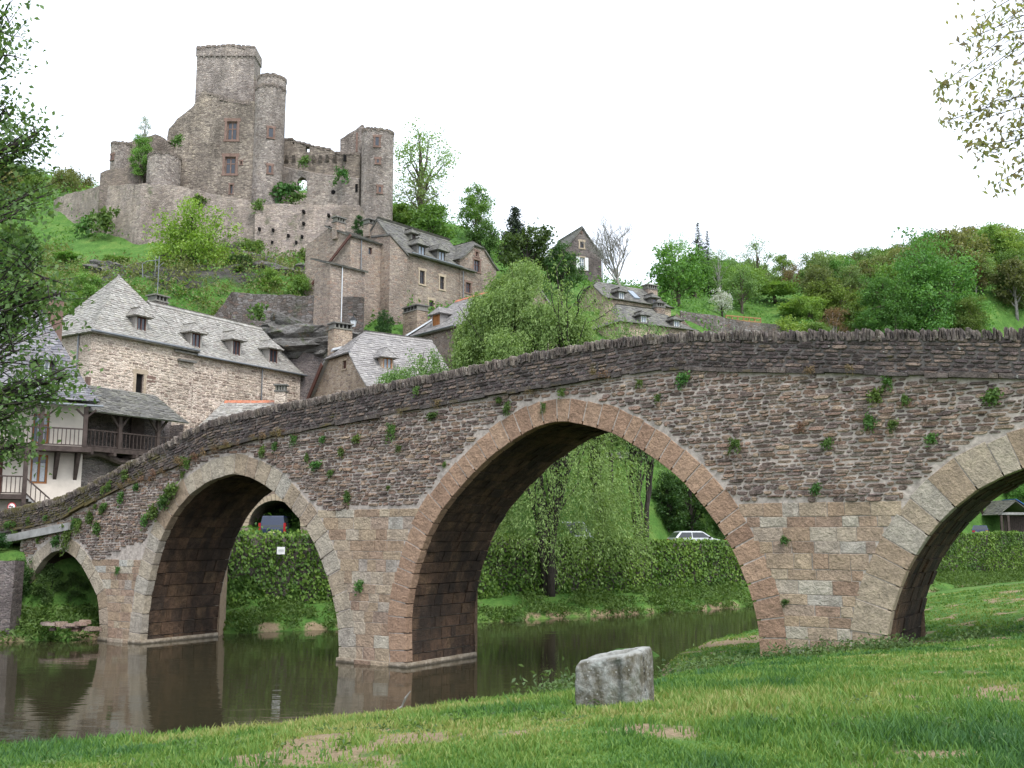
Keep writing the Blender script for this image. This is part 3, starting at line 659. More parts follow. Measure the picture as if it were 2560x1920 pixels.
t = NT('pale_window_glass'); M['glass_pale'] = t.out((0.2,0.24,0.28), 0.05, spec=0.9)

class Plane:                         # a wall plane of a building: o + ux*u + n*d, heights in the building's own frame
    def __init__(s, H, o, ux, n): s.H, s.o, s.ux, s.n = H, np.array(o, float), np.array(ux, float), np.array(n, float)
    def P(s, u, z, d=0.0): q = s.o + s.ux*u + s.n*d; return (q[0], q[1], z)
    def pix(s, u, v):
        H = s.H; p0 = H.w(s.o[0], s.o[1], 0); n = H.ex*s.n[0] + H.ey*s.n[1]
        p = on_plane(u, v, p0, n); a, b, z = H.loc(p)
        return (np.array((a, b)) - s.o) @ s.ux, z
class Building:
    """local frame: a along the given line (left to right), b away from the camera, z up from zbase"""
    def __init__(s, name, label, pL, dL, pR, zbase, cat='house', anchor='L', group=None):
        if anchor == 'L': A = at(*pL, dL); B = at_z(*pR, A[2])
        else: B = at(*pR, dL); A = at_z(*pL, B[2])
        s.O = A[:2].copy(); s.zb = zbase; s.ze = A[2] - zbase
        d = B[:2]-A[:2]; s.L = float(np.linalg.norm(d)); s.ex = d/s.L; s.ey = np.array((-s.ex[1], s.ex[0]))
        s.e = empty(name, (A[0], A[1], zbase), math.atan2(s.ex[1], s.ex[0]), label, cat, group)
    def w(s, a, b, z): q = s.O + s.ex*a + s.ey*b; return np.array((q[0], q[1], z + s.zb))
    def loc(s, p): d = np.array(p[:2]) - s.O; return float(d @ s.ex), float(d @ s.ey), float(p[2] - s.zb)
    def F(s, b=0.0, a=0.0): return Plane(s, (a, b), (1,0), (0,-1))
    def Lp(s, a=0.0, b=0.0): return Plane(s, (a, b), (0,1), (-1,0))
    def Rp(s, a, b=0.0): return Plane(s, (a, b), (0,1), (1,0))
    def zpix(s, u, v, b): return s.F(b).pix(u, v)[1]

def holed(mb, pl, outer, holes, reveal=0.25, m=0):
    loops = [[Vector((p[0], p[1], 0)) for p in outer]] + [[Vector((p[0], p[1], 0)) for p in h] for h in holes]
    flat = [p for l in loops for p in l]
    tris = tessellate_polygon(loops)
    mb.add([pl.P(p.x, p.y) for p in flat], [tuple(t_) for t_ in tris], m)
    for h in holes:
        k = len(h); mb.add([pl.P(p[0], p[1]) for p in h] + [pl.P(p[0], p[1], -reveal) for p in h], [(i, (i+1)%k, k+(i+1)%k, k+i) for i in range(k)], m)
def rect(u0, z0, u1, z1): return [(u0,z0),(u1,z0),(u1,z1),(u0,z1)]
def pbox(mb, pl, u0, u1, z0, z1, d0, d1, m=0):
    mb.hexa([pl.P(u0,z0,d0), pl.P(u1,z0,d0), pl.P(u1,z1,d0), pl.P(u0,z1,d0)], [pl.P(u0,z0,d1), pl.P(u1,z0,d1), pl.P(u1,z1,d1), pl.P(u0,z1,d1)], m)
def window(parent, pl, r, frame='timber_red', glass='glass', surround=None, sur_w=0.14, nx=2, nz=2, reveal=0.2, bar=0.05, sill=True, shutters=None, curtain=False, arch=False):
    """a window set in its opening r=(u0,z0,u1,z1): frame bars, pane(s), stone surround"""
    u0, z0, u1, z1 = r; mb = MB(); d0, d1 = -reveal+0.02, -reveal+0.09
    pbox(mb, pl, u0, u0+bar, z0, z1, d0, d1); pbox(mb, pl, u1-bar, u1, z0, z1, d0, d1)
    pbox(mb, pl, u0+bar, u1-bar, z0, z0+bar, d0, d1); pbox(mb, pl, u0+bar, u1-bar, z1-bar, z1, d0, d1)
    for i in range(1, nx): c = u0+(u1-u0)*i/nx; pbox(mb, pl, c-bar*.5, c+bar*.5, z0+bar, z1-bar, d0, d1-0.01)
    for i in range(1, nz): c = z0+(z1-z0)*(0.62 if nz == 2 else i/nz); pbox(mb, pl, u0+bar, u1-bar, c-bar*.4, c+bar*.4, d0, d1-0.02)
    if surround:
        s_ = sur_w; e = 0.025
        pbox(mb, pl, u0-s_, u0-0.004, z0, z1, -0.1, e, 1); pbox(mb, pl, u1+0.004, u1+s_, z0, z1, -0.1, e, 1)
        pbox(mb, pl, u0-s_*1.5, u1+s_*1.5, z1+0.004, z1+s_*1.5, -0.1, e+.004, 1)
        if sill: pbox(mb, pl, u0-s_*1.3, u1+s_*1.3, z0-s_*.9, z0-0.004, -0.1, e+.05, 1)
    w_ = mb.build('window', [M[frame], M[surround or 'pale_stone']], parent)
    mg = MB(); pbox(mg, pl, u0+.01, u1-.01, z0+.01, z1-.01, -reveal-0.02, -reveal+0.03); mg.build('pane', M[glass], w_)
    if curtain:
        for a, b in ((u0+bar*1.2, (u0+u1)/2-bar*.7), ((u0+u1)/2+bar*.7, u1-bar*1.2)):
            mc = MB(); pbox(mc, pl, a, b, z0+bar*1.3, z0+(z1-z0)*.72, d0, d0+.022); mc.build('curtain', M['curtain'], w_)
    if shutters:
        for a, b in ((u0-shutters-.03, u0-.03), (u1+.03, u1+shutters+.03)):
            mc = MB(); pbox(mc, pl, a, b, z0-.02, z1+.02, .03, .08); mc.build('shutter', M['white_paint'], w_)
    return w_
def pixrect(pl, c, x0, y0, x1, y1):
    a, b = pl.pix(*c(x0, y1)), pl.pix(*c(x1, y0)); return (min(a[0],b[0]), a[1], max(a[0],b[0]), b[1])

def slope_surface(mbs, mslab, pts, rng_, rowh=0.22, sw=(0.17,0.34), th=0.04, warp=None, lap=1.3):
    """one convex roof slope (first edge = eave): a sheet under rows of separate slates"""
    P = [np.array(p, float) for p in pts]; ux = P[1]-P[0]; ux[2] = 0; ux /= np.linalg.norm(ux)
    nn = np.cross(P[1]-P[0], P[-1]-P[0]); nn /= np.linalg.norm(nn); nn = nn if nn[2] > 0 else -nn
    up = np.cross(nn, ux); up = up if up[2] > 0 else -up
    Q = np.array([((p-P[0]) @ ux, (p-P[0]) @ up) for p in P]); n = len(Q); vmax = Q[:,1].max()
    def span(v):
        xs = []
        for i in range(n):
            (x0,y0),(x1,y1) = Q[i], Q[(i+1)%n]
            if abs(y1-y0) < 1e-9:
                if abs(v-y0) < 1e-6: xs += [x0,x1]
                continue
            t_ = (v-y0)/(y1-y0)
            if -1e-9 <= t_ <= 1+1e-9: xs.append(x0+(x1-x0)*t_)
        return (min(xs), max(xs)) if xs else None
    W3 = lambda u, v, d: (lambda q: q if warp is None else warp(q))(P[0] + ux*u + up*v + nn*d)
    rows = int(max(3, vmax/0.6)); vs = np.linspace(0, vmax-1e-4, rows+1)
    for a, b in zip(vs[:-1], vs[1:]):
        s0, s1 = span(a+1e-5), span(b-1e-5)
        if s0 and s1: mslab.add([W3(s0[0],a,0), W3(s0[1],a,0), W3(s1[1],b,0), W3(s1[0],b,0), W3(s0[0],a,-.1), W3(s0[1],a,-.1), W3(s1[1],b,-.1), W3(s1[0],b,-.1)], [(0,1,2,3),(7,6,5,4),(0,4,5,1),(1,5,6,2),(3,7,4,0)])
    v = -0.03
    while v < vmax-0.05:
        rh = rowh*rng_.uniform(0.9,1.1); sp = span(min(max(v+rh*.4,1e-5), vmax-1e-4))
        if sp is None: break
        u = sp[0] - rng_.uniform(0,.06)
        while u < sp[1]-0.04:
            w_ = rng_.uniform(*sw); e = min(u+w_, sp[1]+.05)
            lift = th*rng_.uniform(.6,1.5); dv = rng_.uniform(-.025,.025); tv = v+rh*lap
            tp = span(min(tv, vmax-1e-4)) or sp
            a, b = max(u, tp[0]-.08), min(e, tp[1]+.08)
            if b <= a: a = b = (max(min((u+e)/2, tp[1]), tp[0])); b += .02
            mbs.add([W3(u+.006,v+dv,lift), W3(e-.006,v+dv,lift*rng_.uniform(.8,1.2)), W3(b,tv,.006), W3(a,tv,.006), W3(u+.006,v+dv,0), W3(e-.006,v+dv,0)], [(0,1,2,3),(4,5,1,0)])
            u = e
        v += rh
def roof(H, a0, a1, b0, b1, ze, zr, mat='slate', hips=(0,0), half=(0,0), ov=0.3, verge=0.15, axis='a', rowh=0.22, sw=(0.17,0.34), cast=0.0, parent=None, seed=0, ridge='slate', shed=False):
    """gabled, hipped or half-hipped roof over a rectangle; cast lifts the foot of the slopes (bell-cast)"""
    mp = (lambda p, q, z: (p, q, z)) if axis == 'a' else (lambda p, q, z: (q, p, z))
    if axis == 'b': a0, a1, b0, b1 = b0, b1, a0, a1
    hw = (b1-b0)/2; bm = (b0+b1)/2; r_ = random.Random(seed+int(a0*10))
    if shed: hw = b1-b0; bm = b1
    zf = lambda t_: ze+(zr-ze)*t_
    te = -ov/hw
    ends = []
    for i, s in ((0,1),(1,-1)):
        ae = (a0, a1)[i]; h, f = hips[i], half[i]
        if h == 0: ends.append((ae-s*verge, ae-s*verge, None))
        else: ends.append((ae-s*(ov if f == 0 else verge), ae+s*h*hw*(1-f), f))
    slopes = []
    def side(sg):
        B = lambda t_: bm - sg*hw*(1-t_)
        (l0, lr, lf), (r0, rr, rf) = ends
        pts = [(l0, B(te), zf(te)), (r0, B(te), zf(te))]
        if rf: pts.append((r0, B(rf), zf(rf)))
        pts += [(rr, bm, zr), (lr, bm, zr)] if abs(rr-lr) > .05 else [(rr, bm, zr)]
        if lf: pts.append((l0, B(lf), zf(lf)))
        return pts
    slopes.append(side(1))
    if not shed: slopes.append(side(-1))
    for i, s in ((0,1),(1,-1)):
        e0, er, f = ends[i]
        if f is None: continue
        t_ = f if f > 0 else te
        slopes.append([(e0, bm-hw*(1-t_), zf(t_)), (e0, bm+hw*(1-t_), zf(t_)), (er, bm, zr)])
    warp = None
    if cast:
        def warp(q):
            t_ = (q[2]-zf(te))/(zr-zf(te)); k = max(0, 1-t_/.4); q = q.copy(); q[2] += cast*k*k; return q
    ms, mt = MB(), MB()
    for sl in slopes: slope_surface(mt, ms, [mp(*p) for p in sl], r_, rowh, sw, warp=warp)
    ro = ms.build('roof', M[mat], parent or H.e)
    tag(mt.build('slates', M[mat], ro), kind='stuff')
    if ridge and not shed and ends[1][1]-ends[0][1] > .3:
        m_ = MB(); x = ends[0][1]
        while x < ends[1][1]-.1:
            L = min(r_.uniform(.35,.5), ends[1][1]-x); dz = r_.uniform(-.015,.015)
            for s in (-1,1): m_.hexa([mp(x,bm,zr+.0+dz), mp(x+L-.01,bm,zr+dz), mp(x+L-.01,bm+s*.2,zr-.2+dz), mp(x,bm+s*.2,zr-.2+dz)], [mp(x,bm,zr+.07+dz), mp(x+L-.01,bm,zr+.07+dz), mp(x+L-.01,bm+s*.22,zr-.13+dz), mp(x,bm+s*.22,zr-.13+dz)])
            x += L
        m_.build('ridge_course', M['ridge_tile' if ridge == 'tile' else mat], ro)
    return ro
def block(H, a0, a1, b0, b1, zt, zr=None, mat='cream', axis='a', holes=None, zb=-6.0, half=(0,0), hips=(0,0), name='wall'):
    """the four walls (with gables) of a block; holes: {'F'|'L'|'R': [loops]}"""
    holes = holes or {}; mb = MB(); am, bm = (a0+a1)/2, (b0+b1)/2
    def prof(u0, u1, gable, f):
        if not gable: return [(u0,zb),(u1,zb),(u1,zt),(u0,zt)]
        um, hw = (u0+u1)/2, (u1-u0)/2; zz = zr-.05
        if f: k = f; return [(u0,zb),(u1,zb),(u1,zt),(um+hw*(1-k), zt+(zz-zt)*k),(um-hw*(1-k), zt+(zz-zt)*k),(u0,zt)]
        return [(u0,zb),(u1,zb),(u1,zt),(um,zz),(u0,zt)]
    gF = zr is not None and axis == 'b'; gS = zr is not None and axis == 'a'
    g = lambda i: (not hips[i]) or half[i] > 0
    holed(mb, H.F(b0), prof(a0, a1, gF and g(0), half[0]), holes.get('F', []))
    holed(mb, H.F(b1), prof(a0, a1, gF and g(1), half[1]), [])
    holed(mb, H.Lp(a0), prof(b0, b1, gS and g(0), half[0]), holes.get('L', []))
    holed(mb, H.Rp(a1), prof(b0, b1, gS and g(1), half[1]), holes.get('R', []))
    return mb.build(name, M[mat], H.e)
def chimney(H, a, b, z0, z1, w=0.8, d=0.7, mat='grey_rubble', parent=None, pots=3):
    mb = MB(); mb.box(a-w/2, a+w/2, b-d/2, b+d/2, z0, z1); mb.box(a-w/2-.06, a+w/2+.06, b-d/2-.06, b+d/2+.06, z1, z1+.1, 1)
    for i in range(pots+1):
        x = a-w/2+.02+(w-.16)*i/pots; mb.box(x, x+.12, b-d/2+.02, b+d/2-.02, z1+.1, z1+.42, 1)
    mb.box(a-w/2-.1, a+w/2+.1, b-d/2-.1, b+d/2+.1, z1+.42, z1+.52, 1)
    return mb.build('chimney', [M[mat], M['slate_old']], parent or H.e)
def dormer(H, pr, c, bz, mat_wall='slate', mat_roof='slate', frame='timber_red', glass='glass', seed=0, rise=0.55, side=0.12):
    """pr: pixel box of the dormer window; bz: z -> b of the roof slope it sits on"""
    b = 0.6
    for _ in range(8):
        r = pixrect(H.F(b), c, *pr); b = 0.5*b + 0.5*bz(r[1]-0.05)
    u0, z0, u1, z1 = r; r_ = random.Random(seed)
    wl, wr, zt = u0-side, u1+side, z1+.1
    mb = MB(); bk = bz(zt+rise)+.1
    holed(mb, H.F(b), rect(wl, z0-.25, wr, zt), [rect(u0,z0,u1,z1)], .12)
    for x in (wl, wr): mb.add([(x,b,z0-.25),(x,b,zt),(x,bz(zt)+.05,zt)], [(0,1,2)])
    do = mb.build('dormer', M[mat_wall], H.e)
    window(do, H.F(b), (u0,z0,u1,z1), frame, glass, None, reveal=.1, nx=2, nz=1, bar=.07)
    ms, mt = MB(), MB(); um = (u0+u1)/2; o = .28; zz = zt+rise; f = b-.3
    rb = b + .25
    slope_surface(mt, ms, [(wl-o,f,zt-.06),(wr+o,f,zt-.06),(um,rb,zz)], r_, .16, (.12,.26), .03)
    slope_surface(mt, ms, [(wl-o,bk,zt-.06),(wl-o,f,zt-.06),(um,rb,zz),(um,bk,zz)], r_, .16, (.12,.26), .03)
    slope_surface(mt, ms, [(wr+o,f,zt-.06),(wr+o,bk,zt-.06),(um,bk,zz),(um,rb,zz)], r_, .16, (.12,.26), .03)
    ms.v += []
    o_ = len(ms.v); mt_off = len(ms.v); ms.add(mt.v, mt.f)
    ms.build('dormer_roof', M[mat_roof], do)
    return do
def gutter(H, a0, a1, b, z, r=.07, mat='zinc'):
    mb = MB(); mb.tube([(a0,b,z),(a1,b,z)], r, 8); return mb.build('gutter', M[mat], H.e)
def pipe(H, a, b, z1, z0, r=.05, mat='zinc'):
    mb = MB(); mb.tube([(a,b,z1),(a,b,z0)], r, 6); return mb.build('downpipe', M[mat], H.e)
K = 0.361664
c1 = lambda x, y: (200+K*x, 80+K*y)
c2 = lambda x, y: (K*x, 600+K*y)
c3 = lambda x, y: (700+K*x, 450+K*y)
c4 = lambda x, y: (1200+K*x, 450+K*y)
c9 = lambda x, y: (x*.24108, 900+y*.24108)

# --- cream house with hipped tower roof and a long wing with three dormers
H = Building('cream_stone_house', 'long cream rubble house with hipped slate roof and four dormers below the castle', c2(635,625), 62, c2(2085,905), 6.0)
LT = H.F().pix(*c2(1340,735))[0]; ze = H.ze; apex = H.zpix(*c2(865,262), 3.0)
zrw = H.zpix(*c2(1040,432), 2.75); zew = ze-.3
pw = [pixrect(H.F(), c2, 935,930,995,1070), pixrect(H.F(), c2, 1312,1005,1342,1115)]
block(H, 0, LT, 0, 6, ze, mat='cream', holes={'F': [rect(*pw[0])]})
H2l = rect(*pw[1])
mbw = MB(); holed(mbw, H.F(.1), rect(LT,-6,H.L,zew), [H2l]); holed(mbw, H.Rp(H.L), rect(.1,-6,5.5,zew), []); mbw.build('wing_wall', M['cream'], H.e)
roof(H, 0, LT, 0, 6, ze+.05, apex, 'slate', (1.3,1.3), cast=.35, seed=1, ov=.35, rowh=.2, sw=(.16,.3))
roof(H, LT-1.5, H.L, .1, 5.5, zew+.05, zrw, 'slate', (0,.62), cast=.3, seed=2, ov=.3, rowh=.2, sw=(.16,.3))
window(H.e, H.F(), pw[0], 'timber', 'dark', 'pale_stone', .2, nx=1, nz=1)
window(H.e, H.F(.1), pw[1], 'timber_red', 'timber_red', None, nx=1, nz=1)
bz = lambda z: 0.1 + 2.7*(z-zew-.05)/(zrw-zew-.05); bzt = lambda z: 3.0*(z-ze-.05)/(apex-ze-.05)
dormer(H, (945,540,1012,630), c2, bzt, seed=1)
for i, p in enumerate(((1325,652,1388,742),(1608,702,1662,797),(1862,762,1918,850))): dormer(H, p, c2, bz, seed=2+i, rise=.65)
gutter(H, -.3, LT+.2, -.38, ze-.05); gutter(H, LT+.1, H.L+.3, -.28, zew-.05)
pu = H.F().pix(*c2(1810,900))[0]; pipe(H, pu, -.06, zew, -4); pipe(H, -.06, 1.2, ze, -4)
mb = MB(); q = H.F().pix(*c2(1225,820)); q2 = H.F().pix(*c2(1340,850)); pbox(mb, H.F(), q[0], q2[0], q2[1]-.05, q2[1]+.09, .002, .3); mb.build('rain_slab', M['slate_old'], H.e)
mb = MB(); q = pixrect(H.F(), c2, 1002,945,1075,978); pbox(mb, H.F(), *((q[0]+.16,q[2],q[1],q[3])), -.1, .03); mb.build('red_corner_stone', M['red_stone'], H.e)
rr_ = random.Random(5); zq = -2
for _ in range(26):
    mb = MB(); h_ = rr_.uniform(.3,.5); mb.box(-.02,.12,-.02,rr_.uniform(.25,.5),zq+.01,zq+h_) ; zq += h_
    if zq > ze: break
    mb.build('quoin', M['red_stone'], H.e)
# proud courses on the front
def face_stones(pl, u0, u1, z0, z1, holes, mat, parent, seed, rowh=(.1,.17), ln=(.2,.55), gap=.06, dens=.75, name='facing_stones'):
    r = random.Random(seed); mb = MB(); z = z0
    while z < z1:
        h = r.uniform(*rowh); u = u0 + r.uniform(0,.3)
        while u < u1:
            w_ = r.uniform(*ln)
            if r.random() < dens and u+w_ < u1 and z+h < z1 and not any(u+w_ > q[0]-.15 and u < q[2]+.15 and z+h > q[1]-.15 and z < q[3]+.15 for q in holes):
                d = r.uniform(.015,.045); e = .03
                mb.hexa([pl.P(u,z+h*.3,-.02), pl.P(u+e,z,-.02), pl.P(u+w_-e,z,-.02), pl.P(u+w_,z+h*.6,-.02), pl.P(u+w_-e,z+h,-.02), pl.P(u+e,z+h,-.02)],
                        [pl.P(u+.02,z+h*.35,d), pl.P(u+e+.02,z+.015,d), pl.P(u+w_-e-.02,z+.015,d), pl.P(u+w_-.02,z+h*.6,d), pl.P(u+w_-e-.02,z+h-.02,d), pl.P(u+e+.02,z+h-.02,d)])
            u += w_+r.uniform(.02,gap)
        z += h+r.uniform(.03,.07)
    return tag(mb.build(name, M[mat], parent), kind='stuff')
M['cream_face'] = stone_mat('cream_facing', [(0.502,0.427,0.355),(0.602,0.525,0.446),(0.381,0.308,0.264),(0.502,0.436,0.365),(0.22,0.168,0.142),(0.561,0.505,0.436)], stain_lo=.65, stain_hi=.9, bump=.4)
face_stones(H.F(), .1, LT, 2, ze-.1, [pw[0]], 'cream_face', H.e, 1); face_stones(H.F(.1), LT+.05, H.L-.05, 2, zew-.1, [pw[1]], 'cream_face', H.e, 2)
chimney(H, LT+.5, 4.6, zrw-1.5, zrw+.6, 1.1, .9, 'dark_rubble')
HB = H
an = HB.w(LT+.6, 4.8, 0)
antz = at(*c2(1000,110), an[1])[2]
anb = empty('tv_antenna', (an[0], an[1], zrw+6.5+.6), 0, 'thin grey TV aerial on the chimney of the long cream house', 'antenna')
mb = MB(); mb.tube([(0,0,-.1),(0,0,antz-zrw-7.1)], .03, 5); mb.build('mast', M['zinc'], anb)
mb = MB(); zz = antz-zrw-7.1; mb.tube([(-1.1,0,zz-1.6),(-1.2,0,zz-.6),(-.9,0,zz-.4),(0,0,zz-.3)], .03, 5); mb.tube([(0,0,zz-.8),(.35,0,zz-.5)], .025, 5)
for i in range(5): mb.tube([(-.25,-.3,zz-.2-.3*i),(-.25,.3,zz-.2-.3*i)], .015, 4)
mb.tube([(-.25,0,zz),(-.25,0,zz-1.5)], .02, 4); mb.tube([(-.25,0,zz-.8),(0,0,zz-.8)], .02, 4); mb.build('boom', M['zinc'], anb)

# --- white plastered house with timber balconies at the bridge end
H = Building('plastered_house', 'white plastered house with dark timber balconies at the left bridge end', (-150,990.7), 54, c9(1000,480), 4.4, anchor='R')
ze = H.ze; WB = 1.35; zr = at(110,800,58.5)[2]-4.4; L = H.L
wp = H.F(WB); bal = H.F(.15)
AR = H.F(WB).pix(*c9(850,1100))[0]
d1 = pixrect(wp, c9, 330,560,520,860); w1 = pixrect(wp, c9, 305,985,505,1280); d2 = pixrect(wp, c9, -60,980,40,1390)
mb = MB(); holed(mb, wp, rect(0,-3,AR,ze+.3), [rect(*d1), rect(*w1), rect(*d2)], .2); holed(mb, H.Rp(AR), rect(WB,-3,9,ze+.3), []); mb.build('wall', M['plaster'], H.e)
window(H.e, wp, d1, 'timber_orange', 'glass_pale', None, nx=2, nz=2, bar=.09); window(H.e, wp, w1, 'timber_orange', 'glass', None, nx=2, nz=1, bar=.1, curtain=True); window(H.e, wp, d2, 'timber_red', 'glass', None, nx=2, nz=1, bar=.1)
roof(H, 0, L, 0, 8.6, ze, zr, 'slate_blue', (0,.55), cast=.45, seed=5, ov=.15, rowh=.22, sw=(.18,.32))
gutter(H, 0, L+.3, -.18, ze-.0); gutter(H, 0, L+.2, -.12, ze+.55, .025)
bz = lambda z: 4.3*(z-ze)/(zr-ze)
dormer(H, (268,840,345,985), c2, bz, 'timber', 'slate_blue', 'white_paint', 'glass_pale', 9, .8)
zf = bal.pix(*c9(440,880))[1]; zr1 = bal.pix(*c9(700,710))[1]
mb = MB(); mb.box(0, L-1.0+.9, .1, WB, zf-.28, zf); mb.build('balcony_floor', M['timber'], H.e)
EA = bal.pix(*c9(885,700))[0]
def railing(H, a0, a1, b, z0, z1, step=.2, z0b=None, z1b=None, mat='timber', nm='railing'):
    z0b = z0 if z0b is None else z0b; z1b = z1 if z1b is None else z1b
    mb = MB(); mb.bar((a0,b,z1),(a1,b,z1b),.08,.07); mb.bar((a0,b,z0+.06),(a1,b,z0b+.06),.06,.06); ro = mb.build(nm, M[mat], H.e)
    k = int((a1-a0)/step)
    for i in range(1, k):
        f = i/k; a = a0+(a1-a0)*f; m_ = MB(); m_.box(a-.02,a+.02,b-.02,b+.02,z0+(z0b-z0)*f+.08,z1+(z1b-z1)*f-.03); m_.build('baluster', M[mat], ro)
railing(H, 0, EA-.1, .15, zf, zr1)
zl = bal.pix(*c9(120,1390))[1]; zl1 = bal.pix(*c9(120,1205))[1]; e2 = bal.pix(*c9(250,1300))[0]
railing(H, 0, e2, .15, zl, zl1); st = bal.pix(*c9(515,1440)); railing(H, e2+.1, st[0], .15, zl, zl1-.1, z0b=st[1]-(zl1-zl), z1b=st[1])
mb = MB(); mb.box(0, e2+.1, .1, WB, zl-.25, zl); mb.build('landing', M['timber'], H.e)
mb = MB()
for i in range(8):
    f = i/8; a = e2+.1+(st[0]-e2)*f; z = zl-(zl1-st[1])*f*1.0; mb.box(a, a+(st[0]-e2)/8, .15, WB-.02, z-.22, z-.02)
mb.build('stairs', M['concrete'], H.e)
for x, y0, y1 in ((430,545,880),(885,530,900)):
    a = bal.pix(*c9(x,700))[0]; za, zb_ = bal.pix(*c9(x,y0))[1], bal.pix(*c9(x,y1))[1]; mb = MB(); mb.box(a-.1,a+.1,.08,.28,zb_,za+.25); mb.bar((a,.18,za-.35),(a+.5,.18,za+.1),.09); mb.bar((a,.18,za-.35),(a-.5,.18,za+.1),.09); mb.build('post', M['timber'], H.e)
a = bal.pix(*c9(262,1200))[0]; mb = MB(); mb.box(a-.1,a+.1,.08,.28,zl-1.5,zf-.28); mb.bar((a,.18,zf-.9),(a+.55,.18,zf-.3),.1); mb.build('post', M['timber'], H.e)
for x in (580, 790):
    a = wp.pix(*c9(x,1000))[0]; mb = MB(); mb.hexa([(a-.09,WB,zf-1.7),(a+.09,WB,zf-1.7),(a+.09,WB,zf-.3),(a-.09,WB,zf-.3)], [(a-.09,WB-.25,zf-1.35),(a+.09,WB-.25,zf-1.35),(a+.09,WB-.9,zf-.3),(a-.09,WB-.9,zf-.3)]); mb.build('bracket', M['timber'], H.e)
chimney(H, L-1.6, 5.2, zr-2.6, zr+.9, .8, .7, 'red_stone'); HA = H

# --- open timber gallery with an old slate lean-to roof
H = Building('timber_gallery', 'open timber gallery under a mossy slate roof between the plastered and cream houses', c9(905,515), 56, c9(1905,640), 4.6)
ze = H.ze; L = H.L; g = H.F(.25)
zf = g.pix(*c9(1240,925))[1]; zrl = g.pix(*c9(1240,755))[1]; ztp = H.zpix(*c9(1400,345), 2.6)
mb = MB(); holed(mb, H.F(2.4), rect(-2.5,-3,L+1.2,ze+1), []); holed(mb, H.Rp(L+1.1), rect(1.2,-3,2.4,ze), []); mb.build('back_wall', M['dark_rubble'], H.e)
mb = MB(); holed(mb, H.F(1.0), rect(-2.5,-3,L+1,zf-.5), []); mb.build('lower_wall', M['dark_rubble'], H.e)
roof(H, -.8, L, 0, 2.7, ze, ztp, 'slate_old', ov=.3, seed=12, shed=True, rowh=.2, sw=(.2,.42), cast=.12)
mb = MB(); mb.box(-.2, L+.6, .15, 2.4, zf-.25, zf); mb.build('gallery_floor', M['timber'], H.e)
for x in (1240, 1640):
    a = g.pix(*c9(x,700))[0]; mb = MB(); mb.box(a-.11,a+.11,.14,.36,zf,ze+.15); mb.bar((a,.25,ze-.85),(a+.7,.25,ze+.02),.12); mb.bar((a,.25,ze-.85),(a-.7,.25,ze+.02),.12); mb.build('post', M['timber'], H.e)
railing(H, 0, L+.5, .25, zf, zrl, .26)
q = pixrect(H.F(2.3), c9, 1350,600,1500,930); mb = MB(); mb.box(q[0],q[2],2.3,2.37,zf,q[3]); mb.build('door', M['timber'], H.e)
q0, q1 = H.F(.5).pix(*c9(860,1000)), H.F(.5).pix(*c9(1480,1030))
mb = MB(); n_ = 8; pp = [(q0[0]+(q1[0]-q0[0])*i/n_, .6, q0[1]+(q1[1]-q0[1])*i/n_+.22*math.sin(i/n_*7)) for i in range(n_+1)]; mb.tube(pp, .2, 8); mb.build('curved_beam', M['timber'], H.e)
for i in range(5):
    a = .4+i*L/4.5; mb = MB(); mb.bar((a,-.1,zf-.36),(a,1.1,zf-.36),.18); mb.build('joist', M['timber'], H.e)

# --- house with the vaulted passage, low slate roof with terracotta ridge
def afr(x, y): return (560+.14465*x, 1180+.14465*y)
H = Building('vaulted_stone_house', 'low stone house with a dark vaulted passage behind the left arch', (560,1100), 66, (900,1100), 4.2)
H.dy = 0
pl = H.F(); cA = pl.pix(*afr(880,700))[0]; hw = (pl.pix(*afr(1330,960))[0]-pl.pix(*afr(430,960))[0])/2; zap = pl.pix(*afr(880,490))[1]
arc = [(cA-hw,-.6)]+[(cA-hw*math.cos(i/16*math.pi), zap-hw*1.0+hw*1.0*math.sin(i/16*math.pi)) for i in range(17)]+[(cA+hw,-.6)]
zdl = pl.pix(680,1055)[1]; zdr = H.zpix(640,1003,2.4)
zE_ = zdr-2.0
mb = MB(); holed(mb, pl, [(-1.5,-3),(H.L+1,-3),(H.L+1,zE_),(-1.5,zE_)], [arc], 6.5); holed(mb, H.Rp(H.L+1), [(0,-3),(5,-3),(5,zE_),(2.5,zdr-.05),(0,zE_)], []); holed(mb, H.F(6.4), rect(cA-hw-.1,-1,cA+hw+.1,zap+.2), []); mb.build('wall', M['grey_rubble'], H.e)
r = random.Random(3)
for i in range(22):
    t0, t1 = math.pi*i/22+.01, math.pi*(i+1)/22-.01; zc = zap-hw; w_ = .35*r.uniform(.9,1.15)
    m_ = MB(); q = [(cA-(hw+k)*math.cos(tt), zc+(hw+k)*math.sin(tt)) for k, tt in ((0,t0),(0,t1),(w_,t1),(w_,t0))]
    m_.hexa([pl.P(*p,-.1) for p in q], [pl.P(*p,.04) for p in q]); m_.build('arch_stone', M['pale_stone'], H.e)
a1_ = H.F(2.4).pix(*c2(1940,1090))[0]; a0_ = H.F(2.4).pix(*c2(1540,1155))[0]
roof(H, -1.5, a1_, 0, 5, zE_, zdr, 'slate', (.3,0), seed=21, ridge='tile', rowh=.2, ov=.3)
aC = H.F(1.6).pix(*c2(1938,1060))[0]; chimney(H, aC, 1.8, zdr-1, H.F(1.6).pix(*c2(1938,1060))[1]+.1, .7, .6, 'cream')
HD = H
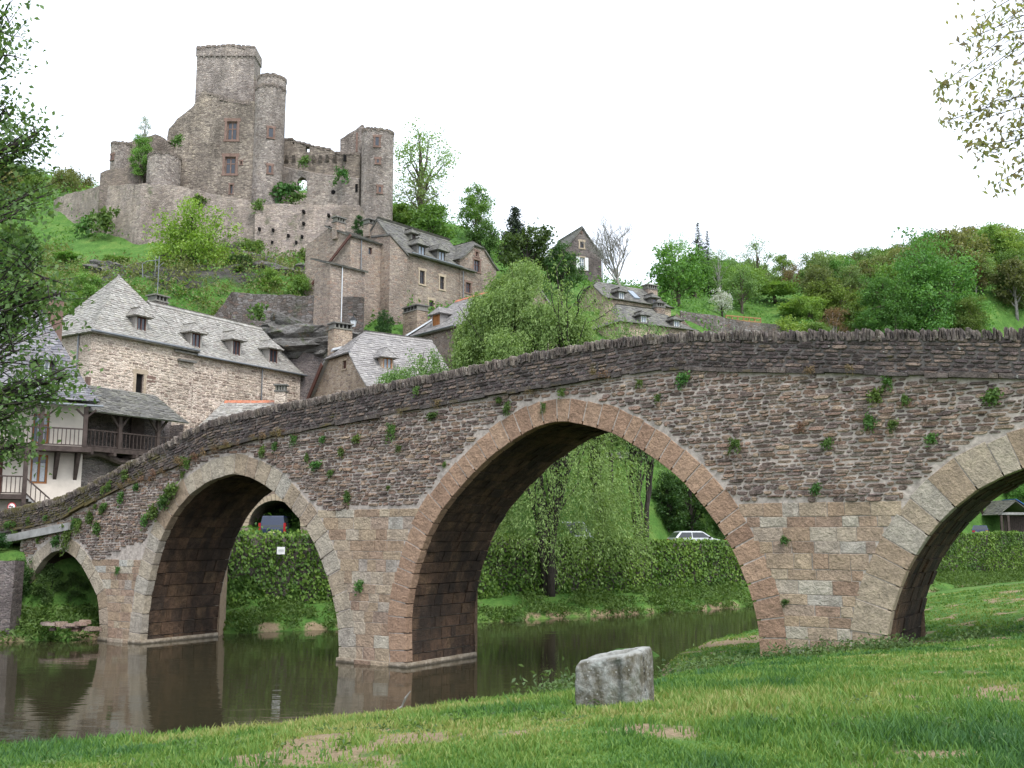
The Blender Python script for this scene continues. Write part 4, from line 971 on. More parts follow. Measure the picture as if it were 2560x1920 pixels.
# --- tan gabled house with tall chimney (half-hipped gable to the left)
H = Building('tan_gabled_house', 'tan stone house with half-hipped gable, pale slate roof and tall chimney just above the bridge', c3(590,1050), 75, c3(930,1095), 9.5)
zr = H.ze; hw = 4.5; A0_ = -2.0; ze = zr-4.75; A1_ = H.L+1.2
q = pixrect(H.Lp(A0_), c3, 432,1245,460,1310)
block(H, A0_, A1_, -hw, hw, ze, zr, 'tan', half=(.57,0), holes={'L': [rect(*q)]})
window(H.e, H.Lp(A0_), q, 'timber_red', 'timber_red', 'pale_stone', .1, nx=1, nz=1)
roof(H, A0_, A1_, -hw, hw, ze, zr, 'slate_new', (1.0,0), (.57,0), seed=31, ov=.5, verge=.35, rowh=.24, sw=(.2,.4), cast=.3)
bz = lambda z: -hw + hw*(z-ze)/(zr-ze)
dormer(H, (712,1235,772,1305), c3, bz, 'tan', 'slate_new', 'timber_orange', 'glass_pale', 33, .7)
zt = H.F(1.6).pix(*c3(455,1040))[1]; chimney(H, A0_+.9, 1.9, ze+1.5, zt, 1.5, 1.0, 'tan', pots=4)
mb = MB(); mb.tube([(A0_-.3,hw*.43+.1,ze+4.75*.57),(A0_-.3,-hw*.43-.1,ze+4.75*.57)], .07, 6); mb.build('gutter', M['zinc'], H.e)
mb = MB(); mb.bar((A0_-.36,hw*.5,ze+4.75*.5),(A0_-.36,hw+.4,ze-.4),.1,.35); mb.build('verge_board', M['timber_red'], H.e)
mb = MB(); mb.hexa([(A0_-.1,1.1,ze+3.3),(A0_+2.2,1.1,ze+4.0),(A0_+2.2,1.35,ze+3.9),(A0_-.1,1.35,ze+3.2)],[(A0_-.1,1.1,ze+3.45),(A0_+2.2,1.1,ze+4.15),(A0_+2.2,1.35,ze+4.05),(A0_-.1,1.35,ze+3.35)]); mb.build('flashing', M['zinc_pale'], H.e)
# --- house behind it with orange ridge and timber dormer
H = Building('slate_roofed_house', 'stone house with orange ridge tiles and a brown timber dormer behind the large willow', c3(880,1095), 84, c3(1215,1008), 12)
ze = H.ze; L = H.L+5.0; zr = H.zpix(*c3(1045,888), 3.6)
w = [x for x in (pixrect(H.F(), c3, 1385,1060,1440,1095), pixrect(H.F(), c3, 1385,1165,1415,1230)) if x[2] < L-.3]
block(H, 0, L, 0, 7.2, ze, zr, 'grey_rubble', holes={'F': [rect(*x) for x in w]})
for x in w: window(H.e, H.F(), x, 'timber', 'glass_pale', 'pale_stone', .12)
roof(H, 0, L, 0, 7.2, ze, zr, 'slate_new', (.55,0), seed=41, ov=.35, ridge='tile', rowh=.24, cast=.2)
bz = lambda z: 3.6*(z-ze)/(zr-ze)
dormer(H, (1055,925,1105,1012), c3, bz, 'slate_new', 'slate_new', 'timber_orange', 'timber_orange', 43, .6)
gutter(H, -.2, H.L+.3, -.4, ze-.05); pu = H.F().pix(*c3(1243,1100))[0]; pipe(H, pu, -.07, ze, -4, mat='zinc_pale')
chimney(H, -.6, 1.2, ze-3, H.F(1.2).pix(*c3(930,920))[1], 2.1, 1.1, 'tan', pots=4)
mb = MB(); mb.hexa([(-.2,-.1,ze+.05),(1.6,2.2,ze+2.0),(1.9,2.1,ze+2.0),(.1,-.3,ze+.05)],[(-.2,-.1,ze+.2),(1.6,2.2,ze+2.15),(1.9,2.1,ze+2.15),(.1,-.3,ze+.2)]); mb.build('flashing', M['zinc_pale'], H.e)

# --- big house under the castle with side annexes and a gabled wing
H = Building('hillside_manor', 'large grey-brown stone house with dormers and gabled wing right below the castle', c3(880,503), 92, c3(1240,605), 18)
ze = H.ze; L = H.L; zr = H.zpix(*c3(1000,372), 3.5)
wl = [(965,632,1000,715),(1105,672,1135,752),(1030,835,1062,905)]
w = [pixrect(H.F(), c3, *x) for x in wl]
aL = H.F(3.5).pix(*c3(672,296))[0]
block(H, aL, L, 0, 7, ze, zr, 'grey_rubble', holes={'F': [rect(*x) for x in w]})
for x in w: window(H.e, H.F(), x, 'timber', 'glass', 'pale_stone', .16)
roof(H, aL, L+2, 0, 7, ze, zr, 'slate_old', seed=51, ov=.4, verge=.1, rowh=.26, sw=(.22,.4), cast=.3)
bz = lambda z: 3.5*(z-ze)/(zr-ze)
dormer(H, (955,462,1002,520), c3, bz, 'slate_old', 'slate_old', 'timber', 'glass_pale', 53, .7); dormer(H, (1095,500,1140,560), c3, bz, 'slate_old', 'slate_old', 'timber', 'glass_pale', 54, .7); dormer(H, (915,378,938,415), c3, bz, 'slate_old', 'slate_old', 'timber', 'glass', 55, .5)
gutter(H, .2, L, -.45, ze-.02); pu = H.F().pix(*c3(1262,650))[0]; pipe(H, pu, -.1, ze-.3, -4)
# wing
aw0, aw1 = L, H.F().pix(*c3(1492,640))[0]; zw = H.F().pix(*c3(1492,622))[1]; zwr = H.F().pix(*c3(1330,405))[1]
ww = [pixrect(H.F(-.05), c3, 1340,560,1382,628), pixrect(H.F(-.05), c3, 1353,500,1370,526), pixrect(H.F(-.05), c3, 1285,715,1320,775)]
block(H, aw0, aw1, -.05, 7.5, zw, zwr, 'grey_rubble', axis='b', holes={'F': [rect(*x) for x in ww]}, half=(.72,0), name='gabled_wing')
for x in ww: window(H.e, H.F(-.05), x, 'timber_red', 'glass', 'red_stone', .14)
roof(H, aw0, aw1, -.05, 7.5, zw, zwr, 'slate_old', (1.0,0), (.72,0), axis='b', seed=57, ov=.3, verge=.2, rowh=.26, cast=.25)
# buttress tower with a sloped top
mb = MB(); p0, p1 = H.F(-2.4).pix(*c3(762,385)), H.F(-2.4).pix(*c3(880,500))
a_, b_ = p0[0], min(p1[0], 1.2)
mb.hexa([(a_,-2.4,-6),(b_,-2.4,-6),(b_,.1,-6),(a_,.1,-6)], [(a_,-2.4,p0[1]),(b_,-2.4,p1[1]-.3),(b_,.1,p1[1]-.3),(a_,.1,p0[1]+.3)]); mb.build('buttress_tower', M['grey_rubble'], H.e)
mb = MB(); mb.hexa([(a_-.1,-2.5,p0[1]+.01),(b_+.1,-2.5,p1[1]-.35),(b_+.1,.05,p1[1]-.3),(a_-.1,.05,p0[1]+.3)], [(a_-.1,-2.5,p0[1]+.15),(b_+.1,-2.5,p1[1]-.2),(b_+.1,.05,p1[1]-.15),(a_-.1,.05,p0[1]+.45)]); mb.build('coping_slab', M['slate_old'], H.e)
q = pixrect(H.F(-2.4), c3, 797,828,818,885); window(H.e, H.F(-2.2), q, 'timber_red', 'glass', 'pale_stone', .1, nx=1, nz=1, reveal=.1)
# annexes to the left
pA = H.F(-1.2); e0, e1 = pA.pix(*c3(490,362)), pA.pix(*c3(745,440)); zA = (e0[1]+e1[1])/2-.2
wA = pixrect(pA, c3, 612,470,638,510)
mb = MB(); holed(mb, pA, rect(e0[0],-6,a_+.2,zA), [rect(*wA)]); holed(mb, H.Lp(e0[0]), [(-1.2,-6),(5,-6),(5,zA+.2),(1.5,zA+1.3),(-1.2,zA)], []); mb.build('annex_wall', M['grey_rubble'], H.e)
window(H.e, pA, wA, 'timber_red', 'glass', None, nx=1, nz=1)
roof(H, e0[0], a_, -1.2, 2.2, zA, zA+1.5, 'slate_old', seed=61, ov=.25, shed=True, rowh=.26)
mb = MB(); mb.bar((e0[0]-.25,-1.5,zA-.1),(e0[0]-.25,3.6,zA-3.6),.1,.25); mb.build('verge_board', M['timber_red'], H.e)
pB = H.F(-3.6); f0, f1 = pB.pix(*c3(362,570)), pB.pix(*c3(570,628)); zB = (f0[1]+f1[1])/2
mb = MB(); holed(mb, pB, rect(f0[0]-.2,-6,f1[0]+.3,zB), []); holed(mb, H.Lp(f0[0]-.2), rect(-3.6,-6,-1.6,zB), []); holed(mb, H.Rp(f1[0]+.3), rect(-3.6,-6,-1,zB), []); mb.build('lower_annex_wall', M['grey_rubble'], H.e)
roof(H, f0[0]-.2, f1[0]+.3, -3.6, -1.2, zB, zB+.75, 'slate_old', seed=63, ov=.25, shed=True, rowh=.26)
pu = pB.pix(*c3(425,700))[0]; pipe(H, pu, -3.68, zB, -4, mat='zinc_pale'); pu = pA.pix(*c3(558,500))[0]; pipe(H, pu, -1.28, zA, -3)
chimney(H, aL+.5, 4.8, zr-1.5, H.F(4.6).pix(*c3(632,310))[1], 1.5, .8, 'grey_rubble')
chimney(H, e0[0]+.3, .8, zA, zA+1.5, 1.0, .6, 'grey_rubble')
HG = H
# --- dark gabled house on the crest with white shutters
H = Building('dark_gabled_house', 'dark stone gabled house with white shutters standing on the crest', c4(572,490), 130, c4(840,522), 28)
ze = H.ze; L = H.L; zr = H.F().pix(*c4(700,328))[1]
w = [pixrect(H.F(), c4, 690,538,722,620), pixrect(H.F(), c4, 692,428,716,468), pixrect(H.F(), c4, 692,364,702,376)]
block(H, 0, L, 0, 7, ze, zr, 'dark_rubble', axis='b', holes={'F': [rect(*x) for x in w]})
window(H.e, H.F(), w[0], 'white_paint', 'glass_pale', 'pale_stone', .12, shutters=.5, bar=.08); window(H.e, H.F(), w[1], 'timber', 'glass', 'pale_stone', .2); window(H.e, H.F(), w[2], 'timber', 'glass', 'red_stone', .1, nx=1, nz=1, sill=False)
roof(H, 0, L, 0, 7, ze, zr, 'slate_old', axis='b', seed=71, ov=.25, verge=.2, rowh=.3, sw=(.25,.45))
pipe(H, L+.05, -.1, ze, -3)
# --- low double house right of the willow
H = Building('low_slate_house', 'low stone house with two dormers and a skylight on the slope right of the willow', c4(890,822), 100, c4(1320,887), 22)
ze = H.ze; L = H.L; zr = H.zpix(*c4(1000,738), 2.9)
q = pixrect(H.Lp(0), c4, 783,820,802,855)
block(H, 0, L, 0, 5.8, ze, zr, 'tan', half=(.75,0), holes={'L': [rect(*q)]}); window(H.e, H.Lp(0), q, 'timber', 'glass', None, nx=1, nz=1)
roof(H, 0, L, 0, 5.8, ze, zr, 'slate_old', (1,.4), (.75,0), seed=81, ov=.35, verge=.3, rowh=.28, sw=(.22,.42), cast=.3)
bz = lambda z: 2.9*(z-ze)/(zr-ze)
dormer(H, (962,780,995,825), c4, bz, 'slate_old', 'slate_old', 'white_paint', 'glass_pale', 83, .45); dormer(H, (1192,820,1218,866), c4, bz, 'slate_old', 'slate_old', 'timber_red', 'glass_pale', 84, .45)
sk = H.F(1.0).pix(*c4(1075,822)); mb = MB(); zs = sk[1]; b_ = bz(zs); mb.hexa([(sk[0]-.35,b_-.1,zs-.1),(sk[0]+.35,b_-.1,zs-.1),(sk[0]+.35,bz(zs+.9),zs+.9),(sk[0]-.35,bz(zs+.9),zs+.9)], [(sk[0]-.35,b_-.2,zs+.05),(sk[0]+.35,b_-.2,zs+.05),(sk[0]+.35,bz(zs+.9)-.1,zs+1.05),(sk[0]-.35,bz(zs+.9)-.1,zs+1.05)]); mb.build('skylight', M['glass_pale'], H.e)
chimney(H, L-.6, 2.6, ze, H.F(2.5).pix(*c4(1240,770))[1], 1.3, .9, 'grey_rubble', pots=4)
H = Building('lower_slate_house', 'lower slate-roofed house with two white-framed dormers peeking over the bridge parapet', c4(1035,985), 94, c4(1480,1040), 18)
ze = H.ze; L = H.L; zr = H.zpix(*c4(1180,895), 2.6)
block(H, -1, L, 0, 5.2, ze, zr, 'tan')
roof(H, -1.0, L, 0, 5.2, ze, zr, 'slate_old', (.5,.9), seed=91, ov=.35, rowh=.28, sw=(.22,.42), cast=.25)
bz = lambda z: 2.6*(z-ze)/(zr-ze)
dormer(H, (1115,942,1150,988), c4, bz, 'slate_old', 'slate_old', 'white_paint', 'glass_pale', 93, .4); dormer(H, (1343,975,1377,1018), c4, bz, 'slate_old', 'slate_old', 'white_paint', 'glass_pale', 94, .4)
aq = H.F(2.4).pix(*c4(1235,885)); chimney(H, aq[0], 2.4, ze, aq[1], 1.0, .7, 'grey_rubble')
# --- ochre timbered house on the quay behind the weeping willow
c7 = lambda x, y: (1200+.42194*x, 1000+.42194*y)
H = Building('ochre_quay_house', 'ochre plastered house with orange shutters half hidden by the weeping willow', c7(180,300), 79.5, c7(985,330), 4.0)
w = [pixrect(H.F(), c7, 945,470,998,540), pixrect(H.F(), c7, 935,585,965,740), pixrect(H.F(), c7, 330,560,400,660), pixrect(H.F(), c7, 620,450,690,540)]
M['ochre'] = plain('ochre_plaster', (0.5,0.4,0.26), .9, .15, var=.15, scale=1.5, bump=.2)
block(H, 0, H.L, 0, 8, H.ze, H.ze+3, 'ochre', holes={'F': [rect(*x) for x in w]})
for x in w: window(H.e, H.F(), x, 'timber_orange', 'timber_orange' if x in w[:2] else 'glass', 'red_stone', .12)
roof(H, 0, H.L, 0, 8, H.ze, H.ze+3.2, 'slate_old', seed=99, ov=.4, rowh=.3, sw=(.25,.45))
# --- open shed seen under the right arch
c8 = lambda x, y: (2320+.18086*x, 1180+.18086*y)
H = Building('open_shed', 'open timber shed with a blue sheet on its roof behind the right arch', c8(985,560), 116, c8(1500,560), 4.3, cat='shed')
pl = H.F(); zr = pl.pix(*c8(1195,390))[1]; L = 2*pl.pix(*c8(1195,400))[0]
roof(H, 0, L, 0, 6, H.ze, zr, 'slate_old', axis='b', seed=101, ov=.3, verge=.3, rowh=.3, sw=(.3,.5))
for a in (.25, L*.28, L-.25):
    mb = MB(); mb.box(a-.12,a+.12,.05,.3,-2,H.ze); mb.build('post', M['timber'], H.e)
mb = MB(); mb.box(0,L,.0,.25,H.ze-.25,H.ze+.02); mb.build('beam', M['concrete'], H.e)
x = L*.3
while x < L:
    mb = MB(); mb.box(x,x+.19,1.4,1.45,-2,H.ze-.3); mb.build('board', M['timber'], H.e); x += .21
M['blue_sheet'] = plain('blue_plastic_sheet', (0.05,0.16,0.5), .35, .5, var=.2)
mb = MB(); mb.hexa([(L/2,-.4,zr+.1),(L+.4,-.4,H.ze+.0),(L+.4,3,H.ze+.0),(L/2,3,zr+.1)],[(L/2,-.4,zr+.16),(L+.4,-.4,H.ze+.07),(L+.4,3,H.ze+.07),(L/2,3,zr+.16)]); mb.build('blue_sheet', M['blue_sheet'], H.e)
mb = MB(); holed(mb, H.F(5.9), rect(0,-2,L,H.ze), []); mb.build('back_wall', M['dark_rubble'], H.e)

# ------------------------------------------------------------------ the castle
castle = empty('ruined_castle', (at(*c1(1000,1100), 112)[0], 112, 38), 0, 'ruined stone castle with square keep and round towers on the hilltop', 'castle')
CO = np.array(castle.location)
class CF:                            # the castle's frame: unrotated, metres from its foot
    ex = np.array((1.0,0)); ey = np.array((0,1.0)); O = CO[:2]; zb = CO[2]; e = castle
    w = Building.w; loc = Building.loc; F = Building.F; Lp = Building.Lp; Rp = Building.Rp
CB = CF()
def cp(x, y, Y): p = at(*c1(x, y), Y); return CB.loc(p)
def jag(pts, r, step=.5, amp=.22):   # a broken wall top
    o = []
    for (u0,z0),(u1,z1) in zip(pts[:-1], pts[1:]):
        n = max(1, int(math.hypot(u1-u0, z1-z0)/step))
        for i in range(n): f = i/n; o.append((u0+(u1-u0)*f+r.uniform(-.1,.1)*(i>0), z0+(z1-z0)*f+r.uniform(-amp,amp)*(i>0)))
    o.append(pts[-1]); return o
def slabwall(Y, outer, holes, thick, name, mat, parent=castle, jitter=None):
    """a wall of real thickness standing Y metres off, from its outline"""
    pl = CB.F(Y-CO[1]); mb = MB(); holed(mb, pl, outer, holes, thick)
    n = len(outer); mb.add([pl.P(u,z) for u, z in outer]+[pl.P(u,z,-thick) for u, z in outer], [((i+1)%n, i, n+i, n+(i+1)%n) for i in range(n)])
    loops = [[Vector((u,z,0)) for u, z in outer]]+[[Vector((u,z,0)) for u, z in h] for h in holes]; fl = [p for l in loops for p in l]
    mb.add([pl.P(p.x,p.y,-thick) for p in fl], [tuple(t_) for t_ in tessellate_polygon(loops)])
    return mb.build(name, M[mat], parent), pl
def capping(pts, Y, thick, parent, seed=0, mat='castle_dark', h=(.15,.5)):
    r = random.Random(seed); mb = MB(); y0 = Y-CO[1]
    for (u0,z0),(u1,z1) in zip(pts[:-1], pts[1:]):
        n = max(1, int(math.hypot(u1-u0, z1-z0)/.42))
        if abs(z1-z0) > .55*abs(u1-u0): continue
        for i in range(n):
            f = (i+.5)/n; u, z = u0+(u1-u0)*f, z0+(z1-z0)*f; w_ = r.uniform(.2,.34); hh_ = r.uniform(*h); d_ = r.uniform(.03,.12)
            mb.hexa([(u-w_,y0-d_,z-hh_*.8),(u+w_,y0-d_,z-hh_*.8-r.uniform(0,.2)),(u+w_,y0+thick,z-.2),(u-w_,y0+thick,z-.2)], [(u-w_*.8,y0-d_*.5,z+hh_*.3),(u+w_*.8,y0-d_*.5,z+hh_*.25),(u+w_*.8,y0+thick,z+hh_*.3),(u-w_*.8,y0+thick,z+hh_*.3)])
    return tag(mb.build('broken_wall_top', M[mat], parent), kind='stuff')
def cpl(pts, Y): return [(lambda q: (q[0], q[2]))(cp(x, y, Y)) for x, y in pts]
r = random.Random(4)
# keep
Yk = 118; (x0,_,zt) = cp(812,100,Yk); x1 = cp(1203,300,Yk)[0]; zk = cp(1000,168,Yk)[2]
mb = MB(); mb.box(x0,x1,Yk-CO[1],Yk-CO[1]+3.0,-4,zk); keep = mb.build('keep', M['castle'], castle)
mb = MB(); tp = jag([(x0-.1,zt-.1),((x0+x1)/2,zt+.2),(x1+.1,zt-.1)], r, .6, .1); pl = CB.F(Yk-CO[1]-.14); o = [(x1+.28,zk-.02),(x0-.28,zk-.02)]
outer = [(x0-.1,zk)]+[(x1+.1,zk)]+tp[::-1]; n = len(outer); mb.add([pl.P(u,z) for u,z in outer]+[pl.P(u,z,-3.3) for u,z in outer], [tuple(range(n)), tuple(range(n,2*n))[::-1]]+[((i+1)%n,i,n+i,n+(i+1)%n) for i in range(n)])
mb.build('battlement', M['castle'], keep); capping(tp, Yk-.14, 3.3, keep, 5, h=(.15,.4))
for i in range(11):
    a = x0+.1+(x1-x0-.4)*i/10; m_ = MB(); m_.hexa([(a,pl.o[1]+.14,zk-.4),(a+.26,pl.o[1]+.14,zk-.4),(a+.26,pl.o[1]+.3,zt-.7),(a,pl.o[1]+.3,zt-.7)],[(a,pl.o[1]-.05,zk+.02),(a+.26,pl.o[1]-.05,zk+.02),(a+.26,pl.o[1]-.07,zt-.7),(a,pl.o[1]-.07,zt-.7)]); m_.build('corbel', M['castle'], keep)
m_ = MB(); p = cp(1190,165,Yk); m_.hexa([(x1-.1,6.02,-4),(x1+.35,6.02,-4),(x1+.35,8.9,-4),(x1-.1,8.9,-4)],[(x1-.1,6.02,zk-2),(x1+.4,6.02,zk-3.5),(x1+.35,8.9,zk-3),(x1-.1,8.9,zk-2)]); m_.build('keep_side_wall', M['castle_dark'], keep)
# residence
Yr = 112
pts = cpl([(655,1090),(648,830),(668,760),(600,735),(612,670),(670,600),(780,515),(800,480),(848,405),(862,395),(875,420),(960,440),(1060,468),(1150,485),(1170,480)], Yr)
tp = jag(pts[2:], r, .5, .16)
outer = [(pts[0][0],-3)]+pts[1:2]+tp+[(tp[-1][0]+.9,tp[-1][1]),(tp[-1][0]+.9,-3)]
W_ = [pixrect(CB.F(Yr-CO[1]), c1, *x) for x in ((1012,618,1088,745),(998,862,1078,980),(1034,1055,1056,1118),(1108,893,1120,915))]
res, plr = slabwall(Yr, outer[::-1] if False else outer, [rect(*x) for x in W_], 5.0, 'residence', 'castle_mid')
capping(tp, Yr, 1.2, res, 1, h=(.2,.6))
for i, x in enumerate(W_): window(res, plr, x, 'red_stone', 'glass', 'red_stone', .26 if i < 2 else .12, nx=2 if i < 2 else 1, nz=2 if i < 2 else 1, bar=.14 if i < 2 else .05, reveal=.3)
# stair tower
Yt = 111; (xa,_,_), (xb,_,_) = cp(1176,700,Yt), cp(1388,700,Yt); cx, rad = (xa+xb)/2, (xb-xa)/2
def drum(cx, cy, rad, z0, z1, name, mat, holes=None, n=36, parent=castle, top=None, r0=None):
    mb = MB(); zs = np.linspace(z0, z1, 9); V = []; rr = random.Random(int(abs(cx*10)))
    for j, z in enumerate(zs):
        for i in range(n):
            a = 2*math.pi*i/n; k = rad + (0 if r0 is None else (r0-rad)*max(0, 1-(z-z0)/((z1-z0)*.25)))
            zz = z + (top(math.cos(a), math.sin(a))+rr.uniform(-.1,.1) if (top and j == 8) else (rr.uniform(-.08,.08) if j == 8 else 0)); V.append((cx+k*math.cos(a), cy+k*math.sin(a), zz))
    F_ = [(j*n+i, j*n+(i+1)%n, (j+1)*n+(i+1)%n, (j+1)*n+i) for j in range(8) for i in range(n)]
    V += [(x_*1.0-(x_-cx)*.35, y_-(y_-cy)*.35, z_) for x_, y_, z_ in V[-n:]]; V += [(cx+(x_-cx), cy+(y_-cy), z_-1.5) for x_, y_, z_ in V[-n:]]
    b = 8*n; F_ += [(b+i, b+(i+1)%n, b+n+(i+1)%n, b+n+i) for i in range(n)] + [(b+n+i, b+n+(i+1)%n, b+2*n+(i+1)%n, b+2*n+i) for i in range(n)] + [tuple(range(b+2*n, b+3*n))]
    mb.add(V, F_); do_ = mb.build(name, M[mat], parent); mr = MB()
    for i in range(n*2):
        a = math.pi*i/n; da = math.pi/n*.95; z_ = V[8*n+(i//2)][2]; hh_ = rr.uniform(.12,.4); o1, o0 = rad+rr.uniform(.02,.08), rad*.8
        q = [(cx+k_*math.cos(t_), cy+k_*math.sin(t_)) for k_, t_ in ((o0,a),(o1,a),(o1,a+da),(o0,a+da))]; mr.hexa([(x_,y_,z_-hh_) for x_, y_ in q], [(x_,y_,z_+rr.uniform(.03,.14)) for x_, y_ in q])
    tag(mr.build('broken_rim', M['castle_dark'], do_ if parent is castle else parent), kind='stuff')
    return do_
zt1 = cp(1200,358,Yt)[2]; zt2 = cp(1300,285,Yt)[2]
tow = drum(cx, Yt-CO[1]+rad, rad, -3, zt1, 'stair_tower', 'castle', r0=rad*1.08)
drum(cx+.12, Yt-CO[1]+rad, rad*.93, zt1-.4, zt2, 'tower_head', 'castle', parent=tow)
def drumwin(parent, cx, cy, rad, box, Y, sur='red_stone', frame='red_stone'):
    a, b = cp(box[0],box[3],Y), cp(box[2],box[1],Y); u = (a[0]+b[0])/2; w_ = b[0]-a[0]; ang = math.asin(max(-1,min(1,(u-cx)/rad)))
    H_ = CB; ux = np.array((math.cos(ang), math.sin(ang))); n = np.array((math.sin(ang), -math.cos(ang)))
    pl = Plane(CB, np.array((cx,cy))+n*(rad+.03), ux, n); w2 = w_/2/max(.6,math.cos(ang))
    m_ = window(parent, pl, (-w2,a[2],w2,b[2]), frame, 'glass', sur, .16, nx=1, nz=1, reveal=.0, bar=.06); return m_
for bx in ((1300,662,1336,728),(1298,920,1324,975)): drumwin(tow, cx, Yt-CO[1]+rad, rad, bx, Yt)
# curtain wall
Yc = 114
pts = cpl([(1372,860),(1392,850),(1396,742),(1440,732),(1560,765),(1700,800),(1800,832),(1935,842)], Yc)
outer = [(pts[0][0]-.3,-3)]+pts[:2]+jag(pts[1:], r, .5, .12)[1:]+[(pts[-1][0]+.3,-3)]
arcw = cpl([(1503,1112),(1503,1040),(1510,1020),(1525,1008),(1540,1006),(1556,1014),(1568,1035),(1570,1112)], Yc)
holes = [rect(*pixrect(CB.F(Yc-CO[1]), c1, *x)) for x in ((1560,790,1586,830),(1470,762,1482,776))]+[arcw]
curt, plc = slabwall(Yc, outer, holes, .9, 'curtain_wall', 'castle_mid'); capping(outer[2:-1], Yc, .9, curt, 2, h=(.1,.26))
m_ = MB(); lo = cpl([(1372,925),(1500,955),(1700,990),(1930,1015)], Yc-.45); pl = CB.F(Yc-.45-CO[1])
rim = cpl([(1500,1112),(1500,1038),(1508,1017),(1524,1004),(1541,1002),(1558,1011),(1571,1033),(1573,1112)], Yc-.45)
o = [(lo[0][0]-.2,-3),(lo[-1][0]+.2,-3)]+lo[::-1]; holed(m_, pl, o, [rim], .42)
n = len(lo); m_.add([pl.P(u,z) for u,z in lo]+[pl.P(u,z+.25,-.44) for u,z in lo], [(i,i+1,n+i+1,n+i) for i in range(n-1)]); m_.build('wall_batter', M['castle'], curt)
for x_ in (1432,1482,1575,1620,1665,1712,1765,1830):
    a = cp(x_, 880 if x_ < 1800 else 870, Yc); m_ = MB(); m_.hexa([(a[0]-.16,Yc-CO[1]-.02,a[2]-.45),(a[0]+.16,Yc-CO[1]-.02,a[2]-.45),(a[0]+.16,Yc-CO[1]-.02,a[2]+.3),(a[0]-.16,Yc-CO[1]-.02,a[2]+.3)],[(a[0]-.16,Yc-CO[1]-.25,a[2]-.2),(a[0]+.16,Yc-CO[1]-.25,a[2]-.2),(a[0]+.16,Yc-CO[1]-.55,a[2]+.3),(a[0]-.16,Yc-CO[1]-.55,a[2]+.3)]); m_.build('corbel', M['castle_dark'], curt)
for bx, nm in (((1735,1088,1766,1124),'round_opening'),((1902,1050,1920,1105),'loophole'),((1822,850,1840,890),'loophole'),((1832,1280,1848,1316),'loophole')):
    q = pixrect(CB.F(Yc-.5-CO[1]), c1, *bx); m_ = MB(); pl = CB.F(Yc-.5-CO[1])
    if nm == 'round_opening':
        cu, cz, rd = (q[0]+q[2])/2, (q[1]+q[3])/2, (q[2]-q[0])/2; m_.hexa([pl.P(cu+rd*math.cos(i/6*math.pi), cz+rd*math.sin(i/6*math.pi), -.3) for i in range(12)], [pl.P(cu+rd*math.cos(i/6*math.pi), cz+rd*math.sin(i/6*math.pi), .01) for i in range(12)])
    else: pbox(m_, pl, q[0], q[2], q[1], q[3], -.3, .01)
    m_.build(nm, M['dark'], curt)
# right tower and its shoulder
Yw = 111.5; (xa,_,_), (xb,_,_) = cp(1932,800,Yw), cp(2155,800,Yw); cx, rad = (xa+xb)/2, (xb-xa)/2; ztr = cp(2040,648,Yw)[2]
rt = drum(cx, Yw-CO[1]+rad, rad, -9, ztr, 'corner_tower', 'castle', top=lambda c, s: .25*s-.15*c, n=28)
for bx in ((2038,725,2070,790),(2048,878,2070,908),(2060,1068,2082,1110)): drumwin(rt, cx, Yw-CO[1]+rad, rad, bx, Yw)
pts = cpl([(1798,860),(1798,740),(1850,705),(1905,675),(1945,640),(1960,640)], Yc+1.0)
outer = [(pts[0][0],-3)]+pts[:2]+jag(pts[1:], r, .5, .08)[1:]+[(pts[-1][0]+.5,-3)]
sh, pls = slabwall(Yc+1.0, outer, [], 2.0, 'tower_shoulder', 'castle'); q = pixrect(CB.F(Yc+1-CO[1]), c1, 1905,695,1922,830); m_ = MB(); pbox(m_, pls, q[0],q[2],q[1],q[3],.0,.03); m_.build('brick_strip', M['red_stone'], sh)
# left bastion, turret and walls
Yb = 109; (xa,_,_), (xb,_,_) = cp(428,940,Yb), cp(655,940,Yb); cx, rad = (xa+xb)/2, (xb-xa)/2; drum(cx, Yb-CO[1]+rad, rad, -5, cp(540,828,Yb)[2], 'bastion', 'castle')
Yl = 117; (xa,_,_), (xb,_,_) = cp(187,850,Yl), cp(330,850,Yl); cx, rad = (xa+xb)/2, (xb-xa)/2; tl = drum(cx, Yl-CO[1]+rad, rad, -4, cp(270,758,Yl)[2], 'turret', 'castle'); drumwin(tl, cx, Yl-CO[1]+rad, rad, (208,845,226,878), Yl)
pts = cpl([(300,770),(420,735),(520,705),(590,738),(640,830)], Yl+1); outer = [(pts[0][0],-4)]+jag(pts, r, .5, .1)+[(pts[-1][0]+.3,-4)]; slabwall(Yl+1, outer, [], 1.2, 'inner_wall', 'castle_dark')
pts = cpl([(140,975),(180,955),(240,945),(300,942),(345,915),(440,950)], 112.5); outer = [(pts[0][0],-4)]+jag(pts, r, .5, .15)+[(pts[-1][0],-4)]; slabwall(112.5, outer, [], 1.2, 'broken_wall', 'castle_dark')
pts = cpl([(575,800),(640,735),(700,690),(740,740),(700,830)], 116); outer = [(pts[0][0],-4)]+jag(pts, r, .5, .1)+[(pts[-1][0],-4)]; slabwall(116, outer, [], 1.0, 'roof_ruin', 'castle_dark')
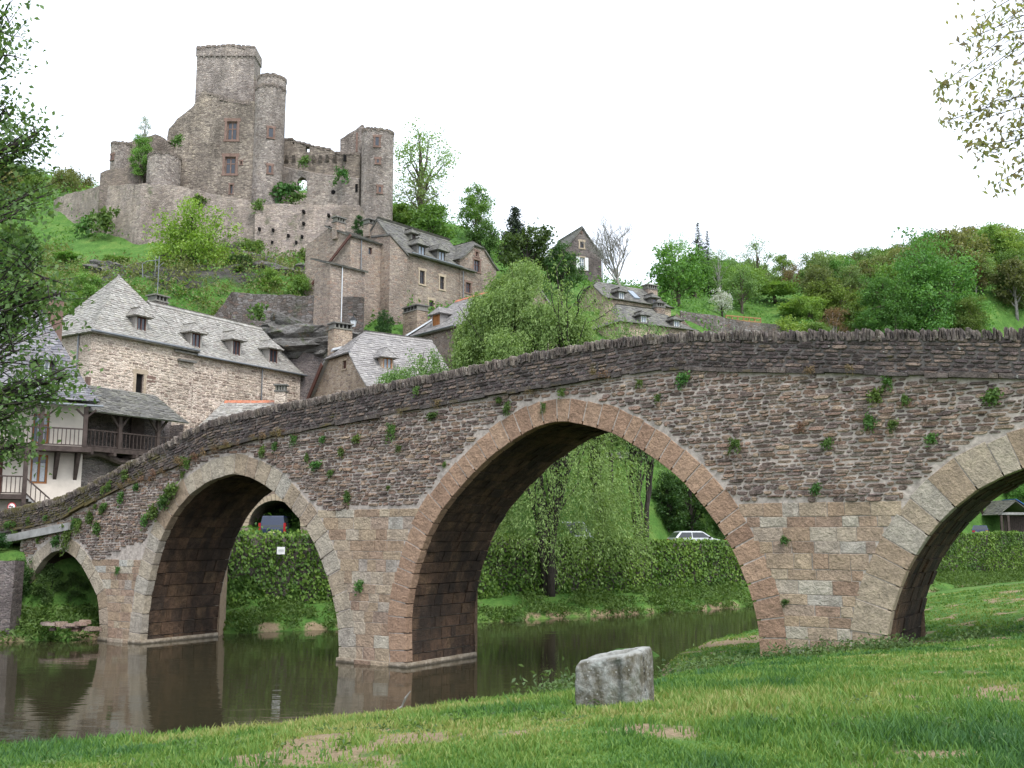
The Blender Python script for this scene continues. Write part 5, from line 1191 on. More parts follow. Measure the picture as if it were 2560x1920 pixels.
# rampart: a battered retaining wall that follows the hill
cols = [(-180,1150,1380,122),(-60,1112,1390,119),(60,1085,1400,116),(140,1066,1410,113.5),(300,1055,1420,110.5),(420,1050,1440,108.5),(650,1060,1470,107.5),(900,1112,1470,107),(1150,1160,1500,107),(1205,1185,1560,106.9),(1210,1195,1560,106.2),(1400,1188,1570,106.2),(1700,1195,1590,106.2),(1930,1195,1600,106.2),(1960,1230,1600,107)]
V, F_ = [], []; k = 7; rows = []
xs = []; 
for (x0_,t0,b0,d0),(x1_,t1,b1,d1) in zip(cols[:-1], cols[1:]):
    n = max(1, int((x1_-x0_)/30))
    for i in range(n): f = i/n; xs.append((x0_+(x1_-x0_)*f, t0+(t1-t0)*f, b0+(b1-b0)*f, d0+(d1-d0)*f))
xs.append(cols[-1])
for x_, t_, b_, d_ in xs:
    pt = np.array(cp(x_, t_+r.uniform(-6,6), d_)); pb = np.array(cp(x_, b_, d_-1.0)); pb[2] -= 4
    for j in range(k+1):
        f = j/k; p = pb+(pt-pb)*f; p[1] += (fbm(np.array(p[0]*.3), np.array(p[2]*.3), 3)-.5)*.5*(1-f*.5); V.append(tuple(p))
    V.append((pt[0],pt[1]+.9,pt[2])); V.append((pt[0],pt[1]+1.0,pt[2]-3)); 
kk = k+3
for i in range(len(xs)-1):
    for j in range(kk-1): F_.append((i*kk+j, (i+1)*kk+j, (i+1)*kk+j+1, i*kk+j+1))
mb = MB(); mb.add(V, F_); ram = mb.build('rampart', M['rampart'], castle)
for x_, y_ in ((1240,1362),(1335,1370),(1440,1408),(1535,1415),(1650,1443),(1545,1323),(1722,1350),(1718,1266),(1545,1240),(1495,1455),(1330,1455)):
    p = cp(x_, y_, 105.7); m_ = MB(); m_.box(p[0]-.12,p[0]+.12,p[1]-.2,p[1]+.9,p[2]-.14,p[2]+.14); m_.build('putlog_hole', M['dark'], ram)
# ------------------------------------------------------------------ terrace walls on the slope
def longwall(name, label, cols, mat, thick=.6, cap=None, cat='wall', foot=3.0, sub=4):
    V, F_ = [], []; pts = []
    for (u0,t0,d0),(u1,t1,d1) in zip(cols[:-1], cols[1:]):
        for i in range(sub): f = i/sub; pts.append(P22(u0+(u1-u0)*f, t0+(t1-t0)*f, d0+(d1-d0)*f))
    pts.append(P22(*cols[-1])); o = pts[0]
    e = empty(name, (o[0], o[1], o[2]-foot), 0, label, cat); e['kind'] = 'thing'; r = random.Random(len(label))
    zs = np.linspace(0, 1, 5)
    for p in pts:
        for f in zs: V.append((p[0]-o[0], p[1]-o[1]-.25*(1-f), p[2]-o[2]+foot-(1-f)*(foot+3)+(r.uniform(-.08,.08) if f == 1 else 0)))
        V.append((p[0]-o[0], p[1]-o[1]+thick, p[2]-o[2]+foot)); V.append((p[0]-o[0], p[1]-o[1]+thick, p[2]-o[2]-3))
    k = 7
    for i in range(len(pts)-1):
        for j in range(k-1): F_.append((i*k+j, (i+1)*k+j, (i+1)*k+j+1, i*k+j+1))
    F_ += [tuple(range(k))[::-1], tuple(range((len(pts)-1)*k, len(pts)*k))]
    mb = MB(); mb.add(V, F_); mb.build('masonry', M[mat], e)
    return e
longwall('terrace_wall', 'tall weathered terrace wall left of the large hillside house', [(455,690,82),(480,660,83),(500,632,84),(600,636,83),(700,640,82),(785,642,81.5)], 'terrace', foot=8)
longwall('garden_wall', 'low garden wall climbing beside the bushes above the terrace wall', [(485,600,90),(525,635,88.5)], 'terrace', foot=3, cat='wall')
longwall('garden_terrace_wall', 'low pale terrace wall between the rampart foot and the tall terrace wall', [(495,592,95),(560,598,94),(630,604,93),(700,606,92)], 'rampart', foot=2.2)
longwall('rock_foot_wall', 'dark dry-stone wall at the foot of the rock behind the cream house', [(600,765,78.5),(640,760,78),(700,768,78),(720,770,78)], 'dark_rubble', foot=7)
longwall('field_wall', 'mossy rubble wall running right from the low slate house', [(1470,672,107),(1530,680,110),(1600,692,114),(1700,705,118)], 'terrace', foot=4)
longwall('stone_pillar', 'square rubble pillar on the far bank at the left edge', [(-40,1212,47.2),(33,1214,47.2)], 'dark_rubble', foot=3.2, cat='pillar', thick=.9)
# ------------------------------------------------------------------ foliage
L_ = {}
L_['spring'] = leaf_mat('spring_leaves', [(.1,.19,.045),(.15,.26,.06),(.2,.33,.075),(.27,.4,.1)])
L_['mid'] = leaf_mat('green_leaves', [(0.066,0.13,0.035),(0.099,0.184,0.045),(0.143,0.248,0.06),(0.209,0.324,0.085)])
L_['deep'] = leaf_mat('deep_green_leaves', [(.03,.065,.022),(.05,.1,.03),(.075,.14,.04),(.11,.18,.055)])
L_['dark'] = leaf_mat('conifer_needles', [(0.0144,0.0264,0.0168),(0.024,0.0408,0.024),(0.036,0.0576,0.0336),(0.048,0.072,0.0408)], trans=.1)
L_['yellow'] = leaf_mat('yellow_green_leaves', [(0.119,0.206,0.0315),(0.179,0.278,0.0472),(0.238,0.339,0.0629),(0.298,0.387,0.0944)])
L_['willow'] = leaf_mat('willow_leaves', [(0.0966,0.168,0.052),(0.149,0.244,0.0756),(0.211,0.318,0.104),(0.281,0.402,0.151)])
L_['olive'] = leaf_mat('olive_leaves', [(0.11,0.13,0.05),(0.154,0.173,0.06),(0.198,0.205,0.08),(0.242,0.238,0.1)])
L_['brown'] = leaf_mat('bronze_buds', [(0.112,0.0813,0.05),(0.163,0.112,0.0625),(0.213,0.15,0.0813),(0.163,0.15,0.0625)])
L_['pale'] = leaf_mat('pale_young_leaves', [(0.134,0.223,0.0672),(0.186,0.282,0.101),(0.237,0.341,0.134),(0.165,0.259,0.0806)])
L_['white'] = leaf_mat('white_blossom', [(0.3,0.33,0.25),(0.55,0.55,0.52),(0.7,0.7,0.68),(0.62,0.6,0.6)], trans=.2, hue=0)
L_['near'] = leaf_mat('near_leaves', [(0.054,0.109,0.0403),(0.084,0.161,0.0575),(0.12,0.218,0.0747),(0.18,0.287,0.103)])
L_['right'] = leaf_mat('overhanging_leaves', [(0.14,0.16,0.1),(0.2,0.22,0.12),(0.26,0.26,0.11),(0.22,0.17,0.14),(0.32,0.31,0.14)], trans=.5)
L_['ivy'] = leaf_mat('ivy_leaves', [(.028,.065,.014),(.055,.125,.022),(.1,.19,.03),(.17,.27,.05)], trans=.2)
L_['fern'] = leaf_mat('wall_fern', [(0.0464,0.1,0.0242),(0.0774,0.147,0.0349),(0.114,0.2,0.047),(0.134,0.223,0.0672)])
L_['dry'] = leaf_mat('dry_stalks', [(0.12,0.07,0.035),(0.19,0.11,0.05),(0.24,0.16,0.08),(0.16,0.12,0.05)], trans=.1)
L_['grass'] = leaf_mat('grass_blades', [(0.06,0.148,0.0495),(0.09,0.199,0.044),(0.138,0.257,0.0495),(0.216,0.308,0.0715),(0.36,0.353,0.132)], trans=.3, hue=0)
M['bark'] = bark_mat('bark', (0.1,0.08,0.062)); M['bark_grey'] = bark_mat('grey_bark', (0.26,0.24,0.22)); M['bark_dark'] = bark_mat('dark_bark', (0.045,0.037,0.032))

def leaf_quads(C, size, rs, elong=1.9, up=0.35, down=0.0, dirs=None, fold=0.12):
    """one bent rhomb per point of C"""
    n = len(C); a = rs.normal(size=(n,3)) if dirs is None else dirs + rs.normal(size=(n,3))*.35
    a[:,2] -= down; a /= np.linalg.norm(a, axis=1)[:,None]
    nn = rs.normal(size=(n,3)); nn[:,2] += up*3; b = np.cross(nn, a); b /= np.maximum(np.linalg.norm(b, axis=1), 1e-6)[:,None]
    nn = np.cross(a, b); s = size*rs.uniform(.65,1.3,(n,1)); w = s/elong
    V = np.stack([C-a*s*.5, C+b*w*.5+nn*s*fold, C+a*s*.5-nn*s*fold*.6, C-b*w*.5+nn*s*fold], 1).reshape(-1,3)
    return V, np.arange(4*n).reshape(-1,4)
class Crown:
    def __init__(s): s.V, s.F, s.R, s.n = [], [], [], 0
    def add(s, V, F, R): s.V.append(V); s.F.append(F+s.n); s.R.append(R); s.n += len(V)
    def mesh(s, name, mat): return mesh_np(name, np.concatenate(s.V), np.concatenate(s.F), mat, rnd=np.clip(np.concatenate(s.R),0,1))
def curve3(p, q, sag, n, rs):
    p, q = np.array(p, float), np.array(q, float); L = np.linalg.norm(q-p); t_ = np.linspace(0,1,n)[:,None]
    return p + (q-p)*t_ + np.array((0,0,1.0))*(sag*L*np.sin(t_*math.pi)) + rs.normal(size=(n,3))*.03*L*np.sin(t_*math.pi)
TREES = {}
ASP = (.7,1.0,1.35,1.8,2.4,3.2)
def tree_mesh(kind, seed, asp=1.0):
    """tree of height 10*asp and crown radius 3.6: trunk, limbs and twigs in one mesh, leaves in another"""
    key = (kind, seed, asp)
    if key in TREES: return TREES[key]
    rs = np.random.RandomState(seed*13+len(kind)*7); rr = random.Random(seed)
    T = lambda leaf, ls=.36, n=110, k=58, zc=5.6, rz=4.5, lob=11, bark='bark', sp=.42: dict(leaf=leaf, ls=ls, n=n, k=k, zc=zc, rz=rz, lob=lob, bark=bark, sp=sp)
    cfg = dict(round=T('mid'), spring=T('spring', ls=.33), deep=T('deep', bark='bark_dark', zc=5.3, rz=4.7), sparse=T('pale', ls=.22, n=95, k=34, lob=13, sp=.4), pale_=T('pale', ls=.3, n=100, k=48), yellow=T('yellow', ls=.24, n=200, k=52, bark='bark_dark', lob=14),
        poplar=T('mid', ls=.18, n=330, k=80, zc=5.3, rz=4.8, lob=20, sp=.3), olive=T('olive', bark='bark_grey'), brown=T('brown', ls=.28, n=100, k=40, bark='bark_grey'),
        bush=T('mid', ls=.38, zc=4.6, rz=5.2), brightbush=T('spring', ls=.36, zc=4.6, rz=5.2), darkbush=T('deep', ls=.36, zc=4.6, rz=5.2, bark='bark_dark'), blossom=T('white', ls=.28, n=95, k=44, bark='bark_dark'), thin=T('mid', ls=.24, n=95, k=30, bark='bark_grey'))
    cr = Crown(); tb = MB(); Ht = 10*asp
    if kind == 'conifer' or kind == 'thinconifer':
        tb.tube([(0,0,-1),(0,0,Ht*.5),(.05,0,Ht)], [.26,.15,.03], 6); thin = kind == 'thinconifer'
        z = Ht*(.12 if not thin else .2)
        while z < Ht*.985:
            f = 1-(z-1.0)/(Ht-1); Rm = (3.6 if not thin else 3.2)*min(1,max(0,Ht-z)/9.5)**.85+.12
            for i in range(9 if not thin else 6):
                a = rr.uniform(0,6.28); Rr = Rm*rr.uniform(.65,1.08); e = np.array((Rr*math.cos(a), Rr*math.sin(a), z-Rr*.22)); p = curve3((0,0,z), e, .06, 5, rs)
                tb.tube(p, [.05,.04,.03,.02,.01], 3, cap=False); m = int((75 if not thin else 34)*max(.3,Rr/3))
                t_ = rs.uniform(.1,1.05,(m,1)); C = np.array((0,0,z))*(1-t_)+e*t_+rs.normal(size=(m,3))*np.array((.26,.26,.18))*(.5+t_); V, F = leaf_quads(C, .42, rs, 2.4, .2, .3)
                cr.add(V, F, np.repeat(np.clip(rs.uniform(0,1,m)*.7+.3*rr.random(),0,1), 4))
            z += rr.uniform(.4,.62) if not thin else rr.uniform(.5,.9)
        r_ = (M['bark_dark'], L_['dark'])
    elif kind == 'bare':
        def grow(p, d, L, rad, lev):
            n = 4; pts = [np.array(p, float)]; dd = np.array(d, float)
            for i in range(n):
                dd = dd + rs.normal(size=3)*.10 + np.array((0,0,.07)); dd /= np.linalg.norm(dd); pts.append(pts[-1]+dd*L/n)
            tb.tube(pts, [max(.011, rad*(1-.5*i/n)) for i in range(n+1)], 6 if lev == 0 else (4 if lev < 3 else 3), cap=False)
            if lev >= 5: return
            for i in range(rr.choice((3,3,4)) if lev else 8):
                q = pts[rr.randint(1 if lev else 2, n)] if not (i == 0) else pts[-1]; a = rr.uniform(0,6.28); sp = rr.uniform(.4,.95)
                nd = dd + np.array((math.cos(a)*sp, math.sin(a)*sp, .15)); grow(q, nd/np.linalg.norm(nd), L*rr.uniform(.6,.85), rad*.55, lev+1)
        grow((0,0,-.5), (0,0,1), 3.2*asp, .26, 0)
        r_ = (M['bark_grey'], None)
    else:
        c = cfg[kind]; bush = 'bush' in kind
        top = np.array((rr.uniform(-.3,.3), rr.uniform(-.3,.3), 8.8*asp))
        tp = [np.array((0,0,-1.0)), np.array((rr.uniform(-.1,.1),0,1.2*asp)), np.array((rr.uniform(-.25,.25),rr.uniform(-.25,.25),3.6*asp)), top*np.array((1,1,.7)), top]
        if not bush: tb.tube(tp, [.3,.24,.17,.1,.03], 7)
        lobs = []; nl = int(c['lob']*asp**.8)
        for i in range(nl):
            a = i*2.4+rr.uniform(-.4,.4); ph = -.85+1.85*(i+.5)/nl+rr.uniform(-.08,.08); ph = max(-.9,min(.97,ph)); q = math.sqrt(1-ph*ph)*(1.0 if ph < .2 else .9)
            lobs.append((np.array((2.15*q*math.cos(a), 2.15*q*math.sin(a), (c['zc']+c['rz']*.72*ph)*asp)), rr.uniform(1.1,1.85)))
        for P, R in lobs:
            z0 = max(.3 if bush else 1.4*asp, P[2]*.5); s0 = np.array((0,0,z0 if not bush else -.3))
            tb.tube(curve3(s0, P, .08, 6, rs), [.12,.1,.08,.06,.045,.03], 5, cap=False)
        per = max(1, int(c['n']*asp**.8)//len(lobs))
        for P, R in lobs:
            for _ in range(per):
                v = rs.normal(size=3); v /= np.linalg.norm(v); q = P + v*np.array((R,R,R*.9))*rs.uniform(.3,1.05)
                if q[2] < .3: q[2] = .3+rs.uniform(0,.4)
                if rr.random() < .45: tb.tube(curve3(P+(q-P)*.1, q, .05, 3, rs), [.035,.025,.012], 3, cap=False)
                k = int(c['k']*rs.uniform(.7,1.3)); C = q + rs.normal(size=(k,3))*np.array((1,1,.72))*c['sp']*rs.uniform(.75,1.25)
                V, F = leaf_quads(C, c['ls'], rs, 1.7, .5); cr.add(V, F, np.repeat(np.clip(rs.uniform(.15,.85)*.6+rs.uniform(0,.4,k),0,1), 4))
        r_ = (M[c['bark']], L_[c['leaf']])
    me = bpy.data.meshes.new('trunk'); me.from_pydata(tb.v, [], tb.f); me.materials.append(r_[0]); me.polygons.foreach_set('use_smooth', [True]*len(me.polygons)); me.update()
    TREES[key] = (me, cr.mesh('crown', r_[1]) if cr.n else None)
    return TREES[key]
def aspect(H, R): a = H/10/(R/3.6); return min(ASP, key=lambda q: abs(math.log(q/a)))
def place_tree(name, label, kind, seed, u, vtop, d, wpx, group=None, cat='tree', z0=None, rot=None, dx=0.0):
    p = P22(u, vtop, d); gz = ground_z(p[0], d) if z0 is None else z0
    H = max(p[2]-gz, 1.0); R = wpx/2/2218*d
    asp = aspect(H, R); tm, cm = tree_mesh(kind, seed, asp); e = empty(name, (p[0], d, gz), (u*.37+seed) % 6.28 if rot is None else rot, label, cat, group)
    e.scale = (R/3.6, R/3.6, H/10.0/asp)
    if 'bush' not in kind: link('trunk', tm, e)
    else: link('stems', tm, e)
    if cm: link('crown', cm, e)
    return e
place_tree('young_tree', 'small leafy tree growing out of the castle wall left of the round bastion', 'spring', 1, 308, 285, 112, 52, z0=43.5)
place_tree('young_tree', 'thin sapling rising above the castle wall by the left turret', 'thin', 1, 314, 240, 114, 44, z0=47)
place_tree('tall_tree', 'tall sparse tree standing right of the castle corner tower', 'sparse', 1, 915, 262, 124, 195)
place_tree('tall_tree', 'pale young tree between the castle corner tower and the green bush', 'sparse', 2, 905, 372, 121, 130)
place_tree('bush', 'broad green bush right below the castle corner tower', 'bush', 1, 925, 428, 116, 150, cat='bush')
place_tree('bush', 'green bush touching the foot of the castle corner tower', 'bush', 2, 862, 438, 117, 95, cat='bush')
place_tree('bush', 'small dark bush at the castle tower foot above the manor chimney', 'darkbush', 3, 776, 452, 105, 34, cat='bush', z0=33.5)
place_tree('lime_tree', 'light green upright tree behind the gabled wing of the manor', 'spring', 2, 1030, 402, 126, 92)
place_tree('bush', 'dark evergreen hedge behind the gabled wing of the manor', 'darkbush', 1, 1036, 482, 118, 92, cat='bush')
place_tree('fir_tree', 'dark blue-green fir behind the large round green tree', 'conifer', 1, 1113, 448, 122, 100)
place_tree('broad_tree', 'large dense green tree between the manor and the dark gabled house', 'deep', 1, 1140, 488, 108, 150)
place_tree('broad_tree', 'dense green tree in front of the dark gabled house', 'deep', 2, 1214, 528, 106, 100)
place_tree('bare_tree', 'bare leafless tree beside the dark gabled house', 'bare', 3, 1338, 445, 124, 125)
place_tree('lime_tree', 'broad light green tree right of the bare tree', 'spring', 3, 1462, 528, 118, 145)
place_tree('lime_tree', 'thin-topped pale tree behind the broad light green tree', 'sparse', 3, 1452, 498, 126, 110)
place_tree('spruce_tree', 'slender spruce standing above the hillside trees', 'thinconifer', 1, 1507, 480, 150, 48)
place_tree('spruce_tree', 'nearly dead thin spruce next to the slender spruce', 'thinconifer', 2, 1527, 497, 152, 28)
place_tree('hill_tree', 'grey-green airy tree beside the dead spruce', 'thin', 2, 1550, 530, 148, 74)
place_tree('hill_tree', 'pale airy tree on the skyline right of the spruces', 'sparse', 4, 1635, 508, 168, 108)
place_tree('hill_tree', 'light green tree on the skyline gap', 'spring', 4, 1690, 545, 172, 62)
place_tree('hill_tree', 'bronze leafed tree on the slope by the skyline gap', 'brown', 1, 1712, 568, 160, 60)
place_tree('hill_tree', 'rounded green tree behind the white blossom tree', 'spring', 5, 1612, 572, 140, 100)
place_tree('blossom_tree', 'small white blossoming tree above the field wall', 'blossom', 1, 1558, 625, 124, 64)
place_tree('hill_tree', 'spreading orchard tree right of the blossom tree', 'round', 1, 1672, 608, 136, 120)
place_tree('hill_tree', 'low orchard tree above the wooden fence', 'spring', 6, 1738, 640, 130, 130)
place_tree('bush', 'bright green bush right of the wooden fence', 'brightbush', 1, 1708, 668, 118, 90, cat='bush')
place_tree('bush', 'bluish green bush just over the parapet', 'bush', 3, 1760, 672, 116, 80, cat='bush')
place_tree('pine_tree', 'single dark pine among the bronze trees', 'darkbush', 4, 1824, 582, 148, 72)
place_tree('hill_tree', 'bronze budding tree left of the dark pine', 'brown', 2, 1778, 580, 158, 90)
place_tree('hill_tree', 'brownish tree below the dark pine', 'brown', 3, 1830, 640, 134, 100)
place_tree('hill_tree', 'dull brown shrubby tree by the parapet left of the poplar', 'brown', 4, 1800, 655, 124, 80)
place_tree('poplar_tree', 'big green poplar rising behind the parapet at the right', 'poplar', 1, 2005, 488, 124, 250)
place_tree('poplar_tree', 'smaller lower poplar leaning on the left of the big poplar', 'poplar', 2, 1905, 565, 122, 170)
place_tree('poplar_tree', 'leafy lower poplar at the right flank of the big poplar', 'poplar', 3, 2085, 590, 120, 120)
place_tree('maple_tree', 'yellow-green maple in front of the castle rampart', 'yellow', 1, 418, 436, 92, 205, z0=23.5)
place_tree('bush', 'green bush at the foot of the rampart right of the maple', 'bush', 4, 545, 512, 103, 90, cat='bush')
place_tree('bush', 'bright bush above the terrace wall', 'brightbush', 2, 590, 570, 90, 80, cat='bush', z0=23.5)
place_tree('bush', 'second bright bush above the terrace wall nearer the manor', 'brightbush', 3, 650, 580, 89, 70, cat='bush', z0=23.5)
for u_, v_, d_, w_, kd, tx in ((480,560,97,60,'bush','round bush at the right foot of the maple'),(350,588,91,60,'darkbush','dark bush at the left foot of the maple'),(520,596,90,50,'darkbush','dark bush left above the terrace wall'),(690,592,90,60,'brightbush','bright bush at the manor annex corner'),(255,566,97,70,'bush','bush on the lower edge of the green slope'),(150,545,100,80,'brightbush','bright bush at the left end of the green slope'),(620,560,101,60,'bush','bush growing at the foot of the pale rampart')): place_tree('bush', tx, kd, 2, u_, v_, d_, w_, cat='bush')
place_tree('bush', 'ivy bush on the manor retaining wall', 'darkbush', 5, 830, 655, 78.5, 46, cat='bush', z0=18)
place_tree('bush', 'light green bush beside the hipped roof of the cream house', 'brightbush', 4, 190, 572, 82, 90, cat='bush', z0=21)
place_tree('bush', 'pale bush behind the hipped roof under the maple', 'brightbush', 5, 395, 600, 86, 90, cat='bush', z0=20)
for u_, v_, d_, w_, tx in ((110,1205,50.5,70,'dark bush in the shade under the low left arch'),(165,1225,51,60,'dark bush at the right under the low left arch'),(40,1195,50,80,'dark bush behind the rubble pillar at the left edge'),(-10,1170,50.5,70,'dark bush under the concrete slab at the left edge')): place_tree('bush', tx, 'darkbush', 6, u_, v_, d_, w_, cat='bush')
place_tree('quay_tree', 'dense dark tree behind the parked white car', 'deep', 3, 1490, 985, 83, 130, z0=4.0)
place_tree('quay_tree', 'dark tree on the quay left of the ochre house', 'deep', 5, 1110, 960, 79, 130, z0=4.0)
place_tree('quay_tree', 'tall dark tree closing the view behind the ochre house', 'deep', 6, 1380, 905, 86, 150, z0=4.2)
place_tree('quay_tree', 'dark tree against the right side of the main arch', 'deep', 7, 1570, 1000, 86, 130, z0=4.0)
place_tree('quay_tree', 'dark tree on the quay right of the ochre house', 'deep', 4, 1440, 1010, 82, 90, z0=4.0)
# hillsides: trees one can still tell apart, each its own
LOOK = {'pale_':'pale young','round':'green','olive':'olive-green','brown':'bronze budding','spring':'light green','thin':'airy grey-green','deep':'dark green'}
def scatter(n, box, depth, kinds, where, group, seed, size=(5,9), clear=None, name='hillside_tree'):
    r = random.Random(seed); n3 = (depth[1]-depth[0])/3; b3 = (box[1]-box[0])/3
    for i in range(n):
        u = r.uniform(*box); d = r.uniform(*depth); x = (u-1106)/2218*d; gz = ground_z(x, d)
        k = r.choice(kinds); H = r.uniform(*size); R = H*r.uniform(.36,.5); asp = aspect(H+.3, R); tm, cm = tree_mesh(k, 1, asp)
        v = 1160-(gz+H-4.6)/d*2218
        if clear and clear(u, v, d): continue
        row = ('low on','half-way up','near the top of')[min(2,int((d-depth[0])/n3))]; part = ('left part','middle','right part')[min(2,int((u-box[0])/b3))]
        e = empty(name, (x, d, gz-.3), r.uniform(0,6.28), '%s tree %s %s, %s' % (LOOK[k], row, where, part), 'tree', group)
        e.scale = (R/3.6, R/3.6, (H+.3)/10/asp); link('trunk', tm, e); cm and link('crown', cm, e)
scatter(260, (1740,2330), (140,290), ['round','olive','spring','spring','round','pale_','olive','brown','round'], 'the wooded hill at the right', 'trees of the wood on the right hill', 1, (8,13), lambda u, v, d: v < np.interp(u, [1700,1735,1790,1900,2000,2212], [590,580,550,520,490,462]))
scatter(130, (1730,2330), (126,200), ['round','olive','spring','pale_','olive','spring'], 'the lower wood behind the poplars', 'trees of the lower wood on the right', 7, (6,10), lambda u, v, d: v < np.interp(u, [1700,1735,1790,1900,2000,2212], [620,610,580,560,540,520]))
scatter(110, (1740,2330), (122,185), ['round','olive','spring','pale_','olive'], 'the scrubby foot of the right hill', 'small trees at the foot of the right hill', 8, (3.5,6.5))
scatter(120, (1240,1760), (126,205), ['round','spring','olive','pale_','spring','deep'], 'the slope right of the bare tree', 'trees on the middle slope', 2, (5,9), lambda u, v, d: v < np.interp(u, [1240,1330,1400,1500,1640,1740], [645,625,570,545,540,592]))
scatter(46, (-60,215), (128,215), ['round','spring','deep','olive'], 'the hill left of the castle', 'trees of the wood on the left hill', 3, (7,12), lambda u, v, d: v < 315+u*.22)
scatter(12, (-40,70), (96,112), ['round','deep','spring'], 'the steep slope below the rampart', 'trees on the left slope', 4, (3.5,6), lambda u, v, d: v < 470)
# low scrub over the far banks and slopes: nobody could count it
rs = np.random.RandomState(11); N = 18500
u = rs.uniform(-80,2300,N); d = 62+rs.power(.8,N)*215; x = (u-1106)/2218*d; df = d_far(x, d); k = (df > 12.5)
x, d = x[k], d[k]; z = land(x, d); q = fbm(x*.12, d*.12, 61); kk = (q > .45) | (rs.uniform(size=len(x)) < .25)
pz = 1160-(z-4.6)/d*2218; pu = 1106+x/d*2218
kk &= ~((pu > 130) & (pu < 345) & (pz > 505) & (pz < 570) & (rs.uniform(size=len(x)) < .93))
x, d, z = x[kk], d[kk], z[kk]
cr = Crown(); m = 10
C = np.repeat(np.stack([x, d, z], 1), m, 0); sc = np.repeat(rs.uniform(.35,1.1,len(x))*np.minimum(1.6, d/90), m)[:,None]
C = C + rs.normal(size=C.shape)*sc*np.array((.55,.55,.3)); C[:,2] += np.abs(rs.normal(size=len(C)))*sc[:,0]*.55
V, F = leaf_quads(C, .34, rs, 1.7, .5); cr.add(V, F, np.repeat(np.clip(np.repeat(rs.uniform(0,.7,len(x)), m)+rs.uniform(0,.3,len(C)),0,1), 4))
tag(link('scrub', cr.mesh('scrub', L_['mid'])), 'low green scrub over the hillside', kind='stuff')

rs = np.random.RandomState(12); N = 3400; u = rs.uniform(40,720,N); d = rs.uniform(82,112,N); x = (u-1106)/2218*d; z = land(x, d); pz = 1160-(z-4.6)/d*2218
kk = (pz > 520) & ~((u > 120) & (u < 345) & (pz < 562)); x, d, z = x[kk], d[kk], z[kk]; m = 11
C = np.repeat(np.stack([x, d, z], 1), m, 0); sc = np.repeat(rs.uniform(.35,1.0,len(x)), m)[:,None]; C = C + rs.normal(size=C.shape)*sc*np.array((.6,.6,.25)); C[:,2] += np.abs(rs.normal(size=len(C)))*sc[:,0]*.6
V, F = leaf_quads(C, .26, rs, 1.8, .5); cr = Crown(); cr.add(V, F, np.repeat(np.clip(np.repeat(rs.uniform(0,.7,len(x)), m)+rs.uniform(0,.3,len(C)),0,1), 4))
tag(link('hill_scrub', cr.mesh('hill_scrub', L_['olive'])), 'dull green and brown scrub between the rocks below the castle', kind='stuff')
# ------------------------------------------------------------------ rock outcrops on the castle hill
t = NT('slaty_rock'); co = t.coords((.5,.5,1.8), rot=(.2,.35,0)); g = t.noise(co, 2.2, 7, .75); g2 = t.noise(t.coords(), .8, 5, .7)
c = t.ramp(g, [(.28,(.045,.04,.036)),(.45,(.12,.11,.1)),(.58,(.2,.19,.175)),(.72,(.28,.265,.245))]); c = t.mix(t.remap(g2, .54, .66, 0, .8), c, (.06,.08,.025)); c = t.mix(t.remap(t.noise(t.coords(), 1.3, 4), .6, .7, 0, .6), c, (.17,.1,.05))
M['rock'] = t.out(c, .95, t.bump(t.math('ADD', g, t.noise(t.coords(), 5, 5)), 1.0, .25))
def rock(u, v, d, w_, h_, label, seed):
    p = P22(u, v, d); rs = np.random.RandomState(seed); n, m = 30, 16; V, F_ = [], []
    for j in range(m+1):
        ph = -math.pi/2+math.pi*j/m
        for i in range(n):
            a = 2*math.pi*i/n; x, y, z = math.cos(ph)*math.cos(a), math.cos(ph)*math.sin(a), math.sin(ph)
            k = .62+.55*float(fbm(np.array(x*1.6+seed*3.1+z*.7), np.array(y*1.6+z*1.9), seed, 4)); st = math.floor((z+.25*x)*5+.6*k)/5.0; k *= 1+.16*math.sin(st*23.0)
            V.append((x*k*w_*.62, y*k*w_*.45, z*k*h_*.72))
    for j in range(m):
        for i in range(n): F_.append((j*n+i, j*n+(i+1)%n, (j+1)*n+(i+1)%n, (j+1)*n+i))
    mb = MB(); mb.add(V, F_); o_ = mb.build('rock_outcrop', M['rock']); o_.location = p; o_.rotation_euler = (rs.uniform(-.2,.2), rs.uniform(-.1,.35), rs.uniform(-.5,.5))
    tag(o_, label, 'rock', 'rock outcrops of the castle hill')
for i, (u, v, d, w_, h_, tx) in enumerate(((262,590,92,3.6,1.5,'dark rock ledge right of the light bush below the green slope'),(300,606,89,3.2,1.4,'grey rock behind the aerial of the cream house'),(335,616,88,3.0,1.2,'pale rock slab beside the cream house chimney'),(225,584,95,3.0,1.4,'dark rock at the left end of the green slope'),
        (515,556,103,4.0,1.6,'dark rock under the rampart right of the maple'),(560,575,101,4.6,2.0,'dark rock bank above the clipped hedge'),(610,592,99,4.0,1.6,'rock ledge under the pale rampart wall'),(505,590,97,4.5,2.6,'shadowed rock left of the clipped hedge'),(470,630,90,3.2,2.0,'rock at the foot of the maple'),
        (650,742,79.6,6.5,2.6,'slanting slate rock below the terrace wall'),(710,748,79.4,5.5,2.2,'layered slate rock left of the tall chimney'),(625,720,80.5,4.0,2.0,'rock knob at the roof end of the cream house'),(590,600,94,4.5,2.2,'rock step above the terrace wall'),(680,612,96,5.0,2.0,'rock ledge left of the manor annex'))): rock(u, v, d, w_, h_, tx, i+1)

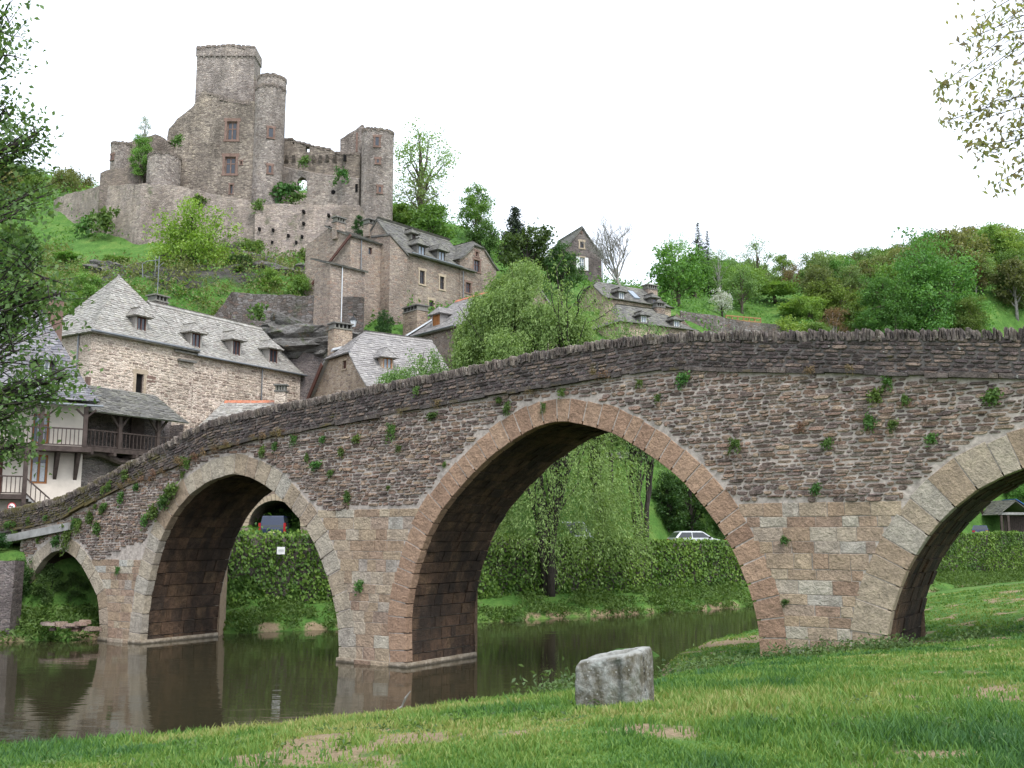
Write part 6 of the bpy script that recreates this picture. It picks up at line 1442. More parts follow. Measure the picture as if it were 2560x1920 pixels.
# ------------------------------------------------------------------ willows
def willow(name, label, loc, H, R, seed, nst, strand=(1.5,4.5), trunks=3, zmin=1.0, group=None, dens=13, ls=.2, low=.42, skirt=0, dome=None, skx=0.0):
    rs = np.random.RandomState(seed); rr = random.Random(seed); e = empty(name, loc, 0, label, 'tree', group); tb = MB(); cr = Crown(); tips = []
    for t_ in range(trunks):
        a = t_*6.28/trunks+.4; b0 = np.array((.3*math.cos(a), .3*math.sin(a), -.6)); lean = np.array((math.cos(a), math.sin(a), 0))*R*rr.uniform(.15,.4)
        tp = curve3(b0, b0+lean+np.array((0,0,H*rr.uniform(.7,.85))), .02, 9, rs); tb.tube(tp, [H*.013*(1-.8*i/8) for i in range(9)], 7)
        for k in range(15):
            f = .3+.7*(k+rr.random())/15; s0 = tp[min(8,int(f*8))]; aa = a+rr.uniform(-1.5,1.5); rad = R*math.sqrt(rr.uniform(.05,.95))
            zt = H*(low+(1-low)*f)*(1-.12*(rad/R)**2)*rr.uniform(.93,1.03); zt = min(zt, H*(1-.2*(rad/R)**2))
            q = np.array((math.cos(aa)*rad, math.sin(aa)*rad, zt)); p = curve3(s0, q, .16, 8, rs); tb.tube(p, [.08,.07,.06,.05,.04,.03,.022,.015], 4, cap=False); tips.append(p)
    if dome:
        for k in range(26):
            aa = rr.uniform(0,6.28); q_ = dome[1]*math.sqrt(rr.uniform(.05,1)); q = np.array((dome[0]+math.cos(aa)*q_, math.sin(aa)*q_, H*(1-.2*(q_/dome[1])**2)*rr.uniform(.78,.98))); tb.tube(curve3((dome[0]*.5,0,H*rr.uniform(.45,.65)), q, .08, 7, rs), [.07,.06,.05,.04,.03,.02,.012], 4, cap=False)
    lobe = []
    if dome:
        for k in range(17):
            aa, q_ = k*2.4, dome[1]*math.sqrt((k+.5)/17)*.82; lobe.append((np.array((dome[0]+math.cos(aa)*q_, math.sin(aa)*q_, H*(.93-.3*(q_/dome[1])**2)*rr.uniform(.86,1.0))), rr.uniform(.8,1.5)))
    for i in range(nst):
        p = tips[rr.randint(0, len(tips)-1)]; s0 = p[rr.randint(2,7)] + rs.normal(size=3)*np.array((.16,.16,.05))*R
        if i < skirt:
            aa = rr.uniform(0,6.28); q_ = R*rr.uniform(.45,1.12); s0 = np.array((skx+math.cos(aa)*q_, math.sin(aa)*q_, rr.uniform(4.5,11.0)*(1.1-.25*q_/R)))
        elif dome and i % 5:
            lc, lr_ = lobe[(i*7) % len(lobe)]; v_ = rs.normal(size=3); v_ /= np.linalg.norm(v_); s0 = lc+v_*lr_*np.array((1,1,.8))*rr.random()**.4
        rad = np.hypot(s0[0],s0[1]); s0[2] = min(s0[2], H*(1-.16*min(1.2,rad/R)**2))
        L = rr.uniform(*strand)*(.6+.6*min(1,rad/R))*(1.35 if i < skirt else 1); L = max(.4, min(L, s0[2]-zmin-rr.uniform(0,1.8)))
        o = s0[:2]/max(rad,.3); k = max(5, int(L*dens)); t_ = np.sort(rs.uniform(0,1,k))[:,None]; out = rr.uniform(.15,.7)
        C = s0 + np.concatenate([o*out*np.sin(t_*1.6), .3*np.sin(t_*2.2)-L*t_**1.4], 1) + rs.normal(size=(k,3))*.11
        dirs = np.concatenate([np.repeat(o[None]*.5,k,0), -.25-.9*t_], 1)+rs.normal(size=(k,3))*.3
        V, F = leaf_quads(C, ls, rs, 3.2, .2, 0, dirs); b = rr.uniform(.0,.6); cr.add(V, F, np.repeat(np.clip(b+rs.uniform(0,.4,k),0,1), 4))
    tb.build('trunk', M['bark_dark'], e, smooth=True); link('crown', cr.mesh('crown', L_['willow']), e)
    return e
wb = P22(1185, 1312, 64)
willow('weeping_willow', 'tall weeping willow on the far bank showing over and under the bridge', (wb[0], 64, .4), 22.6, 4.9, 5, 6100, (.9,2.8), 5, .9, low=.36, skirt=800, dome=(-1.9,4.7), skx=.6)
w2 = P22(905, 740, 66); willow('weeping_willow', 'small willow peeking over the parapet in front of the tan gabled house', (w2[0], 66, 3.8), w2[2]-3.8, 2.5, 6, 2000, (.8,2.2), 3, 3.0, low=.6)
w3 = P22(1375, 672, 72); willow('weeping_willow', 'low willow top behind the parapet left of the low slate houses', (w3[0], 72, 3.8), w3[2]-3.8, 2.9, 7, 1500, (.8,2.4), 3, 3.0, low=.6)
w4 = P22(1290, 690, 70); willow('weeping_willow', 'narrow willow top just right of the tall weeping willow', (w4[0], 70, 3.8), w4[2]-3.8, 2.2, 8, 1200, (.8,2.4), 3, 3.0, low=.6)

# ------------------------------------------------------------------ near trees
def near_tree(name, label, loc, lobes, leafmat, ls, ncl, nleaf, bark, seed, H, down=.3, elong=1.8, spread=.3, tw_=.016, lr=.08, zf=.78):
    rs = np.random.RandomState(seed); rr = random.Random(seed); e = empty(name, loc, 0, label, 'tree'); tb = MB(); cr = Crown(); loc = np.array(loc)
    tr = curve3((0,0,-.5), (0,0,H), 0, 9, rs); tb.tube(tr, [.28*(1-.88*i/8) for i in range(9)], 9)
    for P, R in lobes:
        P = np.array(P)-loc; z0 = max(1.8, min(P[2]*zf, H*.96)); i0 = int(z0/H*8); p = curve3(tr[min(8,max(1,i0))], P, .08, 8, rs); tb.tube(p, list(np.linspace(lr,lr*.2,8)), 5, cap=False)
        for _ in range(ncl):
            v = rs.normal(size=3); v /= np.linalg.norm(v); q = P+v*R*rs.uniform(.15,1.0)*np.array((1,1,.8)); s0 = p[rr.randint(3,7)]
            tw = curve3(s0, q, .06, 5, rs); tb.tube(tw, [tw_*1.0,tw_*.8,tw_*.6,tw_*.4,tw_*.3], 3, cap=False)
            k = int(nleaf*rs.uniform(.6,1.4)); t_ = rs.uniform(.35,1.05,(k,1)); base = np.array([np.interp(t_[:,0], np.linspace(0,1,5), tw[:,c]) for c in range(3)]).T
            C = base + rs.normal(size=(k,3))*spread*np.array((.6,.6,.5)); V, F = leaf_quads(C, ls, rs, elong, .45, down); cr.add(V, F, np.repeat(np.clip(rs.uniform(.1,.6)+rs.uniform(0,.45,k),0,1),4))
    tb.build('trunk', M[bark], e, smooth=True); link('crown', cr.mesh('crown', L_[leafmat]), e); return e
D = 13.2
lob = [(P22(*p), r_) for p, r_ in [((-40,60,D),.75),((-60,190,13.8),.85),((-10,300,12.8),.8),((-80,400,D),1.0),((20,250,D),.45),((5,120,13),.35),((60,420,D),.5),((20,470,12.6),.85),((-50,560,D),1.1),((30,590,13.5),.8),((95,600,12.8),.6),((0,680,D),1.0),((85,680,13.4),.6),((30,760,12.7),.8),((-60,800,D),1.1),((110,640,13),.5),
        ((20,850,13.3),.7),((135,815,12.8),.33),((120,850,13.2),.3),((-20,930,D),.65),((20,900,12.9),.55),((30,960,13),.3),((50,330,13.3),.35),((75,290,13),.28),((10,30,13.2),.35)]]
near_tree('near_ash_tree', 'leafy green tree leaning into the left edge of the view', (-9.0, 13.2, ground_z(-9.0,13.2)), lob, 'near', .08, 17, 22, 'bark_dark', 3, 13.0, .2, 1.7, .26)
D = 9.6
lob = [(P22(*p), r_) for p, r_ in [((2200,10,D),.5),((2150,60,9.2),.45),((2110,40,9.8),.35),((2080,90,D),.25),((2200,120,9.9),.5),((2140,150,D),.4),((2070,190,9.5),.26),((2030,185,9.7),.16),((2190,210,9.3),.4),((2130,230,D),.3),((2050,260,9.6),.14),((2090,265,9.6),.18),((2210,270,9.8),.35),((2160,290,9.5),.25),((2105,315,D),.18),((2150,330,9.7),.2),((2190,345,9.5),.2),((2205,390,9.6),.16),((2155,395,9.4),.16),((2260,100,D),.8),((2300,250,9.8),.8),((2320,-60,D),1.2),((2180,-60,D),.8),((2420,60,10),1.2)]]
near_tree('overhanging_tree', 'thin leafy boughs hanging into the top right corner', (9.3, 9.2, ground_z(9.3,9.2)), lob, 'right', .078, 9, 9, 'bark', 9, 15.0, .6, 2.3, .11, .0035, .018, 1.3)

# ------------------------------------------------------------------ ivy wall along the far bank
xs_ = np.arange(-16, 75, .5); ys_ = np.interp(xs_, FX, FY); sl_ = slope(FX, FY, xs_); nn_ = np.stack([-sl_, np.ones_like(sl_)], 1)/np.sqrt(1+sl_**2)[:,None]
for _ in range(6): nn_[1:-1] = (nn_[:-2]+nn_[1:-1]*2+nn_[2:])/4
wpath = np.stack([xs_, ys_], 1)+nn_*WALLD; wtop = np.interp(xs_, [-16,-8,5,14,35,50,75], [4.75,4.7,4.55,4.3,4.7,5.0,5.2])
ivw = empty('ivy_wall', (wpath[0][0], wpath[0][1], 0.5), 0, 'long retaining wall overgrown with ivy along the far bank', 'wall'); ivw['kind'] = 'thing'; o = np.array(ivw.location)
V, F_ = [], []
for p, n_, zt in zip(wpath, nn_, wtop):
    for off, z in ((0,-.3),(0.05,zt),(.55,zt),(.6,-.3)): V.append((p[0]+n_[0]*off-o[0], p[1]+n_[1]*off-o[1], z-o[2]))
for i in range(len(wpath)-1):
    for j in range(3): F_.append((i*4+j, (i+1)*4+j, (i+1)*4+j+1, i*4+j+1))
mb = MB(); mb.add(V, F_); mb.build('masonry', M['dark_rubble'], ivw)
rs = np.random.RandomState(21); N = 52000; i = rs.randint(0, len(wpath)-1, N); f = rs.uniform(0,1,N)[:,None]
B_ = wpath[i]*(1-f)+wpath[i+1]*f; n_ = nn_[i]; zt = wtop[i]; z = rs.uniform(.75,1.0,N)*0+ .7+(zt-.7)*rs.power(1.15,N)+rs.uniform(0,.08,N)
s_ = i*.5; lump = fbm(s_*.7, z*.7, 71)*.8+fbm(s_*2.5, z*2.5, 72)*.35
off = -(lump*.75+rs.uniform(-.05,.12,N)); top_ = rs.uniform(size=N) < .12
z = np.where(top_, zt-.1+rs.uniform(-.05,.35,N)*sstep(.25,.8,fbm(s_*.9, s_*0+3, 73)), z); off = np.where(top_, rs.uniform(-.45,.5,N), off)
C = np.stack([B_[:,0]+n_[:,0]*off-o[0], B_[:,1]+n_[:,1]*off-o[1], z-o[2]], 1)
dn_ = np.concatenate([-n_*.45, np.full((N,1),-.8)], 1); V, F = leaf_quads(C, .2, rs, 1.25, .25, 0, dn_)
col = np.clip(fbm(s_*.5, z*.7, 74)*.9-.2+rs.uniform(0,.5,N)+top_*.2, 0, 1)
tag(link('ivy', mesh_np('ivy', V, F, L_['ivy'], rnd=np.repeat(col,4)), ivw), kind='stuff')
q = at(595*1.157, 1190*1.157, 53.2); wi = int(np.argmin(np.abs(wpath[:,0]-q[0]))); sg = empty('wall_sign', (q[0], wpath[wi][1]-.75, q[2]-.2), math.atan2(sl_[wi],1), 'small white notice board on the ivy wall under the left arch', 'sign')
mb = MB(); mb.box(-.21,.21,-.03,.03,0,.38); mb.build('board', M['white_paint'], sg)
mb = MB(); mb.box(-.15,.15,-.034,-.031,.2,.23); mb.box(-.15,.15,-.034,-.031,.12,.14); mb.build('lines', M['zinc'], sg)
mb = MB(); mb.bar((0,.03,.15),(0,.75,.15),.05); mb.build('bracket', M['zinc'], sg)
# plants along both water lines and on the bank
rs = np.random.RandomState(31); cr = Crown(); N = 5200
x = rs.uniform(-30,75,N); sl = np.interp(x, FX, FY); dd = rs.uniform(-.1,3.4,N); y = sl+dd*np.sqrt(1+slope(FX,FY,x)**2); z = land(x, y); k = 12
g = fbm(x*.6, y*.6, 81); keep_ = g > .38; x, y, z, g = x[keep_], y[keep_], z[keep_], g[keep_]
C = np.repeat(np.stack([x,y,np.maximum(z,0)],1), k, 0)+rs.normal(size=(len(x)*k,3))*np.array((.22,.22,.04)); hh = np.repeat(.18+.5*np.maximum(0,g-.45)+.1*rs.uniform(size=len(x)), k); C[:,2] += hh*rs.uniform(.2,1.1,len(C))
V, F = leaf_quads(C, .24, rs, 3.0, .2, -.5); cr.add(V, F, np.repeat(np.clip(np.repeat(rs.uniform(.1,.8,len(x)),k)*.7+rs.uniform(0,.35,len(C)),0,1),4))
tag(link('bank_plants', cr.mesh('bank_plants', L_['fern'])), 'grass and weeds along the far bank', kind='stuff')

# ------------------------------------------------------------------ lawn
def hit(u, v):
    x, y, z = ray(u, v); t_ = 4.0
    while EYE+z*t_ > ground_z(x*t_, y*t_) and t_ < 60: t_ += .05
    return np.array((x*t_, y*t_, ground_z(x*t_, y*t_)))
BLK = hit(1545, 1768)
rs = np.random.RandomState(41); N = 315000
d = 5.2*(46/5.2)**rs.uniform(0,1,N)**1.15; x = rs.uniform(-.56,.58,N)*d
dn = d_near(x, d); k = dn > .4; x, d = x[k], d[k]; so_ = soil(x, d); k = rs.uniform(size=len(x)) > so_*1.0; x, d = x[k], d[k]
loc_ = np.stack([(x-B0[0])*BE[0]+(d-B0[1])*BE[1], (x-B0[0])*BN[0]+(d-B0[1])*BN[1]],1)
inp = (loc_[:,1] > -.2) & (loc_[:,1] < BW+1) & (loc_[:,0] > intr[2][-1,0]-.1) & (loc_[:,0] < intr[3][0,0]+.1); sp = at(1532,1765,9.9)
inp |= (np.abs(x-BLK[0]) < .28) & (np.abs(d-BLK[1]-.3) < .22); x, d = x[~inp], d[~inp]
z = land(x, d); n = len(x); pat = fbm(x*.55, d*.4, 91); pat2 = fbm(x*2.2, d*1.6, 92)
edge = np.exp(-((d_near(x,d)-3.0)/1.6)**2)*(x < 5)
h = (.028+.06*sstep(.3,.75,pat2)*rs.uniform(.4,1.2,n)+.05*edge*rs.uniform(0,1.6,n))*(.8+.5*rs.uniform(size=n)); w = (.0055+.0045*rs.uniform(size=n))*np.maximum(1, d/8.5)
a = rs.uniform(0,6.28,n); ln = rs.uniform(.1,.75,n)*h; b = rs.uniform(0,6.28,n)
base = np.stack([x,d,z-.008],1); sx = np.stack([np.cos(a)*w, np.sin(a)*w, 0*w],1); ld = np.stack([np.cos(b)*ln, np.sin(b)*ln, h],1)
md = np.stack([np.cos(b)*ln*.35, np.sin(b)*ln*.35, h*.6],1)
V = np.stack([base-sx, base+sx, base+md+sx*.7, base+ld, base+md-sx*.7],1).reshape(-1,3)
i = np.arange(n)*5; F = np.concatenate([np.stack([i,i+1,i+2,i+4],1)]); F3 = np.stack([i+4,i+2,i+3,i+3],1)
col = np.clip(.54+(pat-.5)*1.5+(pat2-.5)*-.5+rs.uniform(-.25,.25,n), 0, 1)
Vq = np.concatenate([V]); Fq2 = np.concatenate([F])
tri = np.stack([i+4,i+2,i+3],1)
me = bpy.data.meshes.new('lawn_grass'); me.vertices.add(len(V)); me.vertices.foreach_set('co', V.astype(np.float32).ravel())
lv = np.concatenate([F.ravel(), tri.ravel()]).astype(np.int32); me.loops.add(len(lv)); me.loops.foreach_set('vertex_index', lv)
me.polygons.add(2*n); me.polygons.foreach_set('loop_start', np.concatenate([np.arange(n)*4, 4*n+np.arange(n)*3]).astype(np.int32)); me.polygons.foreach_set('loop_total', np.concatenate([np.full(n,4),np.full(n,3)]).astype(np.int32))
me.materials.append(L_['grass']); me.attributes.new('rnd','FLOAT','POINT').data.foreach_set('value', np.repeat(col,5).astype(np.float32)); me.update(calc_edges=True)
tag(link('lawn_grass', me), 'short green grass of the near bank', kind='stuff')
# broad-leaved weeds by the pier foot and scattered over the lawn
rs = np.random.RandomState(51); cr = Crown(); sp_ = []
for (u0,v0,u1,v1,d0,d1,n_) in ((1660,1425,1960,1395,27.5,26,120),(1430,1450,1640,1425,22,28,60),(2020,1395,2180,1385,27,30,40),(700,1570,1300,1560,10,12,26),(1700,1560,2212,1620,8,9.5,60),(1180,1490,1290,1475,17,19,40),(0,1650,600,1640,8,9,20)):
    for _ in range(n_):
        f = rs.uniform(); p = P22(u0+(u1-u0)*f, v0+(v1-v0)*f, d0+(d1-d0)*f); sp_.append((p[0]+rs.normal()*.1, p[1]+rs.normal()*(.5 if d0 > 15 else .9)))
S_ = np.array(sp_); z = land(S_[:,0], S_[:,1]); far_ = S_[:,1] > 15
for k in range(len(S_)):
    m = 14 if far_[k] else 16; r0 = .22 if far_[k] else .07; C = np.array((*S_[k], z[k]))+rs.normal(size=(m,3))*np.array((r0,r0,r0*.3)); C[:,2] = z[k]+np.abs(rs.normal(size=m))*r0*.6+.01
    V, F = leaf_quads(C, .11 if far_[k] else .05, rs, 2.4, .4, -.2); cr.add(V, F, np.repeat(np.clip(rs.uniform(0,.5)+rs.uniform(0,.3,m),0,1),4))
tag(link('lawn_weeds', cr.mesh('lawn_weeds', L_['near'])), 'broad-leaved weeds in the near lawn', kind='stuff')

# ------------------------------------------------------------------ plants on the bridge
PL = {}; rv_ = random.Random(99)
def wall_plant(u, v, size, label, kind='fern', seed=0, d=-.12, group='plants growing on the bridge wall'):
    key = (kind, seed % 5)
    if key not in PL:
        rs = np.random.RandomState(300+key[1]*7+len(kind)); cr = Crown(); st = MB(); m = 15
        for _ in range(m):
            a = rs.uniform(-1.5,1.5); L = rs.uniform(.45,1.0); q = np.array((math.sin(a)*L*.7, -rs.uniform(.1,.45)*L, (-.75*L+rs.uniform(-.2,.7)) if kind == 'fern' else rs.uniform(-.55,.4)*L)); p = curve3((0,0,0), q, .12, 5, rs); st.tube(p, [.02,.018,.014,.01,.006], 3, cap=False)
            k = 20; t_ = rs.uniform(.15,1,k); C = np.array([np.interp(t_, np.linspace(0,1,5), p[:,c]) for c in range(3)]).T+rs.normal(size=(k,3))*.09; V, F = leaf_quads(C, .2 if kind == 'fern' else .16, rs, 1.7 if kind == 'fern' else 5, .3, .3); cr.add(V, F, np.repeat(np.clip(rs.uniform(.0,.6)+rs.uniform(0,.4,k),0,1),4))
        me = bpy.data.meshes.new('stems'); me.from_pydata(st.v, [], st.f); me.materials.append(M['bark']); PL[key] = (me, cr.mesh('leaves', L_['fern' if kind == 'fern' else 'dry']))
    s, z = face(u*1.15732, v*1.15732); w = bworld(s, z, d); sm_, lm = PL[key]
    e = empty('wall_plant' if kind == 'fern' else 'dry_plant', w, BRZ, label, 'plant', group); e.scale = (size*rv_.uniform(.65,1.05), size*.8, size*rv_.uniform(.7,1.35)); link('stems', sm_, e); link('leaves', lm, e)
labs = [((1895,852,.55),(1918,822,.45),(2145,852,.6),(1957,860,.3),(1480,815,.45),(1425,858,.28),(1385,825,.3)), ((1790,955,.4),(1880,905,.45),(1932,915,.35),(2015,945,.35),(1590,955,.38),(1765,1052,.4)),
        ((1697,1163,.32),(1700,1298,.3)), ((1218,846,.3),(1178,876,.26),(1100,878,.4),(1082,862,.32),(940,896,.42),(905,842,.32),(850,925,.45)),
        ((775,946,.5),(742,972,.42),(690,1002,.55),(703,948,.4),(866,966,.35),(965,1002,.25),(755,1068,.42),(845,1052,.25),(600,962,.4),(640,946,.4),(572,972,.42),(668,985,.3),(720,1020,.3)),
        ((783,1262,.5),(260,1228,.4)), ((362,1078,.95),(338,1100,.85),(380,1055,.8),(320,1120,.5)), ((152,1150,.9),(128,1165,.8),(200,1112,.6),(232,1092,.55),(268,1072,.5),(175,1130,.6),(300,1050,.5),(215,1135,.5))]
texts = ['green fern tuft below the string course at the right of the bridge','green tuft in the rubble between the main and right arches','small plant on the squared blocks of the right pier','green tuft above the crown of the main arch','green tuft in the rubble between the left and main arches','single plant on a lower pier face','leafy bush hanging beside the left arch ring','leafy clump on the mossy left end of the bridge']
k = 0
for L0, tx in zip(labs, texts):
    for u, v, s in L0: wall_plant(u, v, s, tx, 'fern', k, group=tx.replace('green ','')[:40]); k += 1
rq = random.Random(12)
for i in range(16):
    uu_ = 270+(620-270)*i/15+rq.uniform(-8,8); wall_plant(uu_, float(np.interp(uu_, [273,384,453,605,771], [1051,1006,972,937,906]))+rq.uniform(-6,4), rq.uniform(.3,.55), 'rusty dry weed on the ledge over the left arch', 'dry', i, d=-.18, group='rusty dry weeds over the left arch')
for i in range(22):
    uu_ = rq.uniform(20,420); wall_plant(uu_, float(np.interp(uu_, [0,80,150,273,384,453], [1152,1140,1123,1051,1006,972]))+rq.uniform(-35,30), rq.uniform(.25,.55), 'green weed on the mossy left parapet', 'fern', i, d=-.1, group='green weeds on the mossy left parapet')
for u, v, s in ((1312,812,.5),(1288,806,.4),(952,872,.4),(872,893,.35),(430,988,.45),(402,1002,.5),(362,1020,.5),(332,1036,.45),(1752,802,.35),(1842,800,.35),(620,932,.3),(500,962,.35),(1735,922,.45),(1150,845,.35)):
    wall_plant(u, v, s, 'dry reddish-brown plant tuft on the bridge string course', 'dry', k, d=-.16, group='dry tufts on the string course'); k += 1
# plants on castle and village walls
for u, v, d_, s, tx in ((620,408,111.6,2.2,'dark ivy mass below the arched castle window'),(640,425,111.6,1.6,'ivy hanging left of the arched castle window foot'),(658,345,112.8,1.3,'green tuft under the castle wall loopholes'),(738,372,112.6,1.5,'green tuft beside the castle corner tower'),(430,428,107.0,1.3,'ivy patch on the rampart top below the keep'),(560,440,106.3,1.2,'ivy tuft on the rampart under the stair tower'),(230,470,109.5,2.6,'ivy patch on the left end of the rampart'),(190,480,111.5,2.4,'second ivy patch on the left end of the rampart'),(385,300,110.5,1.3,'green creeper hanging beside the residence wall'),(560,670,79.6,1.3,'green tuft on the terrace wall'),(655,550,104.5,1.5,'green tuft at the rampart foot')):
    p = P22(u, v, d_); rs_ = len(tx) % 5
    wall_plant(1000, 900, 1, tx, 'fern', rs_)
    ob = [o_ for o_ in COL.objects if o_.get('label') == tx][0]; ob.location = p; ob.rotation_euler = (0,0,0); ob.scale = (s*1.2, s, s*1.2); ob.name = 'wall_ivy'; ob['group'] = 'ivy and tufts on the old walls'

# ------------------------------------------------------------------ stone block on the lawn
t = NT('lichened_block'); co = t.coords(); g = t.noise(co, 16, 6, .75); g2 = t.noise(co, 4.5, 5, .7)
c = t.ramp(g2, [(.3,(.06,.052,.035)),(.43,(.14,.125,.09)),(.56,(.28,.27,.24)),(.7,(.42,.43,.4))]); c = t.mix(1.0, c, t.ramp(g, [(.25,(.5,)*3),(.5,(1,)*3),(.75,(1.5,)*3)]), 'MULTIPLY')
up_ = t.n('SeparateXYZ', {0: t.n('NewGeometry').outputs['Normal']}).outputs[2]; vo = t.n('TexVoronoi', {'Vector': co, 'Scale': 13.0, 'Randomness': 1.0}).outputs['Distance']
c = t.mix(t.remap(vo, .16, .1), c, (.45,.44,.4)); c = t.mix(t.remap(t.noise(co, 2.5, 4), .56, .68, 0, .6), c, (.1,.11,.05))
c = t.mix(t.remap(up_, .45, .9, 0, .7), c, t.mix(g, (.3,.3,.27), (.6,.6,.56)))  # upward faces painted paler: a brighter top against darker sides, put into the colour
M['block'] = t.out(c, .95, t.bump(t.math('ADD', g, g2), 1.0, .05))
import bmesh
sz = hit(1545, 1768); bsc = (190/2567*sz[1])/.86; gz_ = sz[2]; sz = sz+np.array((0,.3*bsc,0))
blk = empty('stone_block', (sz[0], sz[1], gz_), math.radians(-32), 'weathered lichen-covered stone block with hollowed top on the lawn', 'stone block')
bm = bmesh.new(); bmesh.ops.create_grid(bm, x_segments=1, y_segments=1, size=.5); bm.free()
nx_, nz_ = 26, 22; hx, hy, hz = .37, .30, .5
def bsurf(x, y, z):
    q = np.array((x, y, z)); top = hz + .02 + .06*(x/hx) + .02*(y/hy)
    z2 = z/hz*top
    n_ = fbm(np.array(x*7+3), np.array(y*7+z*6), 5)-.5; n2 = fbm(np.array(x*19+z*17), np.array(y*19+1+z*5), 6)-.5
    k = 1+.08*n_+.035*n2-.04*abs(z/hz-.5)
    return (x*k*(1-.04*(z/hz)), y*k, z2+(.012*n2+.02*n_)*(z > hz*.8))
V, F_ = [], []; ring = [(-hx+2*hx*i/nx_, -hy) for i in range(nx_)]+[(hx, -hy+2*hy*i/nx_) for i in range(nx_)]+[(hx-2*hx*i/nx_, hy) for i in range(nx_)]+[(-hx, hy-2*hy*i/nx_) for i in range(nx_)]
nr = len(ring)
for j in range(nz_+1):
    for (x, y) in ring:
        cc = .93 if j == nz_ else (.985 if j == nz_-1 else 1.0); rd = 1-.035*(abs(x)/hx)**6*(abs(y)/hy)**6; gv = .06*math.exp(-((x-.17)/.05)**2)*(y < -hy+.01)*(j < nz_-1)+.05*math.exp(-((y+.02)/.05)**2)*(x > hx-.01)
        p = bsurf(x*cc*rd, (y+gv)*cc*rd if y < 0 else y*cc*rd, -.08+(hz+.08)*j/nz_); V.append(p)
for j in range(nz_):
    for i in range(nr): F_.append((j*nr+i, j*nr+(i+1)%nr, (j+1)*nr+(i+1)%nr, (j+1)*nr+i))
base = nz_*nr
for sc_, dz in ((.78,.012),(.66,.0),(.6,-.05),(.3,-.06),(.02,-.055)):
    b0 = len(V)
    for i in range(nr): x, y, z = V[base+i]; V.append((x*sc_+.03*(1-sc_), y*sc_, z*(.4+.6*sc_)+(1-sc_)*.6*(hz+.03)+dz))
    pb = b0-nr if b0-nr > base else base
    for i in range(nr): F_.append((pb+i, pb+(i+1)%nr, b0+(i+1)%nr, b0+i))
mb = MB(); mb.add(V, F_); bo = mb.build('block', M['block'], blk, smooth=True); blk.scale = (bsc, bsc, bsc*1.02)
# ------------------------------------------------------------------ driftwood
for (u, v, d_, pts, lab) in ((868,1500,15.8,[(-.12,0,.0),(.0,.05,.07),(.05,0,.2),(.13,0,.3)],'pale dry stick standing at the lawn edge by the water'),(1640,1302,65.6,[(-1.6,0,.1),(-.4,.2,.35),(.5,0,.25),(1.5,.1,.5)],'washed-up branch on the far bank seen through the main arch'),(1560,1300,64.5,[(-1.0,0,.05),(0,.2,.25),(.9,0,.15)],'short grey branch on the far bank beside the longer branch')):
    p = P22(u, v, d_); dw = empty('driftwood', (p[0], d_, ground_z(p[0], d_)), 0, lab, 'driftwood'); k = .012 if d_ < 20 else .07
    mb = MB(); mb.tube(pts, [k*1.3,k*1.2,k,k*.5][:len(pts)], 6); mb.tube([pts[1], np.array(pts[1])+np.array(pts[-1])*.5+np.array((.05,.0,.06))*(1 if d_ < 20 else 6)], [k*.7,k*.3], 5); mb.build('stick', M['bark_grey'], dw)
